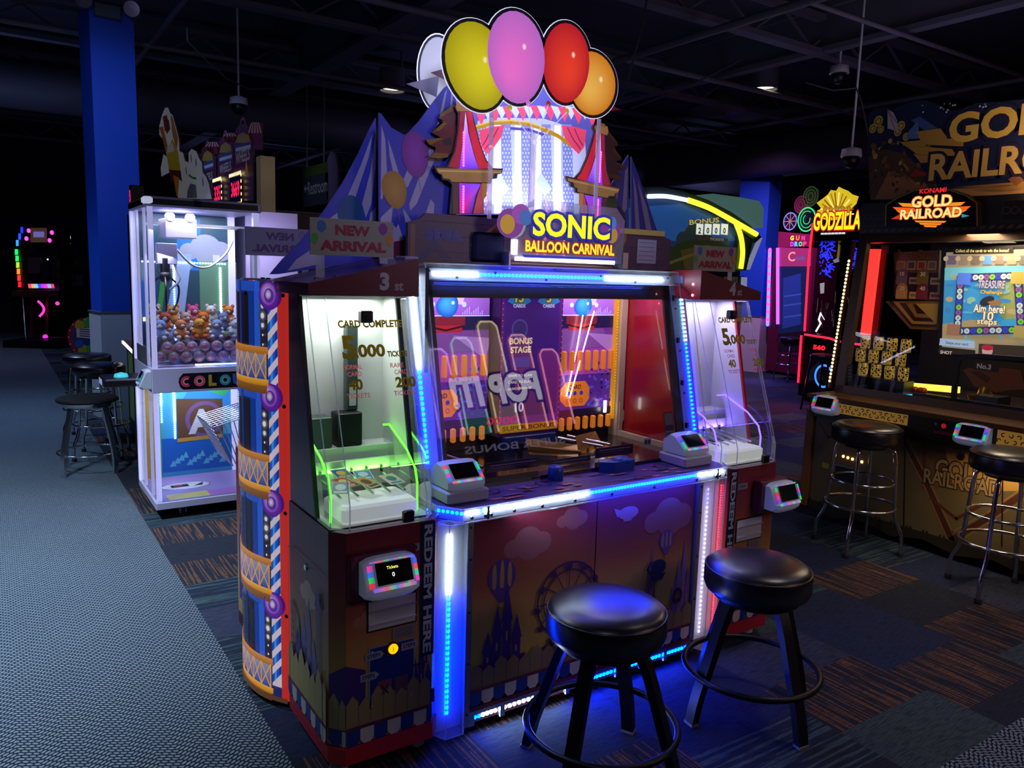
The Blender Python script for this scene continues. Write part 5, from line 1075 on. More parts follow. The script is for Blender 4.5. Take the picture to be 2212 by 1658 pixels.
def tube_stool(loc, rz, lab, h=.84, r=.215, th=.13, group=None, rings=(.30, .46), mat=VIN):
    t = thing('tube_stool', lab, 'stool', loc, group, rz); t['_o'] = [0, 0, 0]; cushion(t, r, h-th, h, mat); z = h-th
    MB(BLK).lathe([(r*.6, z-.03), (r*.7, z)], n=28).build('seat_plate', t)
    for k in range(4):
        q = k*pi/2; d = Vector((cos(q), sin(q), 0)); b = MB(CHROME)
        b.tube(smooth_path([d*(r*.45)+Vector((0, 0, z-.015)), d*(r*.78)+Vector((0, 0, z-.03)), d*(r*.86)+Vector((0, 0, z-.09)), d*(r*.92)+Vector((0, 0, rings[1])), d*(r*1.0)+Vector((0, 0, rings[0]-.05)), d*(r*1.22)+Vector((0, 0, .13)), d*(r*1.24)+Vector((0, 0, .02))]), .0125, 10); l = b.build('leg', t)
        e = d*(r*1.24); MB(RUB).lathe([(.019, 0), (.019, .025), (.014, .03)], e, 14).build('foot_cap', l)
    for z in rings: f = r*(1.03 if z < .4 else .90); MB(CHROME).tube([(f*cos(k*pi/24), f*sin(k*pi/24), z) for k in range(48)], .0095, 8, True).build('foot_ring', t)
    return t
T1 = tube_stool((4.70, 2.86, 0), math.radians(20), 'black cushioned chrome bar stool at the left end of the gold train game', group='stools at the gold game')
T2 = copy_tree(T1); T2.location = (4.715, 1.99, 0); T2['label'] = 'black cushioned chrome bar stool cut by the right frame edge at the gold game'; T2.rotation_euler.z = math.radians(5)
p = atz(213, 783, .84); T3 = tube_stool((p.x, p.y, 0), .5, 'dark bar stool with arched chrome legs right behind the low chrome stool', .84, .215, .10, 'stools behind the crane machine')
p = atz(200, 762, .84); T4 = copy_tree(T3); T4.location = (p.x-.05, p.y, 0); T4['label'] = 'dark bar stool standing behind the arched-leg stool, nearest the blue column'

# ================================================================== crane machine
X0, X1, Y0, Y1 = .875, 1.59, 5.55, 6.27; CO = ((X0+X1)/2, (Y0+Y1)/2, 0)
cm_ = thing('crane_machine', 'white framed glass crane machine full of soft toys with multicoloured lettering', 'claw machine', CO)
LAV = M('lavender_white_paint', '#b9b4d6', .4); WL_ = M('lit_white_post', '#d8d8f4', .4, emit=(.55, .55, 1), es=.55)
b = MB(LAV); b.bbox(X0-.01, X1, Y0-.01, Y1, .075, .125); b.build('base_tray', cm_); b = MB(LAV); b.bbox(X0-.015, X1+.01, Y0-.015, Y1, 2.085, 2.15, .012); ro = b.build('roof', cm_)
b = MB(); a = Art(b, (0, Y0-.015, 0), UX, UZ, mat=BLK); a.rect(X0+.01, 2.098, X1-.02, 2.135, (.01, .01, .01)); a2 = Art(b, (X0-.015, 0, 0), UY, UZ, mat=BLK); a2.rect(-Y1+.02, 2.098, -Y0-.06, 2.135, (.01, .01, .01)); b.build('black_band', ro)
b = MB(PRT(.5)); b.bbox(X0-.03, X0+.03, Y0-.03, Y0+.05, 2.10, 2.145, .01, PRT(.6), '#cfd4ee'); b.build('corner_badge', ro)
for x, y, w in ((X0+.015, Y0+.015, .03), (X1-.03, Y0+.015, .04), (X0+.015, Y1-.03, .05), (X1-.03, Y1-.03, .05)):
    for z0, z1 in ((.125, .875), (1.035, 2.085)): MB(WL_).box(x-w/2, x+w/2, y-w/2, y+w/2, z0, z1).build('corner_post', cm_)
for y in (Y0+.22, Y1-.20):
    for z0, z1 in ((.125, .875), (1.035, 2.085)): MB(WL_).box(X0+.004, X0+.018, y-.025, y+.025, z0, z1).build('side_mullion', cm_)
b = MB(LAV); b.bbox(X0-.01, X1, Y0-.01, Y1, .873, 1.037); ap = b.build('apron', cm_); b = MB(); a = Art(b, (0, Y0-.01, 0), UX, UZ)
l0 = a.px(386, 838); l1 = a.px(388, 803); x = l0[0]; z = l0[1]+.0; hh = .098
a.poly([(x+.03, z-.012), (x+.55, z-.012), (x+.55, z+hh), (x+.03, z+hh), (x+.005, z+hh*.7), (x, z+hh*.4), (x+.01, z+.005)], '#0e0e18')
for k, (ch, c) in enumerate(zip('COLOUR', ('#d83a58', '#e05870', '#c0a040', '#2aa8b8', '#3a6ad8', '#a048c8'))):
    cx_ = x+.05+k*.084
    if ch in 'CO': a.ring(cx_, z+.042, .037, .014, c, a0=(.9 if ch == 'C' else 0), a1=(2*pi-.9 if ch == 'C' else 2*pi)); a.ring(cx_, z+.042, .022, .008, mix(c, '#ffffff', .3), a0=(.9 if ch == 'C' else 0), a1=(2*pi-.9 if ch == 'C' else 2*pi))
    else: a.text(ch, cx_, z+.004, .078, c, align='c', bold=.06)
b.build('lettering', ap)
PG = GLASS('crane_glass', gloss=.7, tint=(.97, .98, 1)); 
for z0, z1 in ((.125, .873), (1.037, 2.085)):
    MB(PG).add([(X0, Y0, z0), (X1, Y0, z0), (X1, Y0, z1), (X0, Y0, z1)], [(0, 1, 2, 3)]).build('glass_pane', cm_); MB(PG).add([(X0, Y1, z0), (X0, Y0, z0), (X0, Y0, z1), (X0, Y1, z1)], [(0, 1, 2, 3)]).build('glass_pane', cm_)
b = MB(M('crane_back_wall', '#3f7f88', .5)); a = Art(b, (0, Y1-.04, 0), UX, UZ); a.cut([(X0+.02, .125), (X1-.02, .125), (X1-.02, 2.08), (X0+.02, 2.08)], .01, '#4a7c8c')
a.rect(X0+.02, 1.04, X1-.02, 2.08, '#2a4a58', col2='#3a6070'); a.rect(X0+.3, 1.68, X1-.25, 2.06, '#2f7fd8'); cloud(a, X0+.5, 1.82, .34, '#a8b2c4'); cloud(a, X0+.3, 1.72, .2, '#a0aac0'); a.poly([(X0+.16, 1.1), (X0+.30, 1.1), (X0+.40, 1.80), (X0+.30, 1.80)], '#a8c8f0'); a.rect(X0+.55, 1.1, X0+.60, 1.8, '#dfe4f4'); a.rect(X0+.45, 1.2, X0+.72, 1.75, '#6a9a7a'); a.poly([(X0+.1, 1.05), (X0+.13, 1.05), (X0+.24, 1.75), (X0+.2, 1.75)], '#4aa84a')
a.rect(X0+.02, .125, X1-.02, .873, '#3fa8d8', col2='#58c0dc'); a.rect(X0+.02, .125, X0+.10, .873, '#d8b040'); a.rect(X0+.10, .125, X0+.15, .873, '#58b868'); a.poly([(X0+.3, .7), (X1-.05, .62), (X1-.05, .873), (X0+.4, .873)], '#3f98e8'); a.poly([(X0+.42, .80), (X1, .873), (X1, .80), (X0+.6, .72)], '#48c070'); a.rect(X0+.15, .16, X1-.02, .42, '#1f6ec8')
for k in range(14): a.poly([(X0+.2+.03*k, .2+.02*(k % 4)), (X0+.25+.03*k, .2+.02*(k % 4)), (X0+.23+.03*k, .25+.02*(k % 4))], '#68c8e8')
a.poly([(X0+.26, .38), (X1-.12, .40), (X1-.12, .70), (X0+.26, .72)], '#6a4a34'); a.ring(X0+.46, .55, .14, .03, '#7a5a90'); a.text('A', X0+.34, .44, .19, '#cfd2da', bold=.05); a.line([(X0+.27, .40), (X1-.13, .41)], .03, '#c89a40')
b.build('back_panel', cm_)
b = MB(); a = Art(b, (0, 0, .127), UX, (0, 1, 0)); a.rect(X0+.01, Y0+.01, X1-.01, Y1-.05, '#8a88c8', col2='#b89ad8'); a.rect(X0+.08, Y0+.03, X1-.1, Y0+.16, '#c8c060'); a.rect(X0+.35, Y0+.03, X1-.1, Y0+.16, '#b070c0'); a.ell(X0+.25, Y0+.36, .17, .10, '#d8d8e4'); a.ring(X0+.25, Y0+.36, .17, .006, '#30304a', rb=.10); a.rect(X0+.15, Y0+.33, X0+.27, Y0+.40, '#2a2a38'); a.ell(X0+.20, Y0+.38, .03, .025, '#c04848'); a.poly([(X0+.3, Y0+.33), (X0+.38, Y0+.41), (X0+.36, Y0+.33)], '#2a2a38'); b.build('floor_print', cm_)
l = MB(); w = lambda i: EM('crane_led', (.8, .9, 1), 22); bl = lambda i: EM('crane_led', (.8, .9, 1), 22) if i < 9 else EM('crane_led_blue', (.05, .15, 1), 30)
l.dots((X0+.06, Y1-.045, 1.735), (X1-.08, Y1-.045, 1.735), 30, .006, (0, -1, 0), w); l.dots((X0+.60, Y1-.045, 1.70), (X0+.60, Y1-.045, 1.12), 32, .008, (0, -1, 0), w); l.dots((X0+.07, Y1-.1, 1.72), (X0+.07, Y1-.1, 1.30), 24, .007, (0, -1, 0), lambda i: bl(i+2)); l.dots((X0+.27, Y1-.045, 1.73), (X0+.27, Y1-.045, 1.15), 34, .007, (0, -1, 0), bl)
l.dots((X0+.155, Y1-.045, .86), (X0+.155, Y1-.045, .55), 20, .007, (0, -1, 0), lambda i: bl(i-3)); l.dots((X0+.245, Y1-.045, .86), (X0+.245, Y1-.045, .42), 28, .008, (0, -1, 0), lambda i: bl(i-11)); l.dots((X0+.27, Y0+.006, 1.052), (X1-.06, Y0+.006, 1.052), 36, .006, (0, -1, .3), lambda i: w(0) if i < 12 else bl(20)); l.build('light_strip', cm_)
MB(EM('yellow_tube', (1, .95, .25), 1.6)).box(X0+.05, X0+.45, Y1-.06, Y1-.05, 1.305, 1.335).build('yellow_light', cm_)
# gantry, motor box, cable, claw
b = MB(ALU); b.box(X0+.05, X1-.04, 5.80, 5.825, 1.985, 2.0).box(X0+.05, X1-.04, 6.0, 6.025, 1.985, 2.0); ga = b.build('gantry_rail', cm_); b = MB(LAV); b.bbox(1.02, 1.22, 5.78, 6.04, 1.90, 2.03); b.bbox(.95, 1.08, 5.72, 5.78, 1.72, 1.86); b.cyl((1.05, 5.77, 2.04), (1.05, 5.81, 2.04), .03).cyl((1.18, 5.77, 2.04), (1.18, 5.81, 2.04), .03); b.build('motor_carriage', cm_)
b = MB(WHT); b.tube(smooth_path([(1.08, 5.74, 1.82), (1.18, 5.76, 1.72), (1.30, 5.8, 1.71), (1.42, 5.84, 1.80), (1.48, 5.86, 1.90)]), .008, 8).tube(smooth_path([(1.06, 5.74, 1.73), (1.09, 5.74, 1.62), (1.03, 5.75, 1.55)]), .009, 8); b.build('cable', cm_)
b = MB(BLK); b.cyl((1.0, 5.75, 1.66), (1.0, 5.75, 1.76), .035).ball((1.0, 5.75, 1.64), .045, 12)
for k in range(3): q = 2*pi*k/3+.4; b.tube(smooth_path([(1.0+.03*cos(q), 5.75+.03*sin(q), 1.64), (1.0+.10*cos(q), 5.75+.10*sin(q), 1.57), (1.0+.09*cos(q), 5.75+.09*sin(q), 1.47), (1.0+.05*cos(q), 5.75+.05*sin(q), 1.41)]), .007, 6)
b.build('claw', cm_)
# prize basket of wire in the lower part
b = MB(CHROME)
for k in range(9): t = k/8; b.cyl((1.26+.0*t, 5.62+.5*t, .60), (1.40, 5.66+.42*t, .30), .004, n=6); b.cyl((1.26, 5.62+.5*t, .60), (1.58, 5.62+.5*t, .68), .004, n=6)
for k in range(10): t = k/9; b.cyl((1.26+.14*t, 5.62+.04*t, .60-.30*t), (1.26+.14*t, 6.12-.04*t, .60-.30*t), .0035, n=6); b.cyl((1.26+.32*t, 5.62, .60+.08*t), (1.40+.18*t, 5.66, .30+.1*t), .004, n=6); b.cyl((1.26+.32*t, 5.62, .60+.08*t), (1.26+.32*t, 6.12, .60+.08*t), .0035, n=6)
b.build('wire_chute_rack', cm_, split=False)
for x, y in ((X0+.17, Y0+.08), (X1-.1, Y0+.08), (X0+.1, Y1-.1), (X1-.1, Y1-.1)):
    b = MB(ALU); b.box(x-.09, x+.09, y-.05, y+.05, .070, .078).cyl((x, y, .05), (x, y, .07), .018, n=12); b.box(x-.022, x-.016, y-.03, y+.04, .02, .06).box(x+.016, x+.022, y-.03, y+.04, .02, .06); c = b.build('caster', cm_); MB(M('wheel_rubber', '#2a2834', .5)).cyl((x-.014, y+.01, .033), (x+.014, y+.01, .033), .033, n=22).cyl((x-.016, y+.01, .033), (x+.016, y+.01, .033), .016, n=16, mat=CHROME).build('wheel', c)
b = MB(BLK); b.bbox(.60, X0-.012, 5.72, 6.02, .90, .955, .01); cp_ = b.build('joystick_panel', cm_); b = MB(EM('aqua_button', (.05, .7, .9), .8)); b.lathe([(.045, 0), (.04, .02), (.0001, .032)], (.72, 5.84, .955), 20); b.build('push_button', cp_); b = MB(BLK); b.cyl((.70, 5.95, .955), (.70, 5.95, 1.02), .007, n=8).ball((.70, 5.95, 1.03), .02, 12); b.build('joystick', cp_); Art(bb := MB(PRT(.5)), (.60, 0, 0), UY, UZ, mat=PRT(.5)).rect(-5.97, .905, -5.80, .945, '#a0a0d8'); bb.build('panel_label', cp_)
reader(cm_, (X0-.012, 5.62, .90), -pi/2, .13, seed=5); b = MB(ALU); b.face([(X0-.011, 5.70, 1.04), (X0-.011, 6.12, 1.04), (X0-.011, 6.12, 1.16), (X0-.011, 5.70, 1.16)]); b.build('side_plate', cm_)
lamp('crane_lamp', 'AREA', (1.23, 5.85, 2.07), (1.23, 5.9, 1), 11, (.78, .80, 1), shape='RECTANGLE', size=.5, size_y=.4); lamp('crane_lamp', 'AREA', (1.23, 5.9, .868), (1.23, 5.88, 0), 5, (.72, .80, 1), shape='RECTANGLE', size=.5, size_y=.5)
lamp('crane_lamp', 'AREA', (.95, Y0+.03, 1.9), (.6, 4.6, .6), 5, (.6, .62, 1), shape='RECTANGLE', size=.1, size_y=.5)
# toys and capsules
PLUSH = {}
def plush(c, body, belly, lab, r, rot):
    t = thing('soft_toy', lab, 'soft toy', c, 'soft toys in the crane machine', rot); t['_o'] = [0, 0, 0]; m = M('plush_'+body, body, .9, bump=(120, .5)); m2 = M('plush_'+belly, belly, .9, bump=(120, .5))
    b = MB(m); b.ball((0, 0, r*.8), r, 12, sc=(.95, .9, .85)); o = b.build('body', t); b = MB(m); b.ball((0, -r*.25, r*2.0), r*.72, 12, sc=(1.05, .95, .95)); hd = b.build('head', t)
    MB(m2).ball((0, -r*.8, r*1.85), r*.32, 10, sc=(1.1, .8, .8)).build('muzzle', t); b = MB(m)
    for s in (-1, 1): b.ball((s*r*.55, -r*.15, r*2.6), r*.28, 10, sc=(1, .5, 1.1))
    b.build('ear', t)
    for s in (-1, 1): MB(m2).ball((s*r*.8, -r*.5, r*.9), r*.32, 10, sc=(.8, 1.3, .8)).build('arm', t); MB(m2).ball((s*r*.55, -r*.8, r*.35), r*.36, 10, sc=(.9, 1.3, .8)).build('foot', t)
    e = MB(BLK)
    for s in (-1, 1): e.ball((s*r*.28, -r*.88, r*2.12), r*.09, 8)
    e.build('eye', t)
TOYS = [((.97, 5.79, 1.205), '#8fa8d8', '#e8e0d8', 'pale blue soft toy at the left of the front row in the crane machine', .055), ((1.095, 5.80, 1.205), '#d88a58', '#f0d8c0', 'tan soft toy second from the left in the front row in the crane machine', .055), ((1.22, 5.80, 1.21), '#d8a040', '#e86828', 'golden soft toy in the middle of the front row in the crane machine', .056), ((1.345, 5.80, 1.205), '#8ea0c0', '#d8d8e4', 'grey-blue soft toy right of the golden one in the crane machine', .055), ((1.47, 5.80, 1.205), '#c8ccd8', '#a8b0c4', 'pale grey soft toy by the right post of the crane machine', .055),
 ((1.03, 5.955, 1.245), '#c06048', '#e8c8b8', 'rust red soft toy in the middle row, left, of the crane machine heap', .056), ((1.16, 5.96, 1.245), '#c8a8a0', '#e8d8d0', 'dusty pink soft toy in the middle row of the crane machine heap', .056), ((1.29, 5.96, 1.245), '#e07828', '#f0e0c8', 'orange soft toy in the middle row, behind the golden one', .057), ((1.42, 5.96, 1.245), '#7a88b0', '#c8d0e0', 'slate blue soft toy in the middle row, right, of the crane machine heap', .056),
 ((.985, 6.12, 1.285), '#d8d0c8', '#b0a8a8', 'cream soft toy at the back left of the crane machine heap', .056), ((1.115, 6.12, 1.285), '#e0a050', '#f0dcc0', 'amber soft toy at the back of the crane machine heap', .056), ((1.245, 6.12, 1.285), '#d85890', '#f0c8d8', 'bright pink soft toy at the back of the crane machine heap', .056), ((1.375, 6.12, 1.285), '#e8e4e0', '#c8c0c0', 'white soft toy at the back right of the crane machine heap', .056), ((1.505, 6.12, 1.285), '#e08030', '#f0e0d0', 'deep orange soft toy in the back right corner of the crane machine', .055)]
for k, (c, b1, b2, lab, r) in enumerate(TOYS): plush(c, b1, b2, lab, r*.94, (-.3, .25, .1, -.3, .2, -.2, .3, -.25, .2, .2)[k % 10])
CAPS = GLASS('capsule_shell', gloss=1, haze=.28, hazecol=(.75, .72, .9)); CAPP = M('capsule_base', '#c84878', .4)
cap0 = None; random.seed(5)
for k, (x, z) in enumerate(((.94, 1.105), (1.02, 1.10), (1.10, 1.10), (1.18, 1.10), (1.26, 1.10), (1.34, 1.10), (1.42, 1.10), (1.50, 1.10), (.98, 1.172), (1.06, 1.172), (1.14, 1.172), (1.22, 1.172), (1.30, 1.172), (1.38, 1.172), (1.46, 1.172))):
    if cap0 is None:
        cap0 = thing('prize_capsule', 'clear round prize capsule at the front of the crane machine heap', 'capsule', (x, 5.63, z), 'capsules in the crane machine'); cap0['_o'] = [0, 0, 0]; cap0.scale = [.8]*3
        MB(CAPS).ball((0, 0, 0), .045, 16).build('shell', cap0); MB(CAPP).ball((0, 0, -.012), .028, 10, sc=(1, 1, .7)).build('prize', cap0)
    else: c = copy_tree(cap0); c.location = (x, 5.625, z); c.rotation_euler = (random.random(), 0, random.random()*3); c.scale = [random.uniform(.76, .84)]*3
# heap of packed toys beneath
b = MB(M('plush_heap', '#7a6a88', .9, bump=(90, .6)))
for k in range(110): y_ = random.uniform(5.735, 6.14); b.ball((random.uniform(X0+.10, X1-.10), y_, 1.095+random.uniform(.3, 1)*(.042+(y_-5.735)*.20)), random.uniform(.035, .045), 8, mat=M('heap_%d' % (k % 4), ('#6a6a90', '#8a5a60', '#806848', '#5a4a78')[k % 4], .9))
o = b.build('toy_heap', None, CO); o.location = CO; tag(o, 'packed heap of toys under the soft toys in the crane machine', 'soft toys', kind='stuff')
# ================================================================== left and behind
# torch-topped game behind the crane machine
t = thing('torch_topped_game', 'dark game behind the crane machine with a yellow torch and white cloud topper', 'arcade game', (1.35, 7.0, 0))
b = MB(M('dark_blue_cabinet', '#10182c', .5)); b.bbox(1.0, 1.62, 6.75, 7.35, .05, 2.12); b.box(1.1, 1.5, 6.8, 7.3, 0, .05); b.build('cabinet', t)
b = MB(); a = Art(b, (1.15, 0, 0), UY, UZ, mat=PRT(.07)); P = lambda L: [a.px(*p) for p in L]; z3 = lambda x, y: (240+x*.3016, 200+y*.3016); Z = lambda L: [a.px(*z3(*p)) for p in L]
a.cut(Z([(470, 640), (440, 560), (360, 600), (355, 540), (375, 440), (400, 460), (385, 350), (345, 300), (345, 240), (365, 160), (385, 110), (405, 105), (425, 150), (440, 160), (465, 250), (485, 330), (490, 420), (515, 430), (530, 490), (555, 500), (555, 430), (575, 402), (610, 420), (630, 470), (650, 500), (655, 570), (680, 600), (700, 650), (720, 760), (480, 760)]), .012, '#b9b9c4', '#6a6a78', mat=PRT(.12))
a.poly(Z([(390, 115), (410, 110), (430, 190), (400, 200)]), '#d8d8e0'); a.poly(Z([(370, 170), (400, 160), (420, 250), (385, 280)]), '#8a2028'); a.poly(Z([(345, 250), (372, 240), (410, 400), (395, 440), (370, 330)]), '#b06820'); a.poly(Z([(425, 160), (440, 170), (482, 330), (470, 420), (440, 300)]), '#b07040')
a.poly(Z([(400, 440), (440, 330), (480, 420), (500, 560), (455, 600), (415, 560)]), '#b8a020'); a.poly(Z([(415, 550), (500, 560), (510, 640), (470, 600), (430, 640)]), '#5a2414'); a.poly(Z([(445, 590), (490, 610), (480, 740), (470, 740)]), '#c07a28'); a.poly(Z([(405, 380), (440, 360), (455, 420), (400, 430)]), '#c8c8d0')
a.poly(Z([(385, 200), (415, 195), (425, 260), (400, 300)]), '#5a2c1c')
for x, y in ((575, 470), (610, 500), (540, 560), (660, 640)): a.ell(*a.px(*z3(x, y)), .012, .03, '#2a3048', n=12, rot=.3)
a.line(Z([(560, 590), (585, 610), (612, 615)]), .014, '#2f7a3a'); a.poly(Z([(550, 700), (570, 650), (610, 660), (620, 755), (545, 755)]), '#6a6a74')
b.build('topper', t); b = MB(WHT); b.bbox(1.02, 1.3, 6.95, 7.2, 2.12, 2.2); b.build('topper_foot', t); b = MB(BLK); b.bbox(1.02, 1.12, 7.25, 7.33, 2.12, 2.36); dg = b.build('digit_display', t); q = MB(PRT(2)); Art(q, (1.02, 0, 0), UY, UZ, mat=PRT(2)).text('50', -7.32, 2.22, .10, '#e0204a', bold=.02, w=.055); q.build('lettering', dg)
# wheel game with three striped arches
t = thing('wheel_game', 'game topped by three ornate arches with red digit displays, behind the crane machine', 'arcade game', (2.2, 7.8, 0))
b = MB(M('dark_red_cabinet', '#1c1014', .5)); b.bbox(1.85, 2.6, 7.0, 8.9, .05, 2.22); b.box(1.95, 2.5, 7.1, 8.8, 0, .05); b.build('cabinet', t)
b = MB(); a = Art(b, (1.92, 0, 0), UY, UZ, mat=PRT(.10)); Z = lambda L: [a.px(*z3(*p)) for p in L]
for dx, dy, s in ((690, 430, .85), (820, 370, .95), (945, 300, 1.15)):
    w = 62*s; a.cut(Z([(dx-w, 770), (dx-w, dy+20), (dx-w*.7, dy-40*s), (dx-w*.3, dy-62*s), (dx, dy-70*s), (dx+w*.4, dy-60*s), (dx+w*.8, dy-30*s), (dx+w*1.05, dy+30), (dx+w*1.05, 775)]), .01, '#4a2430', '#2a1418')
    a.poly(Z([(dx-w*.75, dy+60), (dx-w*.5, dy+5), (dx, dy-15), (dx+w*.6, dy+5), (dx+w*.8, dy+60)]), '#8a7428'); a.poly(Z([(dx-w*.8, dy+75), (dx+w*.85, dy+50), (dx+w*.85, dy+110), (dx-w*.8, dy+135)]), '#3a4470'); a.line(Z([(dx-w*.7, dy+110), (dx+w*.75, dy+85)]), .03, '#a8a8c8')
    p0, p1 = a.px(*z3(dx-w*.7, dy+215)), a.px(*z3(dx+w*.7, dy+195)); a.text('WHEELS', p0[0], p0[1], .09*s, '#a8a4b4', w=(p1[0]-p0[0]), bold=.02); a.line(Z([(dx-w*.9, dy+260), (dx+w*.9, dy+235)]), .04, '#6a2a2c'); a.ring(*a.px(*z3(dx, dy-25)), .10*s, .02, '#7a4468', a0=0, a1=pi)
for x, y, h in ((725, 350, 90), (850, 285, 70), (1030, 210, 200)):
    a.h = .002; a.cut(Z([(x-55, y+h*.45), (x-40, y+20), (x, y), (x+50, y+5), (x+52, y+h), (x-10, y+h)]), .01, '#5a2028', '#2a1418'); [a.poly(Z([(x+k*12, y+3), (x+5+k*12, y+3), (x+6+k*22, y+h*.4), (x-4+k*22, y+h*.4)]), '#b09090') for k in (-2, -1, 0, 1, 2)]
for x, y, s in ((775, 730, '335'), (905, 700, '3669')):
    p = a.px(*z3(x, y)); w = .16 if len(s) == 3 else .19; a.h = .02; a.rect(p[0]-w, p[1]-.10, p[0]+w, p[1]+.12, '#140408'); a.text(s, p[0], p[1]-.06, .14, '#ff2050', align='c', w=w*1.5, bold=.03, mat=PRT(1.2))
    for k in range(9): a.ell(p[0]-w+k*w/4, p[1]+.14, .018, .018, '#fff0a0', n=8, mat=PRT(2)); a.ell(p[0]-w+k*w/4, p[1]-.12, .014, .014, '#f0c040', n=8, mat=PRT(1.5))
    for k in range(5): a.ell(p[0]+w+.02, p[1]-.1+k*.055, .016, .016, '#fff0a0', n=8, mat=PRT(2))
p = a.px(*z3(990, 590)); a.poly([(p[0]-.06, p[1]), (p[0], p[1]+.14), (p[0]+.05, p[1])], '#c8a020'); o = b.build('topper', t)
b = MB(M('lit_pillar', '#a08860', .5, emit=(1, .8, .45), es=.03)); q0 = a.px(*z3(1030, 460)); q1 = a.px(*z3(1065, 760)); b.box(1.93, 2.05, -q1[0], -q0[0], q1[1]-.1, q0[1]); b.build('end_pillar', t)
# second white crane cabinet beyond
t = thing('prize_cabinet', 'plain white sided cabinet standing behind the right post of the crane machine', 'cabinet', (1.95, 6.65, 0))
b = MB(M('white_acrylic_side', '#c9c4e8', .4)); b.bbox(1.70, 2.12, 6.35, 6.95, .06, 2.155); b.box(1.75, 2.07, 6.4, 6.9, 0, .06); b.build('cabinet', t); lamp('crane_lamp', 'AREA', (1.75, 6.0, 1.9), (1.9, 6.4, 1.8), 1.5, (.7, .6, 1), size=.2)
# deck of a small lit game left of the crane machine
t = thing('medal_game', 'low dark game with a bright edged deck between the stools and the crane machine', 'arcade game', (.98, 7.9, 0))
b = MB(M('green_brown_cabinet', '#2a3026', .5)); b.bbox(1.12, 1.72, 7.55, 8.6, .04, .92); b.box(1.2, 1.6, 7.6, 8.5, 0, .04); b.build('cabinet', t); b = MB(M('deck_wood', '#7a5438', .4)); b.prism([(1.04, 7.5), (1.74, 7.5), (1.74, 8.65), (1.10, 8.65)], .92, .955); b.build('deck', t); MB(EM('deck_edge_light', (1, .95, .85), 2.2)).beam((1.035, 7.52, .94), (1.09, 8.64, .94), .012, .025).build('edge_light', t); b = MB(PRT(.3)); Art(b, (1.12, 0, 0), UY, UZ, mat=PRT(.15)).rect(-8.5, .2, -7.6, .85, '#4a6a30'); b.ball((1.28, 7.9, .955), .06, 12, PRT(.5), '#30b8a0', (1, 1, .6)); b.ball((1.24, 8.2, .955), .05, 12, PRT(.4), '#c85858', (1, 1, .6)); b.build('deck_light', t)
# ride-on game far left
p = atz(70, 748, 0); D = 15.9
def at(x, y, d=D): return CAM+ray(x, y)*d
def bil(mb, pts, mat, col=None, d=D): mb.face([at(x, y, d) for x, y in pts], mat, col)
F2 = Vector((_f.x, _f.y, 0)).normalized(); R2 = Vector((_r.x, _r.y, 0)).normalized()
t = thing('racing_game', 'dark ride-on racing game with rainbow light strips at the far left', 'arcade game', (p.x, p.y, 0))
DK = M('game_black', '#0a0a12', .35)
def slab(mb, x0, y0, x1, y1, d, th, mat, col=None):
    """upright slab facing the aisle, its corners given in the photograph at distance d"""
    P = [at(x0, y1, d), at(x1, y1, d), at(x1, y0, d), at(x0, y0, d)]; Q = [q+F2*th for q in P]
    mb.add(P+Q, [(0, 1, 2, 3), (7, 6, 5, 4), (0, 4, 5, 1), (1, 5, 6, 2), (2, 6, 7, 3), (3, 7, 4, 0)], mat, col)
b = MB(DK); slab(b, 36, 486, 122, 530, D, .5, DK); slab(b, 30, 528, 128, 628, D+.25, .5, DK); b.build('hood', t)
b = MB(M('game_frame_red', '#3a1018', .4)); slab(b, 25, 628, 126, 640, D-.2, .9, None); slab(b, 64, 640, 69, 735, D, .06, None); slab(b, 98, 640, 104, 735, D, .06, None); b.build('frame', t, split=False)
b = MB(DK); slab(b, 6, 735, 126, 750, D-.5, 1.6, DK); b.build('platform', t); b = MB(CHROME); b.cyl(at(48, 632), at(56, 738), .018, n=8).cyl(at(20, 738, D-.3), at(160, 726, D-.3), .012, n=8); b.build('rail', t)
L = PRT(1.6); b = MB(L); cols = ['#2030ff', '#2848ff', '#3090ff', '#20d060', '#20e060', '#a0c030', '#ff8030', '#ff3030', '#ff1830']
for k in range(3): x = 47-k*5.0; slab(b, x-2.5, 490+k*14, x+1, 503+k*14, D-.03, .03, L, cols[k])
for k in range(6): slab(b, 32+k*1.4, 538+k*14, 37+k*1.4, 550+k*14, D+.2, .03, L, cols[3+k])
b.build('side_light', t); b = MB(L)
for k in range(8): x = 60+k*7; b.face([at(x, 613, D-.05), at(x+7, 613, D-.05), at(x+9-0, 622, D-.05), at(x+2, 622, D-.05)], L, ('#ff4060', '#ff9050', '#60b0d0', '#4040ff', '#b030e0', '#ff30c0', '#60a0ff', '#ff3060')[k])
b.build('dash_light', t); b = MB(PRT(.25)); slab(b, 66, 492, 100, 523, D-.02, .02, PRT(.2), '#7a5a4a'); slab(b, 72, 500, 94, 512, D-.05, .02, PRT(.5), '#8a80d8'); b.build('marquee_print', t)
b = MB(EM('pink_speaker', (1, .08, .6), 1.6))
for x, y in ((62, 498), (57, 515), (112, 502), (107, 519)): b.ball(at(x, y, D-.03), .035, 10, sc=(1, .4, 1.3))
b.build('speaker_light', t); b = MB(); Lm = EM('pink_arc', (1, .03, .35), 2.2)
b.tube([at(82+13*sin(k*pi/12), 650+k*3.0+0, D-.1) for k in range(12)], .022, 6, mat=Lm); b.ball(at(124, 655, D), .04, 8, Lm); b.ball(at(98, 727, D-.2), .05, 8, EM('magenta_spot', (.8, .03, .7), 1.2)); b.build('wheel_light', t)
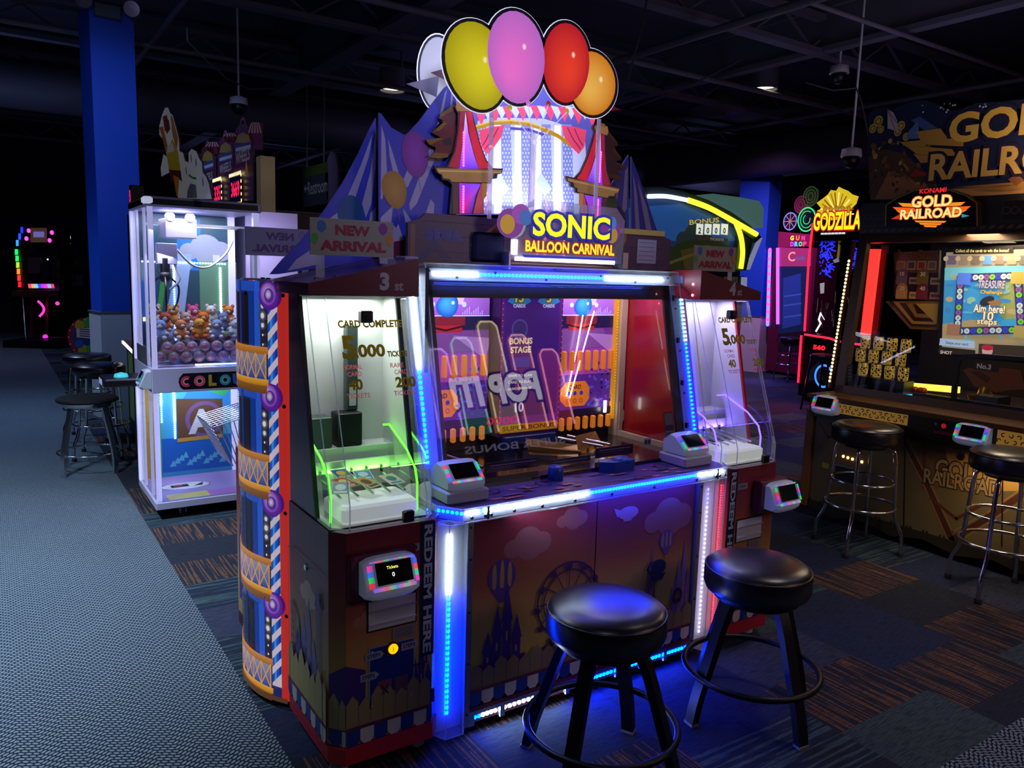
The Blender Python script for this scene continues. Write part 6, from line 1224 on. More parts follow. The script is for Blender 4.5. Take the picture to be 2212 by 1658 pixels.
b = MB(M('seat_print_red', '#3a1a20', .6)); slab(b, 60, 556, 86, 590, D-.1, .1, None); slab(b, 90, 572, 106, 604, D-.05, .1, M('screen_dim_blue', '#101828', .3)); b.build('screen_print', t); MB(EM('white_spot', (1, 1, 1), 3)).ball(at(103, 560, D), .015, 8).build('spot', t)
t = thing('dark_driving_game', 'dark game with a white number two sign between the racing game and blue column', 'arcade game', at(150, 720, 17.4)*1); p = at(150, 745, 17.2); t.location = (p.x, p.y, 0); t['_o'] = [p.x, p.y, 0]
b = MB(DK); slab(b, 134, 560, 200, 735, 17.4, .8, DK); b.build('cabinet', t); b = MB(PRT(1)); a = Art(b, at(141, 520, 17.1), R2, UZ, mat=PRT(1.1)); a.text('2', -.08, -.11, .26, '#e0f0e8', bold=.05, shear=.25); b.build('lettering', t, split=False); b = MB(BLK); b.beam(at(140, 530, 17.3), at(140, 565, 17.4), .04, .04); b.build('sign_post', t); b = MB(PRT(.1)); slab(b, 128, 545, 142, 566, 17.1, .05, PRT(.12), '#a88a50'); slab(b, 142, 592, 157, 617, 17.1, .03, PRT(.1), '#4a1822'); slab(b, 162, 592, 178, 617, 17.1, .03, PRT(.05), '#202838'); b.build('side_print', t)
# round sign leaning by the column
p = at(186, 752, 14.2); p.z = 0; t = thing('round_sign', 'round colourful sign standing on the floor by the blue column', 'sign', p); b = MB(); a = Art(b, p, R2, UZ, mat=PRT(.05)); R_ = .33
a.cut([(R_*cos(k*pi/20), R_+.03+1.08*R_*sin(k*pi/20)) for k in range(40)], .03, '#7a2030', '#30101a'); a.ell(.04, R_+.03, R_*.86, R_*.95, '#2a3470')
for dx, dz, r, c in ((.05, .27, .10, '#3a8a3a'), (-.1, .22, .09, '#9a8a20'), (.16, .18, .1, '#2a7a4a'), (-.05, -.23, .1, '#8a8a20'), (.1, -.22, .1, '#2f8a3a'), (.18, -.15, .08, '#a02a30'), (-.12, -.12, .08, '#2a50a0')): a.ell(dx, R_+.03+dz, r, r, c, n=18)
a.poly([(-.16, .36), (.28, .34), (.28, .55), (-.16, .52)], '#b0a8a0'); [a.line([(-.1, .39+k*.04), (.2, .385+k*.04)], .018, ('#20307a', '#403080', '#20307a', '#30206a')[k]) for k in range(4)]
for k in range(16): q = 2*pi*k/16; a.ell(R_*.92*cos(q), R_+.03+R_*.99*sin(q), .012, .012, '#e0b0a0', n=8)
b.build('sign_disc', t); MB(BLK).box(p.x-.1, p.x+.1, p.y, p.y+.12, 0, .05).build('sign_foot', t)
# ================================================================== gold train pusher game (right)
GX = 5.02; GO = (5.6, 1.9, 0); GY0, GY1 = .2, 3.47
gg = thing('pusher_game', 'large gold and brown ticket game with dark illustrated topper and red tubes', 'arcade game', GO)
def XA(mb, X, mat=None, h=.0006): return Art(mb, (X, 0, 0), UY, UZ, mat=mat, h=h)
BRZ = M('bronze_trim', '#5a3c1c', .35, .5); GOLDM = M('gold_metal', '#c8983a', .25, .9); DKB = M('dark_brown_body', '#1d1712', .4)
b = MB(DKB); b.box(GX, 6.5, GY0, GY1, .10, .80); a = XA(b, GX); Z = lambda L: [a.px(*p) for p in L]
a.rect(-GY1, .10, -GY0, .80, '#6e6040', col2='#54482e'); a.poly(Z([(2040, 965), (2165, 985), (2212, 1000), (2212, 1060), (2110, 1060), (1985, 1030), (1975, 960)]), '#a8803c'); a.poly(Z([(1975, 955), (2040, 965), (2060, 1050), (1990, 1060)]), '#6a4a28')  # brighter gold patch paints the glow beside the logo
for k in range(3): a.line(Z([(1770+k*12, 912), (1790+k*12, 944), (1800, 944)]), .012, ('#2a1a10', '#6a4a2a', '#2a1a10')[k])
a.line(Z([(1942, 930), (2000, 1040), (2056, 1165), (2130, 1120), (2212, 1065)]), .035, '#4a241a'); a.line(Z([(1950, 930), (2008, 1040), (2058, 1148), (2130, 1108), (2212, 1052)]), .010, '#8a6a3a'); a.line(Z([(1935, 930), (1993, 1040), (2054, 1180), (2130, 1132), (2212, 1078)]), .008, '#8a6a3a'); a.line(Z([(2010, 1075), (2066, 1120), (2120, 1090)]), .02, '#5a2a1c'); a.line(Z([(1995, 960), (2000, 1040)]), .02, '#5a3018')
a.rect(*(lambda p, q: (p[0], q[1], q[0], p[1]))(a.px(1798, 1000), a.px(1858, 1052)), '#6a7a90'); a.rect(*(lambda p, q: (p[0], q[1], q[0], p[1]))(a.px(1805, 1004), a.px(1850, 1046)), '#0a1020'); a.rect(*(lambda p, q: (p[0], q[1], q[0], p[1]))(a.px(1777, 998), a.px(1790, 1012)), '#b89a20')
p, q = a.px(2020, 1027), a.px(2130, 1050); a.text('GOLD', p[0], p[1], .115, '#98805a', w=q[0]-p[0], bold=.03, out=.05, outcol='#22160e', rot=.04)
p, q = a.px(1995, 1042), a.px(2160, 1080); a.text('RAILROAD', p[0], p[1], .10, '#907852', w=(q[0]-p[0]), bold=.02, out=.045, outcol='#22160e', rot=.035)
for x in (1956, 2168, 2205): a.line(Z([(x, 925), (x-4, 1180)]), .008, '#120c08')
for k in range(30): x = -GY1+.06+k*.11; a.ring(x, .145, .05, .012, '#2a2016', a0=pi, a1=2*pi, n=10)
bs = b.build('base_cabinet', gg); b = MB(M('wood_side_trim', '#8a5424', .45)); b.box(5.0, 5.05, GY1, GY1+.06, .08, .80); b.build('side_trim', gg)
b = MB(CHROME); p = a.px(2077, 985); c = Vector((GX, -p[0], p[1])); b.cyl(c, c+Vector((-.012, 0, 0)), .026, n=20).cyl(c, c+Vector((-.014, 0, 0)), .015, n=16, mat=BLK); b.build('lock', gg)
l = MB(EM('orange_led', (1, .45, .08), 10)); p, q = a.px(1822, 985), a.px(1862, 997); l.dots((GX-.002, -p[0], p[1]), (GX-.002, -q[0], q[1]), 5, .011, (-1, 0, .2), None); l.build('light_strip', gg)
sk = MB(M('skirt_gold_black', '#2c2616', .5)); n = 30
for k in range(n):
    y0, y1 = GY1-(GY1-GY0)*k/n, GY1-(GY1-GY0)*(k+1)/n; d0 = .022*math.cos(k*pi/2); d1 = .022*math.cos((k+1)*pi/2); sk.face([(GX-.004, y0, .06+d0), (GX-.004, y1, .06+d1), (GX-.004, y1, .13), (GX-.004, y0, .13)])
sk.build('scalloped_skirt', gg)
for px_ in ((1780, 1108), (2065, 1187)):
    p = atz(*px_, 0); p.x = 5.12; b = MB(BLK); b.box(p.x-.04, p.x+.04, p.y-.03, p.y+.03, .085, .10).box(p.x-.03, p.x+.03, p.y-.006, p.y+.006, .03, .09); c = b.build('caster', gg); MB(M('clear_wheel', '#4a4a52', .3)).cyl((p.x, p.y-.016, .042), (p.x, p.y+.016, .042), .042, n=22).build('wheel', c)
# counter
b = MB(BRZ); b.prism([(4.95, GY0), (5.40, GY0), (5.40, GY1+.03), (4.95, GY1+.03)], .895, .925); a = Art(b, (0, 0, .925), UY, UX); a.n = Vector((0, 0, 1)); a.rect(-GY1, 4.97, -GY0, 5.2, '#4a2f1e'); [a.line([(-GY1+.1, 5.0+k*.05), (-GY0, 5.0+k*.05)], .012, ('#6a4a30', '#2a1a12', '#5a3a28', '#3a2418')[k]) for k in range(4)]
ct = b.build('counter', gg); b = MB(DKB); b.box(4.975, 5.03, GY0, GY1+.02, .76, .895); a = XA(b, 4.975); a.rect(-GY1-.02, .80, -GY0, .89, '#2a2016')
G2 = PRT(.30)
def filigree(y0, y1, z0, z1):
    a.rect(-y0, z0, -y1, z1, '#b88838', mat=G2); random.seed(3); h = a.h
    for k in range(int((y0-y1)/.022)): a.h = h; x = -y0+.012+k*.022; a.ring(x, z0+(z1-z0)*(.3+.4*(k % 2)), .013, .006, '#4a2f10', n=10, a0=k, a1=k+4.4)
    a.up()
filigree(3.33, 2.75, .815, .885); filigree(2.20, 1.5, .80, .89); filigree(1.2, .4, .80, .89)
p, q = a.px(2017, 897), a.px(2062, 945); a.rect(p[0], .775, q[0], .885, '#161018'); a.text('GOLD RAILROAD', p[0]+.01, .80, .02, '#a02a3a', w=q[0]-p[0]-.02, bold=.03); a.ell(p[0]+.07, .855, .016, .016, '#d82030', mat=PRT(.4)); a.ell(p[0]+.02, .86, .010, .010, '#8a8a90')
b.build('counter_front', ct)
def yz(px_, X): p = atx(*px_, X); return p.y, p.z
y, z = yz((1784, 880), 4.95); reader(gg, (4.975, y, .80), -pi/2, .19, seed=1); y, z = yz((2102, 935), 4.95); reader(gg, (4.975, y, .775), -pi/2, .20, seed=6)
# slanted window: frame and glass
GU = Vector((.14, 0, 1.14)).normalized(); gx = lambda z: 5.23+.1228*(z-.95)
def GS(mb, h=0, mat=None): return Art(mb, (5.23-h, 0, .95), UY, GU, mat=mat)
b = MB(M('bronze_frame', '#4a3626', .35, .3)); a = GS(b); V = 1.155
for q in ([(-3.47, -.03), (-3.40, -.03), (-3.40, V), (-3.47, V)], [(-3.47, V-.07), (-GY0, V-.07), (-GY0, V+.03), (-3.47, V+.03)], [(-3.47, -.03), (-GY0, -.03), (-GY0, .03), (-3.47, .03)]): a.cut(q, .05, '#5a4028', mat=b.mat, smat=b.mat)
fr = b.build('window_frame', gg); l = MB(EM('warm_yellow_led', (1, .85, .25), 4.5)); a = GS(l, .01); l.dots(a.pt(-3.515, .95), a.pt(-3.515, .05), 34, .0105, (-1, 0, 0), None); l.build('light_strip', fr)
b = MB(BRZ); b.beam(a.pt(-3.515, 0, -.02), a.pt(-3.515, 1.1, -.02), .035, .02, (0, 1, 0)); b.build('light_channel', fr)
c = MB(GLASS('gold_game_glass', gloss=.55)); a = GS(c, -.02, c.mat); a.rect(-3.40, .02, -GY0, V-.06, (1, 1, 1)); c.build('window_pane', gg)
# body behind and roof fascia
b = MB(M('dark_interior', '#120e10', .5)); b.box(6.35, 6.5, GY0, GY1, .8, 2.3).box(5.42, 6.5, GY0, GY1, 2.10, 2.30).box(5.2, 6.35, GY0, GY1-.02, .80, .90); b.build('rear_body', gg)
b = MB(DKB); b.box(5.36, 5.44, GY0, GY1, 2.09, 2.31); a = XA(b, 5.36); a.rect(-GY1, 2.095, -GY0, 2.30, '#2a211c'); a.rect(-GY1, 2.095, -GY0, 2.125, '#1a1410'); h = a.h
for k in range(60): a.h = h; x = -GY1+.02+k*.055; a.poly([(x, 2.098), (x+.03, 2.098), (x+.05, 2.122), (x+.02, 2.122)], '#5a4a3a')
for y0, y1 in ((3.44, 3.28), (2.50, 2.12), (2.05, 1.6)):
    a.rect(-y0, 2.14, -y1, 2.28, '#3a3022'); a.rect(-y0+.01, 2.15, -y1-.01, 2.27, '#221b14'); n = int((y0-y1)/.05)
    for k in range(n): a.ring(-y0+.03+k*.05, 2.21, .025, .006, '#5a4a30', n=10)
b.build('fascia', gg)
# station sign
b = MB(); a = XA(b, 5.31, PRT(1.0)); Z = lambda L: [a.px(*p) for p in L]
a.cut(Z([(1911, 490), (1912, 442), (1940, 424), (1975, 409), (2010, 404), (2050, 408), (2088, 420), (2112, 437), (2113, 490)]), .05, '#0a0808', '#3a2c1c', mat=M('sign_black', '#050405', .2)); a.line(Z([(1913, 488), (1914, 443), (1941, 426), (1976, 411), (2010, 407), (2050, 410), (2087, 422), (2110, 438), (2111, 488)]), .008, '#6a5434', mat=PRT(.1))
def wings(f, big=1.0):
    for k, (x0, x1, y, w) in enumerate(((1940, 1985, 438, 8), (1928, 1975, 447, 8), (1936, 1970, 455, 6), (1948, 1975, 462, 5))):
        c = ('#ff9020', '#f06018', '#ff8020', '#e04a10')[k]; a.poly([f(x0, y), f(x1, y+2), f(x1+4, y+w+2), f(x0+10, y+w)], c)
wings(lambda x, y: a.px(x, y)); wings(lambda x, y: a.px(2010+(2010-x)*1.02+4, y-2))
for k in range(3): a.poly(Z([(1975+k*10, 476+k*5), (2045-k*10, 477+k*5), (2040-k*9, 481+k*5), (1980+k*9, 480+k*5)]), '#ff8a20')
p, q = a.px(1986, 420), a.px(2044, 418); a.text('KONAMI', p[0], p[1]+.004, .032, '#e02028', w=q[0]-p[0], bold=.03)
p, q = a.px(1969, 449), a.px(2055, 448); a.text('GOLD', p[0], p[1], .075, '#ffe890', w=q[0]-p[0], bold=.03, out=.05, outcol='#c84a08')
p, q = a.px(1944, 474), a.px(2076, 472); a.text('RAILROAD', p[0], p[1], .066, '#ffe890', w=q[0]-p[0], bold=.03, out=.05, outcol='#c84a08')
a.poly(Z([(1925, 473), (1945, 462), (1945, 473)]), '#d02820'); a.poly(Z([(2078, 470), (2078, 462), (2095, 466)]), '#2a90b0'); b.build('station_sign', gg)
# topper
b = MB(); a = XA(b, 5.40, PRT(.035)); Z = lambda L: [a.px(*p) for p in L]
a.cut(Z([(1880, 432), (1874, 330), (1876, 250), (1886, 236), (1906, 230), (1930, 236), (1950, 226), (1966, 220), (1990, 216), (2014, 221), (2034, 232), (2058, 240), (2085, 232), (2110, 222), (2160, 220), (2240, 210), (2330, 205), (2420, 214), (2500, 240), (2560, 300), (2590, 430)]), .03, '#1c2448', '#101428', mat=PRT(.03))
a.poly(Z([(1880, 430), (1876, 340), (1900, 320), (1950, 330), (2000, 370), (2030, 420), (2030, 432)]), '#4a3428'); a.poly(Z([(1890, 430), (1920, 370), (1960, 380), (2010, 415), (2200, 420), (2590, 425), (2590, 432)]), '#8a5a38'); a.poly(Z([(1985, 412), (2100, 405), (2212, 400), (2212, 420), (1990, 425)]), '#c08a58')
random.seed(9)
for k in range(70):
    x, y = random.uniform(1880, 2030), random.uniform(300, 425); p = a.px(x, y); a.ell(*p, random.uniform(.008, .035), random.uniform(.006, .02), random.choice(['#6a4a2c', '#8a6a40', '#3a2a28', '#a88450', '#2a2030', '#5a3a2a']), n=8, rot=random.random()*3)
for k in range(40): p = a.px(random.uniform(1990, 2300), random.uniform(224, 246)); a.ell(*p, .006, .006, random.choice(['#8a98c0', '#6a7aa8', '#c0c8d8']), n=8)
for x, y, r in ((1900, 262, .035), (1888, 278, .03), (1905, 280, .025), (1949, 272, .03), (1942, 285, .028), (1960, 296, .025)): a.ell(*a.px(x, y), r, r*1.1, '#b09850', n=14); a.ring(*a.px(x, y), r*.7, r*.2, '#5a4820', n=14)
h0 = a.px(1920, 236); a.poly(Z([(1920, 237), (1932, 243), (1941, 262), (1942, 284), (1920, 278)]), '#a8a0b8'); a.line(Z([(1920, 237), (1936, 280)]), .006, '#6a6080'); a.line(Z([(1920, 237), (1942, 268)]), .006, '#6a6080')
a.poly(Z([(1970, 260), (1990, 252), (2040, 285), (2010, 290)]), '#34508a'); a.poly(Z([(1965, 285), (1985, 262), (1990, 300), (1960, 300)]), '#4a6aa8')
for L in ([(1982, 284), (2035, 277), (2050, 298), (2085, 300), (2085, 316), (1995, 312)], [(1946, 307), (1990, 303), (2005, 316), (2040, 322), (2044, 334), (1985, 334)], [(1985, 316), (2060, 322), (2070, 336), (2000, 338)], [(1975, 332), (2010, 336), (2014, 350), (1992, 352)]): a.poly(Z(L), '#3a2418'); a.poly([(x*.985-.045+.0, y*.994+.014) for x, y in Z(L)], '#a8803c')
a.poly(Z([(1965, 383), (1982, 366), (2010, 376), (2010, 380)]), '#8a2024')
for L in ([(2060, 405), (2212, 392), (2300, 385), (2300, 392), (2120, 405)], [(2110, 410), (2212, 398), (2300, 392), (2300, 400), (2170, 412)]): a.poly(Z(L), '#9a6a34')
a.poly(Z([(2180, 388), (2200, 375), (2215, 390), (2198, 402)]), '#7a4a28')
p, q = a.px(2050, 312), a.px(2330, 302); a.text('GOLD', p[0], p[1], a.px(2050, 248)[1]-p[1], '#c09a48', w=q[0]-p[0], bold=.035, out=.09, outcol='#1c1a38', mat=PRT(.06)); 
p2 = a.px(2050, 290); a.h += .0002
p, q = a.px(2008, 392), a.px(2410, 372); a.text('RAILROAD', p[0], p[1], a.px(2008, 334)[1]-p[1], '#b8904a', w=q[0]-p[0], bold=.03, out=.08, outcol='#241a30', mat=PRT(.06))
b.build('topper_board', gg); b = MB(BLK); b.box(5.40, 5.47, GY0+.2, GY1-.2, 2.30, 2.36); b.build('topper_mount', gg)
# inside: red tube bank, bonus board, ornament, screen
b = MB(EM('red_tube', (1, .02, .015), 2.6)); A5 = lambda x, y, X: atx(x, y, X)
for k in range(3): p, q = A5(1884+k*7.5, 538, 5.62), A5(1863+k*7, 722, 5.62); q.y = q.y*.5+p.y*.5 if False else q.y; b.cyl(p, q, .0155, n=10)
b.build('red_light_tube', gg); b = MB(M('dark_red_post', '#2a0c10', .4)); p, q = A5(1912, 530, 5.68), A5(1890, 730, 5.68); b.beam(p, q, .05, .03, (1, 0, 0)); b.build('inner_post', gg)
b = MB(); a = XA(b, 5.75, PRT(.07)); Z = lambda L: [a.px(*p) for p in L]
a.cut(Z([(1930, 545), (2030, 540), (2024, 648), (1936, 646)]), .03, '#54382c', '#2a1a14', mat=PRT(.06)); a.rect(*(lambda p, q: (p[0], q[1], q[0], p[1]))(a.px(1934, 588), a.px(2022, 643)), '#1a1014')
p, q = a.px(1938, 556), a.px(2024, 556); a.text('Bonus Chance', p[0], p[1], .055, '#2a1614', w=q[0]-p[0], bold=.02, out=.03, outcol='#8a6248')
for k in range(4):
    p, q = a.px(1937+k*22.5, 563), a.px(1955+k*22.5, 583); a.rect(p[0], q[1], q[0], p[1], '#8a7058'); a.rect(p[0]+.012, q[1]+.012, q[0]-.012, p[1]-.012, ('#7a5438', '#3a3c48', '#7a2c2c', '#54504a')[k])
for k, (x, y, c, s) in enumerate(((1940, 609, '#5a5058', '10'), (1985, 610, '#6a5c28', '30'), (1940, 640, '#b09038', '20'), (1984, 641, '#7a2c34', '40'))):
    p = a.px(x+8, y-8); a.ell(p[0], p[1]+.02, .045, .055, mix(c, '#201818', .3), n=16); a.rect(p[0]-.045, p[1]-.045, p[0]+.045, p[1]+.02, c); a.text(s, p[0], p[1]+.02, .03, '#d0c8b8', align='c', bold=.02); a.rect(p[0]+.06, p[1]-.04, p[0]+.17, p[1]+.01, mix(c, '#c0b0a0', .3)); a.line([(p[0]+.075, p[1]-.015), (p[0]+.155, p[1]-.015)], .02, mix(c, '#201818', .5))
a.cut(Z([(1912, 650), (2030, 650), (2022, 712), (1966, 710)]), .04, '#7a5a28', '#3a2810', mat=PRT(.06))
for k, c in ((5, '#2a1a10'), (10, '#a07c34'), (16, '#2a1a10'), (24, '#8a682c'), (32, '#2a1810')): a.poly(Z([(1912+k*1.9, 650+k*.2), (2029-k*.15, 650+k*.2), (2023-k*.1, 711-k*1.0), (1966+k*.5, 709-k*1.0)]), c)
a.poly(Z([(1978, 655), (2028, 655), (2024, 700)]), '#b0903c'); b.build('bonus_board', gg)
b = MB(); a = XA(b, 5.72, PRT(.75)); Z = lambda L: [a.px(*p) for p in L]
a.cut(Z([(2034, 536), (2400, 520), (2400, 800), (2024, 768)]), .05, '#0c0a10', '#0c0a10', mat=M('screen_bezel', '#0a0a0e', .3))
SC_ = PRT(.62); a.poly(Z([(2044, 545), (2400, 530), (2400, 790), (2034, 762)]), '#9a8f78', mat=SC_); a.poly(Z([(2041, 578), (2400, 568), (2400, 745), (2035, 738)]), '#3a90c8', mat=SC_, ); a.poly(Z([(2041, 578), (2400, 568), (2400, 600), (2040, 605)]), '#68b8c8', mat=SC_); a.poly(Z([(2036, 700), (2100, 690), (2180, 705), (2400, 690), (2400, 745), (2035, 738)]), '#a8956a', mat=SC_); a.poly(Z([(2160, 610), (2400, 590), (2400, 700), (2190, 705), (2160, 680)]), '#8f9a58', mat=SC_); a.poly(Z([(2165, 690), (2212, 685), (2212, 720), (2160, 705)]), '#3f9ad0', mat=SC_)
random.seed(4)
for k in range(40): x, y = random.uniform(2045, 2205), random.uniform(590, 735); a.ell(*a.px(x, y), random.uniform(.01, .05), random.uniform(.006, .02), random.choice(['#3a80c0', '#58a8d0', '#88b0a0', '#2f6fb0', '#b0a078', '#78a8b0']), n=10, mat=SC_)
p, q = a.px(2065, 545), a.px(2180, 541); a.poly(Z([(2060, 538), (2190, 533), (2190, 546), (2060, 549)]), '#14100c', mat=SC_); a.text('Collect all the cards to win the bonus!', p[0], p[1], .022, '#e8d890', w=q[0]-p[0], mat=SC_, bold=.01)
for k in range(7): p, q = a.px(2048+k*26, 552), a.px(2066+k*26, 571); a.rect(p[0], q[1], q[0], p[1], ('#6a5a70', '#8a7a68', '#706458', '#5a88c8', '#7a7064', '#8a8a70', '#6a6a60')[k], mat=SC_); a.ell(p[0]-.01, (p[1]+q[1])/2+.01, .018, .018, '#b8a888', n=12, mat=SC_)
TR = [(2078, 600), (2200, 596), (2208, 712), (2070, 715)]
for i in range(4):
    A_, B_ = TR[i], TR[(i+1) % 4]; a.line([a.px(*A_), a.px(*B_)], .055, '#3a3468', mat=SC_)
    for k in range(10): t = (k+.5)/10; c = ('#7ac838', '#c0d8d8', '#8a5a98', '#3848c8', '#b8d0c8')[(k*3+i) % 5]; a.ell(*a.px(A_[0]+(B_[0]-A_[0])*t, A_[1]+(B_[1]-A_[1])*t), .019, .019, c, n=12, mat=SC_); a.ell(*a.px(A_[0]+(B_[0]-A_[0])*t, A_[1]+(B_[1]-A_[1])*t), .009, .009, mix(c, '#203040', .5), n=10, mat=SC_)
for x, y, c in ((2085, 602, '#5078e0'), (2202, 600, '#b0a050'), (2208, 716, '#a89a58'), (2062, 712, '#9a7058')): a.rect(*(lambda p: (p[0]-.045, p[1]-.04, p[0]+.045, p[1]+.04))(a.px(x, y)), c, mat=SC_)
for s, x, y, h, w, c in (('TREASURE', 2115, 622, .055, 58, '#b8b0c8'), ('Challenge', 2120, 636, .032, 48, '#d8b058'), ('Aim here!', 2105, 674, .058, 68, '#f0e8d0'), ('10', 2126, 692, .065, 22, '#f8ecc0'), ('steps', 2112, 703, .048, 44, '#f0e4c0')):
    p, q = a.px(x, y), a.px(x+w, y); a.text(s, p[0], p[1], h, c, w=q[0]-p[0], mat=SC_, bold=.025, out=.05, outcol='#40281c', outmat=SC_)
a.ell(*a.px(2135, 650), .05, .03, '#2a2c38', rot=.5, mat=SC_); a.poly(Z([(2135, 652), (2160, 646), (2168, 656), (2150, 662)]), '#8a6a48', mat=SC_)
a.poly(Z([(2034, 730), (2108, 737), (2108, 752), (2032, 745)]), '#a8c0e0', mat=SC_); p, q = a.px(2046, 744), a.px(2095, 748); a.text('Swipe your card.', p[0], p[1], .026, '#2a4878', w=q[0]-p[0], mat=SC_, bold=.015)
a.poly(Z([(2032, 748), (2110, 756), (2110, 768), (2030, 762)]), '#28201c', mat=SC_); p = a.px(2034, 762); a.text('SHOT', p[0], p[1]-.004, .024, '#d8d0c0', mat=SC_, bold=.02); a.poly(Z([(2118, 742), (2400, 755), (2400, 790), (2116, 770)]), '#3a3028', mat=SC_); a.ell(*a.px(2136, 757), .035, .04, '#c8a0a8', mat=SC_); a.ell(*a.px(2136, 750), .04, .02, '#b02838', mat=SC_)
b.build('game_screen', gg)
# table with balls, lit bar, little engine cover, clear dividers
b = MB(M('dark_table', '#241a1c', .25)); b.box(5.36, 6.2, GY0, GY1-.06, .90, .945); b.box(5.40, 5.53, 3.04, 3.46, .945, 1.045); b.build('play_table', gg)
b = MB(EM('yellow_bar', (1, .75, .08), 1.5)); p, q = A5(1958, 832, 5.75), A5(2072, 842, 5.75); b.beam(p, q, .03, .045); b.build('yellow_light_bar', gg); b = MB(EM('warm_dots', (1, .8, .4), 5)); b.dots(A5(1872, 832, 5.6), A5(1950, 826, 5.75), 12, .008, (-1, 0, .4), None); b.build('light_strip', gg)
b = MB(M('cyan_tray', '#3ab8e0', .3, emit=(.05, .5, 1), es=.7)); b.prism([(5.34, 3.10), (5.52, 3.05), (5.50, 2.88), (5.36, 2.90)], .946, .952); b.build('blue_tray', gg)
b = MB(M('steel_grey', '#6a7078', .3, .8)); b.box(5.36, 5.39, 2.0, 2.95, .946, .985).box(5.42, 5.60, 2.42, 2.56, .945, 1.02); b.build('steel_guard', gg)
for k, (x, y) in enumerate(((1948, 838), (1962, 861), (1952, 856), (1975, 862), (1994, 852), (1986, 868))):
    p = atx(x, y, 5.60); p.z = .9465; c = p+Vector((0, 0, .026)); b = MB(M('red_ball', '#b8341c', .25)); b.ball(c, .026, 14); single(b, 'red_ball', 'small red ball on the play table behind the glass of the gold game', 'ball', p, 'red balls on the gold game table')
# small shield with rounded grey frame
b = MB(M('grey_shield_frame', '#3a3d44', .4, .4)); a = XA(b, 5.33); Z = lambda L: [Vector(a.pt(*a.px(*p))) for p in L]
pts = Z([(2058, 888), (2062, 840), (2068, 790), (2074, 775), (2090, 768), (2120, 768), (2212, 775), (2300, 782)]); sweep(b, pts, (1, 0, 0), .03, .026, b.mat); b.build('shield_frame', gg)
c = MB(GLASS('shield_glass', gloss=.5)); c.face([a.pt(*a.px(*p)) for p in ((2058, 888), (2072, 775), (2090, 768), (2300, 782), (2300, 930))]); c.build('shield_pane', gg)
b = MB(); a = XA(b, 5.55, PRT(.12)); Z = lambda L: [a.px(*p) for p in L]; a.cut(Z([(2080, 800), (2090, 795), (2130, 800), (2160, 794), (2205, 800), (2215, 840), (2180, 842), (2150, 848), (2130, 838), (2105, 835), (2092, 815)]), .01, '#6a3a20', '#3a2010', mat=PRT(.06)); [a.line(Z([(2100+k*4, 803), (2132+k*2, 825-k*2)]), .01, '#3a2014') for k in range(5)]
p = a.px(2110, 795); a.rect(p[0]-.02, p[1]-.01, p[0]+.14, p[1]+.045, '#2a2026'); a.text('No.3', p[0], p[1], .035, '#b8b0a8', bold=.03); b.build('eagle_plate', gg)
b = MB(GOLDM); p = A5(2135, 850, 5.6); b.lathe([(.05, 0), (.07, .05), (.055, .12)], (p.x, p.y, .945), 16); p = A5(2110, 858, 5.55); b.lathe([(.04, 0), (.06, .06)], (p.x, p.y, .945), 16); b.build('gold_bucket', gg)
# No.3 notice at left
b = MB(); a = GS(b, .004); q = XA(b, 5.26); Z = lambda L: [q.px(*p) for p in L]; q.poly(Z([(1815, 790), (1842, 787), (1840, 832), (1811, 838)]), '#3a3034'); [q.line(Z([(1817, 794+k*7), (1838, 792+k*7)]), .008, '#7a7078') for k in range(5)]; q.poly(Z([(1808, 836), (1874, 830), (1870, 852), (1806, 850)]), '#262026'); p = q.px(1829, 851); r = q.px(1869, 851); q.text('No.3', p[0], p[1], .052, '#a89ca0', w=r[0]-p[0], bold=.02); b.build('number_plate', gg)
lamp('gold_game_fill', 'AREA', (5.75, 2.6, 2.05), (5.7, 2.6, 1), 22, (1, .72, .45), shape='RECTANGLE', size=.2, size_y=1.2); lamp('gold_game_fill', 'AREA', (4.955, 2.05, .75), (5.02, 2.0, .45), 4.5, (1, .72, .4), shape='RECTANGLE', size=.04, size_y=.8); lamp('gold_game_fill', 'AREA', (5.28, 2.3, 2.33), (5.45, 2.3, 2.5), 5, (1, .75, .5), shape='RECTANGLE', size=.05, size_y=1.6)  # the lamp under the counter edge is added to brighten the base
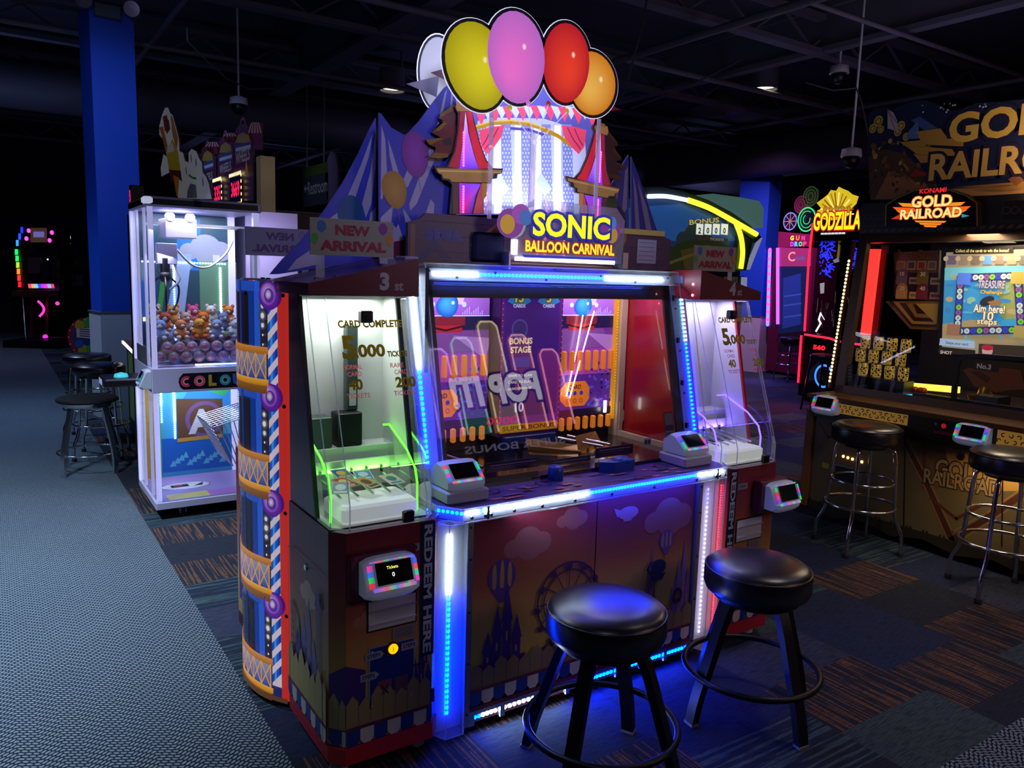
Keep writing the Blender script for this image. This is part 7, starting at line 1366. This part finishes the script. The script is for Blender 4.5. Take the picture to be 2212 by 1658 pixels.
# gold barrels, a stack of three rows
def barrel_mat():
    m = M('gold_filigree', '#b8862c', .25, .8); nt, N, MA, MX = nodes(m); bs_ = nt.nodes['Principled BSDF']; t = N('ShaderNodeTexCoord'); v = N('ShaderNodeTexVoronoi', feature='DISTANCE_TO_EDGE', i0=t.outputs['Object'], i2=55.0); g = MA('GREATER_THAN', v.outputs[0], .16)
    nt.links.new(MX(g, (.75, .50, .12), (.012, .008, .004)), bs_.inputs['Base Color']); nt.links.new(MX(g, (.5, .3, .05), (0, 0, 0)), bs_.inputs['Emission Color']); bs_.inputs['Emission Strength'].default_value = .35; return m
BM_ = barrel_mat(); br0 = None
for row, (ys_, z) in enumerate((((3.40, 3.295, 3.19, 3.085), 1.047), ((3.43, 3.325, 3.22, 3.115), 1.148), ((3.40, 3.295, 3.19, 3.085), 1.249))):
    for k, y in enumerate(ys_):
        lab = '%s gold filigree cup in the %s row of the cup stack inside the gold game' % (('leftmost', 'second', 'third', 'rightmost')[k], ('bottom', 'middle', 'top')[row])
        if br0 is None:
            br0 = thing('gold_cup', lab, 'cup', (5.46, y, z), 'gold cups stacked in the gold game'); br0['_o'] = [0, 0, 0]
            MB(BM_).lathe([(.031, 0), (.034, .008), (.036, .05), (.034, .09), (.031, .096)], n=24).build('cup_body', br0); MB(M('dark_cap', '#1a1210', .4)).lathe([(.034, .096), (.031, .098), (.0001, .098)], n=24).build('cup_cap', br0)
        else: c = copy_tree(br0); c.location = (5.46, y, z); c['label'] = lab; c.rotation_euler.z = random.random()*6
# ================================================================== arched bonus game behind the right end
t = thing('arched_bonus_game', 'blue arched game with yellow light band and four-digit 2000 display behind the card game', 'arcade game', (6.3, 6.5, 0)); AY = 6.0
b = MB(M('arch_body_dark', '#1c2740', .45)); b.bbox(5.4, 7.15, AY, 7.1, .05, 1.78); b.box(5.5, 7.0, AY+.1, 7.0, 0, .05); b.bbox(5.35, 7.22, AY+.12, 7.0, 1.78, 1.86); b.build('cabinet', t)
arc = [(1330, 420), (1390, 404), (1430, 404), (1480, 414), (1530, 432), (1580, 458), (1620, 486), (1645, 512)]; inn = [(1330, 436), (1390, 424), (1430, 424), (1478, 433), (1525, 450), (1570, 474), (1605, 500), (1632, 524)]
b = MB(); a = Art(b, (0, AY, 0), UX, UZ); P = lambda L: [a.px(*p) for p in L]
a.cut(P(inn+[(1610, 582), (1330, 582)]), .03, '#2a4a8a', '#1a2440', mat=PRT(.22)); a.poly(P([(1340, 450), (1470, 440), (1560, 480), (1590, 520), (1340, 520)]), '#2f62b0', mat=PRT(.35)); cloud(a, *a.px(1500, 520), .5, '#8fb0d8'); a.poly(P([(1420, 545), (1480, 520), (1540, 515), (1590, 540), (1600, 582), (1420, 582)]), '#4a5a38', mat=PRT(.10)); a.poly(P([(1470, 540), (1530, 528), (1590, 560), (1595, 582), (1480, 582)]), '#8a7a40', mat=PRT(.08)); a.line(P([(1440, 570), (1500, 548), (1590, 565)]), .03, '#b09a58', mat=PRT(.08))
p, q = a.px(1489, 486), a.px(1554, 476); a.text('BONUS', p[0], p[1], .055, '#c8b070', w=q[0]-p[0], bold=.03, out=.06, outcol='#181420', rot=.12, mat=PRT(.6))
for k, s in enumerate('2000'): p, q = a.px(1503+k*17.8, 506), a.px(1519.5+k*17.8, 484); a.rect(p[0], p[1], q[0], q[1], '#e8e8e0', mat=PRT(.8)); a.text(s, (p[0]+q[0])/2, p[1]+.012, .062, '#101018', align='c', bold=.03)
p, q = a.px(1506, 518), a.px(1573, 518); a.rect(p[0], p[1], q[0], p[1]+.04, '#5a4a58', mat=PRT(.15)); a.text('TICKETS', (p[0]+q[0])/2+.06, p[1]+.007, .026, '#d8c0c0', align='c', w=.22, bold=.03, mat=PRT(.2))
b.build('arch_backdrop', t)
b = MB(M('arch_frame_grey', '#4a5668', .4)); a = Art(b, (0, AY-.06, 0), UX, UZ); P = lambda L: [a.px(*p) for p in L]
for i in range(len(arc)-1): a.cut(P([arc[i], arc[i+1], inn[i+1], inn[i]]), .16, '#566274', mat=b.mat, smat=b.mat)
a.cut(P([(1600, 500), (1626, 522), (1612, 584), (1580, 584), (1592, 540)]), .12, '#3a4656', mat=b.mat, smat=b.mat); b.build('arch_frame', t)
l = MB(); a = Art(l, (0, AY-.075, 0), UX, UZ); Q = [a.pt(*a.px(*p)) for p in ((1400, 424), (1440, 424), (1484, 432))]; Y_ = [a.pt(*a.px(*p)) for p in ((1486, 432), (1530, 448), (1575, 472), (1634, 506))]
l.tube(smooth_path(Q), .022, 8, mat=EM('arch_white', (.75, .95, 1), 1.5)); l.tube(smooth_path(Y_), .03, 8, mat=EM('arch_yellow', (.85, 1, .04), 1.25)); l.tube(smooth_path([a.pt(*a.px(*p)) for p in ((1589, 480), (1600, 510), (1604, 545), (1600, 580))]), .028, 8, mat=MATS['arch_yellow']); l.build('light_band', t)
b = MB(M('mint_canopy', '#7fb0a0', .5, emit=(.4, .9, .75), es=.10)); a = Art(b, (0, AY+.25, 0), UX, UZ); a.cut([a.px(*p) for p in ((1540, 418), (1600, 426), (1640, 434), (1650, 450), (1648, 492), (1610, 470), (1570, 444))], .5, '#8fc0b0', mat=b.mat, smat=b.mat); b.build('canopy', t)
b = MB(M('white_fin', '#b8bcd8', .4, emit=(.6, .65, 1), es=.3)); a = Art(b, (0, AY-.02, 0), UX, UZ); a.cut([a.px(*p) for p in ((1640, 512), (1647, 514), (1620, 582), (1611, 582))], .2, '#c0c4e0', mat=b.mat, smat=b.mat); a.cut([a.px(*p) for p in ((1604, 598), (1614, 599), (1613, 625), (1603, 624))], .1, '#c0c4e0', mat=b.mat, smat=b.mat); b.build('side_fin', t)
b = MB(PRT(.1)); a = Art(b, (0, AY-.01, 0), UX, UZ, mat=PRT(.1)); a.rect(*a.px(1562, 622), *a.px(1594, 598), '#8a6a38'); a.line([a.px(1565, 615), a.px(1590, 604)], .02, '#3a5a8a'); b.build('lower_print', t)
# ================================================================== gumdrop game and monster-title game
def slabX(mb, X, pts, th, mat, col=None):
    P = [atx(x, y, X) for x, y in pts]; Q = [p+Vector((th, 0, 0)) for p in P]; n = len(P); mb.add(P+Q, [tuple(range(n)), tuple(range(2*n-1, n-1, -1))]+[(i, n+i, n+(i+1) % n, (i+1) % n) for i in range(n)], mat, col)
gx_ = 12.3; t = thing('gumdrop_game', 'pink game with glowing lollipop topper and purple light tube', 'arcade game', (atz(1690, 800).x, atz(1690, 800).y, 0))
p0 = atx(1660, 700, gx_); p1 = atx(1752, 700, gx_); t.location = (gx_+.4, (p0.y+p1.y)/2, 0); t['_o'] = list(t.location)
b = MB(M('pink_cabinet', '#5a1838', .4)); b.box(gx_, gx_+.9, p1.y, p0.y, .06, 2.35); b.box(gx_+.1, gx_+.8, p1.y+.05, p0.y-.05, 0, .06); b.build('cabinet', t)
b = MB(); a = XA(b, gx_-.002, PRT(.25)); Z = lambda L: [a.px(*p) for p in L]
a.poly(Z([(1682, 500), (1752, 506), (1752, 532), (1680, 534)]), '#7a1a48', mat=PRT(.5)); a.poly(Z([(1684, 534), (1752, 536), (1752, 575), (1684, 575)]), '#a83a70'); a.poly(Z([(1684, 575), (1744, 575), (1738, 715), (1682, 720)]), '#182850'); a.poly(Z([(1692, 600), (1730, 590), (1730, 700), (1690, 710)]), '#284090'); a.poly(Z([(1680, 720), (1745, 715), (1745, 760), (1680, 760)]), '#281828', mat=PRT(.08))
for y in (640, 660, 685): a.line(Z([(1694, y), (1730, y-5)]), .03, '#3a60b8')
for s, y, cs in (('GUM', 519, ('#f0d020', '#f08020', '#e03080')), ('DROP', 532, ('#b040e0', '#30c0e0', '#30d080', '#f04060'))):
    for k, ch in enumerate(s): p = a.px(1707+k*(36/len(s)), y); a.text(ch, p[0], p[1], .085, cs[k], bold=.05, w=.075, mat=PRT(1.2))
p = a.px(1702, 564); a.text('C', p[0], p[1], .17, '#f0a080', bold=.01, mat=PRT(.8)); a.text('andy', p[0]+.16, p[1], .10, '#4a80a8', bold=.02)
b.build('front_print', t); l = MB(); P_ = EM('purple_strip', (.4, .08, 1), 2.2)
l.beam(atx(1680, 535, gx_-.02), atx(1680, 700, gx_-.02), .05, .03, (1, 0, 0), P_); l.build('purple_light', t); l = MB(); k_ = [EM('mag_dot', (1, .05, .5), 3), EM('blu_dot', (.1, .1, 1), 4)]; l.dots(atx(1663, 540, gx_-.02), atx(1658, 700, gx_-.02), 40, .045, (-1, 0, 0), lambda i: k_[(i//2) % 2]); l.build('light_strip', t)
b = MB(); a = XA(b, gx_+.1)
for x, y, r, c, e in ((1730, 442, .15, '#7a3048', .10), (1751, 424, .17, '#3a5a28', .12)):
    p = a.px(x, y); a.cut([(p[0]+r*cos(k*pi/14), p[1]+r*1.1*sin(k*pi/14)) for k in range(28)], .03, mix(c, '#000000', .4), '#101010')
    for j in range(3): a.ring(*p, r*(.95-.3*j), r*.12, c, mat=PRT(e*3), rb=r*(1.05-.3*j))
a.h = .02
for x, y, rx, ry, c in ((1708, 478, .15, .165, (.2, .25, 1)), (1744, 474, .19, .22, (.05, 1, .3))):
    p = a.px(x, y); m_ = EM('neon_%d' % x, c, 1.1); a.cut([(p[0]+rx*cos(k*pi/14), p[1]+ry*sin(k*pi/14)) for k in range(28)], .02, '#1a1428', '#101010'); a.ring(*p, rx, .022, c, mat=m_, rb=ry)
    if c[1] > .5: [a.ring(*p, rx*(1-.3*j), .012, c, mat=m_, rb=ry*(1-.3*j), a0=j, a1=j+4.6) for j in (1, 2)]
    else: [a.line([p, (p[0]+rx*cos(k*pi/4), p[1]+ry*sin(k*pi/4))], .014, c, mat=EM('neon_p', (.9, .3, .6), .6)) for k in range(8)]
b.build('lollipop_topper', t); b = MB(BLK)
for x, y in ((1708, 500), (1744, 500), (1733, 460), (1752, 445)): p, q = atx(x, y, gx_+.13), atx(x, 520, gx_+.13); b.cyl(p, (p.x, p.y, 2.33), .015, n=8)
b.build('lollipop_stick', t)
zx = 9.9; t = thing('monster_title_game', 'tall black game with red edge lights and a golden crest over its lit yellow title', 'arcade game', (zx+.4, atx(1800, 700, zx).y, 0))
yL, yR = atx(1744, 600, zx).y, atx(1866, 600, zx).y; b = MB(M('gloss_black', '#0b0a10', .2)); b.box(zx, zx+.06, yR, yL, .08, 1.0).box(zx+.06, zx+.9, yR, yL, .08, .98).box(zx+.7, zx+.9, yR, yL, .98, 2.4).box(zx, zx+.9, yR, yL, 2.32, 2.42).box(zx+.1, zx+.8, yR+.05, yL-.05, 0, .08); b.build('cabinet', t)
b = MB(); a = XA(b, zx-.003, PRT(.12)); Z = lambda L: [a.px(*p) for p in L]; a2 = XA(b, zx+.695, PRT(.15)); Z2 = lambda L: [a2.px(*p) for p in L]
a.poly(Z([(1752, 770), (1790, 766), (1800, 800), (1760, 815)]), '#4a4058'); a.poly(Z([(1736, 750), (1830, 745), (1826, 830), (1735, 828)]), '#1a1018', mat=PRT(.05)); p = a.px(1756, 754); a.text('560', p[0], p[1], .07, '#ff2030', bold=.05, mat=PRT(1.6), w=.20); a.poly(Z([(1748, 800), (1770, 780), (1780, 820), (1745, 822)]), '#203048')
q = a.px(1779, 812); a.ring(*q, .15, .03, '#1030ff', mat=EM('blue_ring', (.03, .18, 1), 2.2), rb=.17, a0=.4, a1=2*pi-.5); a.rect(q[0]+.10, q[1]-.15, q[0]+.13, q[1]+.15, '#1030ff', mat=MATS['blue_ring'])
random.seed(2); BZ = EM('blue_spark', (.02, .03, 1), 1.5)
for k in range(60): x, y = random.uniform(1775, 1798), random.uniform(515, 592); a2.line(Z2([(x-(y-515)*.05, y), (x+random.uniform(-6, 10), y+random.uniform(-8, 8))]), .02, '#1018e0', mat=BZ)
for k in range(24): x, y = random.uniform(1838, 1850), random.uniform(515, 580); a2.line(Z2([(x, y), (x+random.uniform(-5, 6), y+random.uniform(-8, 8))]), .022, '#1018e0', mat=BZ)
a2.poly(Z2([(1812, 525), (1816, 530), (1814, 556), (1808, 560)]), '#b8a040', mat=PRT(.3)); a2.poly(Z2([(1800, 562), (1812, 556), (1814, 565), (1803, 568)]), '#a8b8c8', mat=PRT(.4)); a2.poly(Z2([(1772, 612), (1782, 610), (1781, 633), (1773, 634)]), '#d0c8d8', mat=PRT(.5))
for k in range(26): x, y = random.uniform(1765, 1835), random.uniform(640, 710); a2.line(Z2([(x, y), (x+random.uniform(-4, 4), y-random.uniform(8, 40))]), .015, random.choice(['#6a4a40', '#8a7868', '#402838', '#2a2030', '#a08878']), mat=PRT(.15))
a2.line(Z2([(1774, 676), (1770, 690), (1774, 698), (1764, 715)]), .03, '#f0e8ff', mat=PRT(1.6)); a2.line(Z2([(1774, 676), (1782, 690)]), .015, '#f0e8ff', mat=PRT(1.2))
b.build('front_print', t); l = MB(EM('red_neon', (1, .015, .05), 2.0)); s_ = lambda L, r=.016: l.tube([atx(x, y, zx-.02) for x, y in L], r, 6)
s_([(1756, 482), (1747, 560), (1738, 715)]); s_([(1738, 722), (1790, 730), (1815, 738)]); s_([(1731, 724), (1727, 780), (1724, 826)]); s_([(1840, 742), (1862, 744)]); l.build('red_light', t)
c = MB(PANE); c.face([(zx+.01, yL, 1.0), (zx+.01, yR, 1.0), (zx+.01, yR, 2.32), (zx+.01, yL, 2.32)]); c.build('window_pane', t)
b = MB(); a = XA(b, zx-.06, PRT(.95)); Z = lambda L: [a.px(*p) for p in L]
a.cut(Z([(1766, 470), (1765, 455), (1774, 450), (1764, 438), (1778, 428), (1788, 420), (1795, 410), (1806, 412), (1812, 403), (1822, 408), (1832, 412), (1842, 420), (1855, 424), (1850, 440), (1838, 452), (1832, 466), (1812, 474), (1790, 476)]), .06, '#e8c828', '#3a2c10', mat=PRT(.85))
for k in range(14): q = k*pi/13; a.line([a.px(1808, 462), a.px(1808-36*cos(q), 462-46*sin(q))], .02, ('#8a5a10', '#fff090', '#a87818')[k % 3]);
for k in range(9): a.ell(*a.px(1782+k*6.5, 452+4*(k % 2)), .03, .05, ('#c89a20', '#f8e060')[k % 2], edge='#8a5c10', n=12)
p, q = a.px(1757, 500), a.px(1858, 505); a.h = .012
a.text('GODZILLA', p[0], p[1]+.01, .25, '#f8e818', w=q[0]-p[0], bold=.03, out=.06, outcol='#c81828', mat=PRT(1.3), outmat=PRT(.8))
for k in range(7): a.line([(p[0]+.14+k*.055, p[1]-.035), (p[0]+.175+k*.055, p[1]-.035)], .025, '#e8e0e0')
b.build('lit_title', t); b = MB(BLK); b.box(zx-.06, zx+.02, yR+.1, yL-.1, 2.36, 2.44); b.build('title_mount', t)
lamp('red_floor_glow', 'AREA', (9.3, 6.9, .5), (8.9, 6.9, 0), 3, (1, .08, .12), shape='RECTANGLE', size=.05, size_y=.6); lamp('purple_floor_glow', 'AREA', (11.3, 9.0, .7), (10.2, 8.2, 0), 10, (.3, .15, 1), size=.3)
# back right: driving seat game and stools
p = atz(1668, 790, 0); t = thing('steering_game', 'grey sit-down game with a black steering wheel, seen past the right card case', 'arcade game', p); b = MB(M('grey_teal_cabinet', '#3c4a54', .5)); b.bbox(p.x-.1, p.x+.7, p.y-.55, p.y+.35, .03, .95); b.box(p.x, p.x+.6, p.y-.45, p.y+.25, 0, .03); b.build('cabinet', t)
b = MB(BLK); c = atx(1659, 732, p.x-.13); b.tube([c+Vector((0, .16*cos(k*pi/12), .20*sin(k*pi/12))) for k in range(24)], .024, 8, True); b.beam(c+Vector((0, -.15, 0)), c+Vector((0, .15, 0)), .03, .04).cyl(c, c+Vector((.14, 0, 0)), .03, n=10); b.build('steering_wheel', t)
p = atz(1702, 822, 0); tube_stool((p.x, p.y, 0), .6, 'chrome bar stool with a low back lit blue, in front of the gumdrop game', .78, .2, .12)
p = atz(1774, 886, 0)
t = thing('black_framed_stool', 'black square-legged stool in front of the blue ring on the monster title game', 'stool', (p.x, p.y, 0)); t['_o'] = [0, 0, 0]; cushion(t, .2, .70, .78)
for sx in (-1, 1):
    for sy in (-1, 1): b = MB(BMET); b.beam((sx*.13, sy*.13, .71), (sx*.19, sy*.19, 0), .025, .025); b.build('leg', t)
b = MB(BMET)
for q in (((-.18, -.18), (.18, -.18)), ((.18, -.18), (.18, .18)), ((.18, .18), (-.18, .18)), ((-.18, .18), (-.18, -.18))): b.beam((*q[0], .2), (*q[1], .2), .02, .02)
b.build('stretcher', t)
# ---- added unseen uplights brighten the ceiling in place of the games' glow
for loc, pw, c in (((.2, 11.5, 2.9), 18, (.35, .45, 1)), ((6.5, 10.5, 2.9), 26, (.4, .42, 1)), ((13.5, 12, 2.9), 36, (.45, .42, .95)), ((3.5, 5.2, 2.9), 14, (.45, .45, 1)), ((7.6, 4.0, 3.0), 28, (.6, .52, .9)), ((-3.5, 7, 2.6), 10, (.35, .42, 1)), ((5, 18, 2.6), 30, (.4, .42, 1))):
    lamp('ceiling_fill', 'SPOT', loc, (loc[0]+.1, loc[1]+.6, 4.9), pw, c, spot_size=math.radians(165), spot_blend=1, shadow_soft_size=.6)
# ================================================================== tall lit game across the aisle, seen only as a reflection in the window
PX, PY = 4.0, -.8; t = thing('tube_game', 'game with tall coloured tubes and white lettering, seen mirrored in the card game window', 'arcade game', (PX, PY-.5, 0))
b = MB(M('game_navy', '#14142a', .4)); b.bbox(3.2, 4.75, PY-1.0, PY-.02, .05, 1.75).bbox(3.2, 4.75, PY-.5, PY-.06, 1.75, 2.95); b.box(3.3, 4.6, PY-.9, PY-.1, 0, .05); b.build('cabinet', t)
for k, (x, c, h, z0) in enumerate(((3.32, (.35, .08, .7), 2.62, 1.80), (3.60, (.02, .35, .25), 2.72, 1.80), (3.92, (.75, .50, .03), 2.88, 1.80), (4.24, (.75, .12, .03), 2.74, 1.80), (4.56, (.8, .05, .12), 2.58, 1.80))):
    b = MB(EM('tube_fill_%d' % k, c, 3.2)); w = .125; a = Art(b, (0, PY, 0), (-1, 0, 0), UZ); a.cut([(-x-w, z0), (-x+w, z0), (-x+w*.8, h-.06), (-x+w*.55, h), (-x-w*.55, h), (-x-w*.8, h-.06)], .05, c, mat=b.mat, smat=b.mat); o = b.build('colour_tube', t)
    e = MB(EM('tube_edge_%d' % k, tuple(min(1, q*.8+.25) for q in c), 16)); e.tube([(x+u*w, PY+.012, z) for u, z in ((-.95, z0), (-.85, h-.06), (-.5, h-.01), (.5, h-.01), (.85, h-.06), (.95, z0))], .010, 6); e.build('tube_outline', o)
b = MB(); a = Art(b, (0, PY+.03, 0), (-1, 0, 0), UZ, mat=PRT(9)); a.text('POP IT!', -4.36, 2.06, .30, '#f4f0f0', w=.98, bold=.05, out=.07, outcol='#101018', outmat=PRT(0), rot=-.03); a.text('0000', -4.02, 1.86, .07, '#ff2040', w=.34, bold=.0, mat=PRT(16), shear=-.2); a.text('SUPER BONUS', -4.5, 1.62, .07, '#b0a0c0', w=1.1, mat=PRT(4), bold=.02); b.build('lettering', t, split=False)
for o in bpy.data.objects:
    if '_o' in o.keys(): del o['_o']
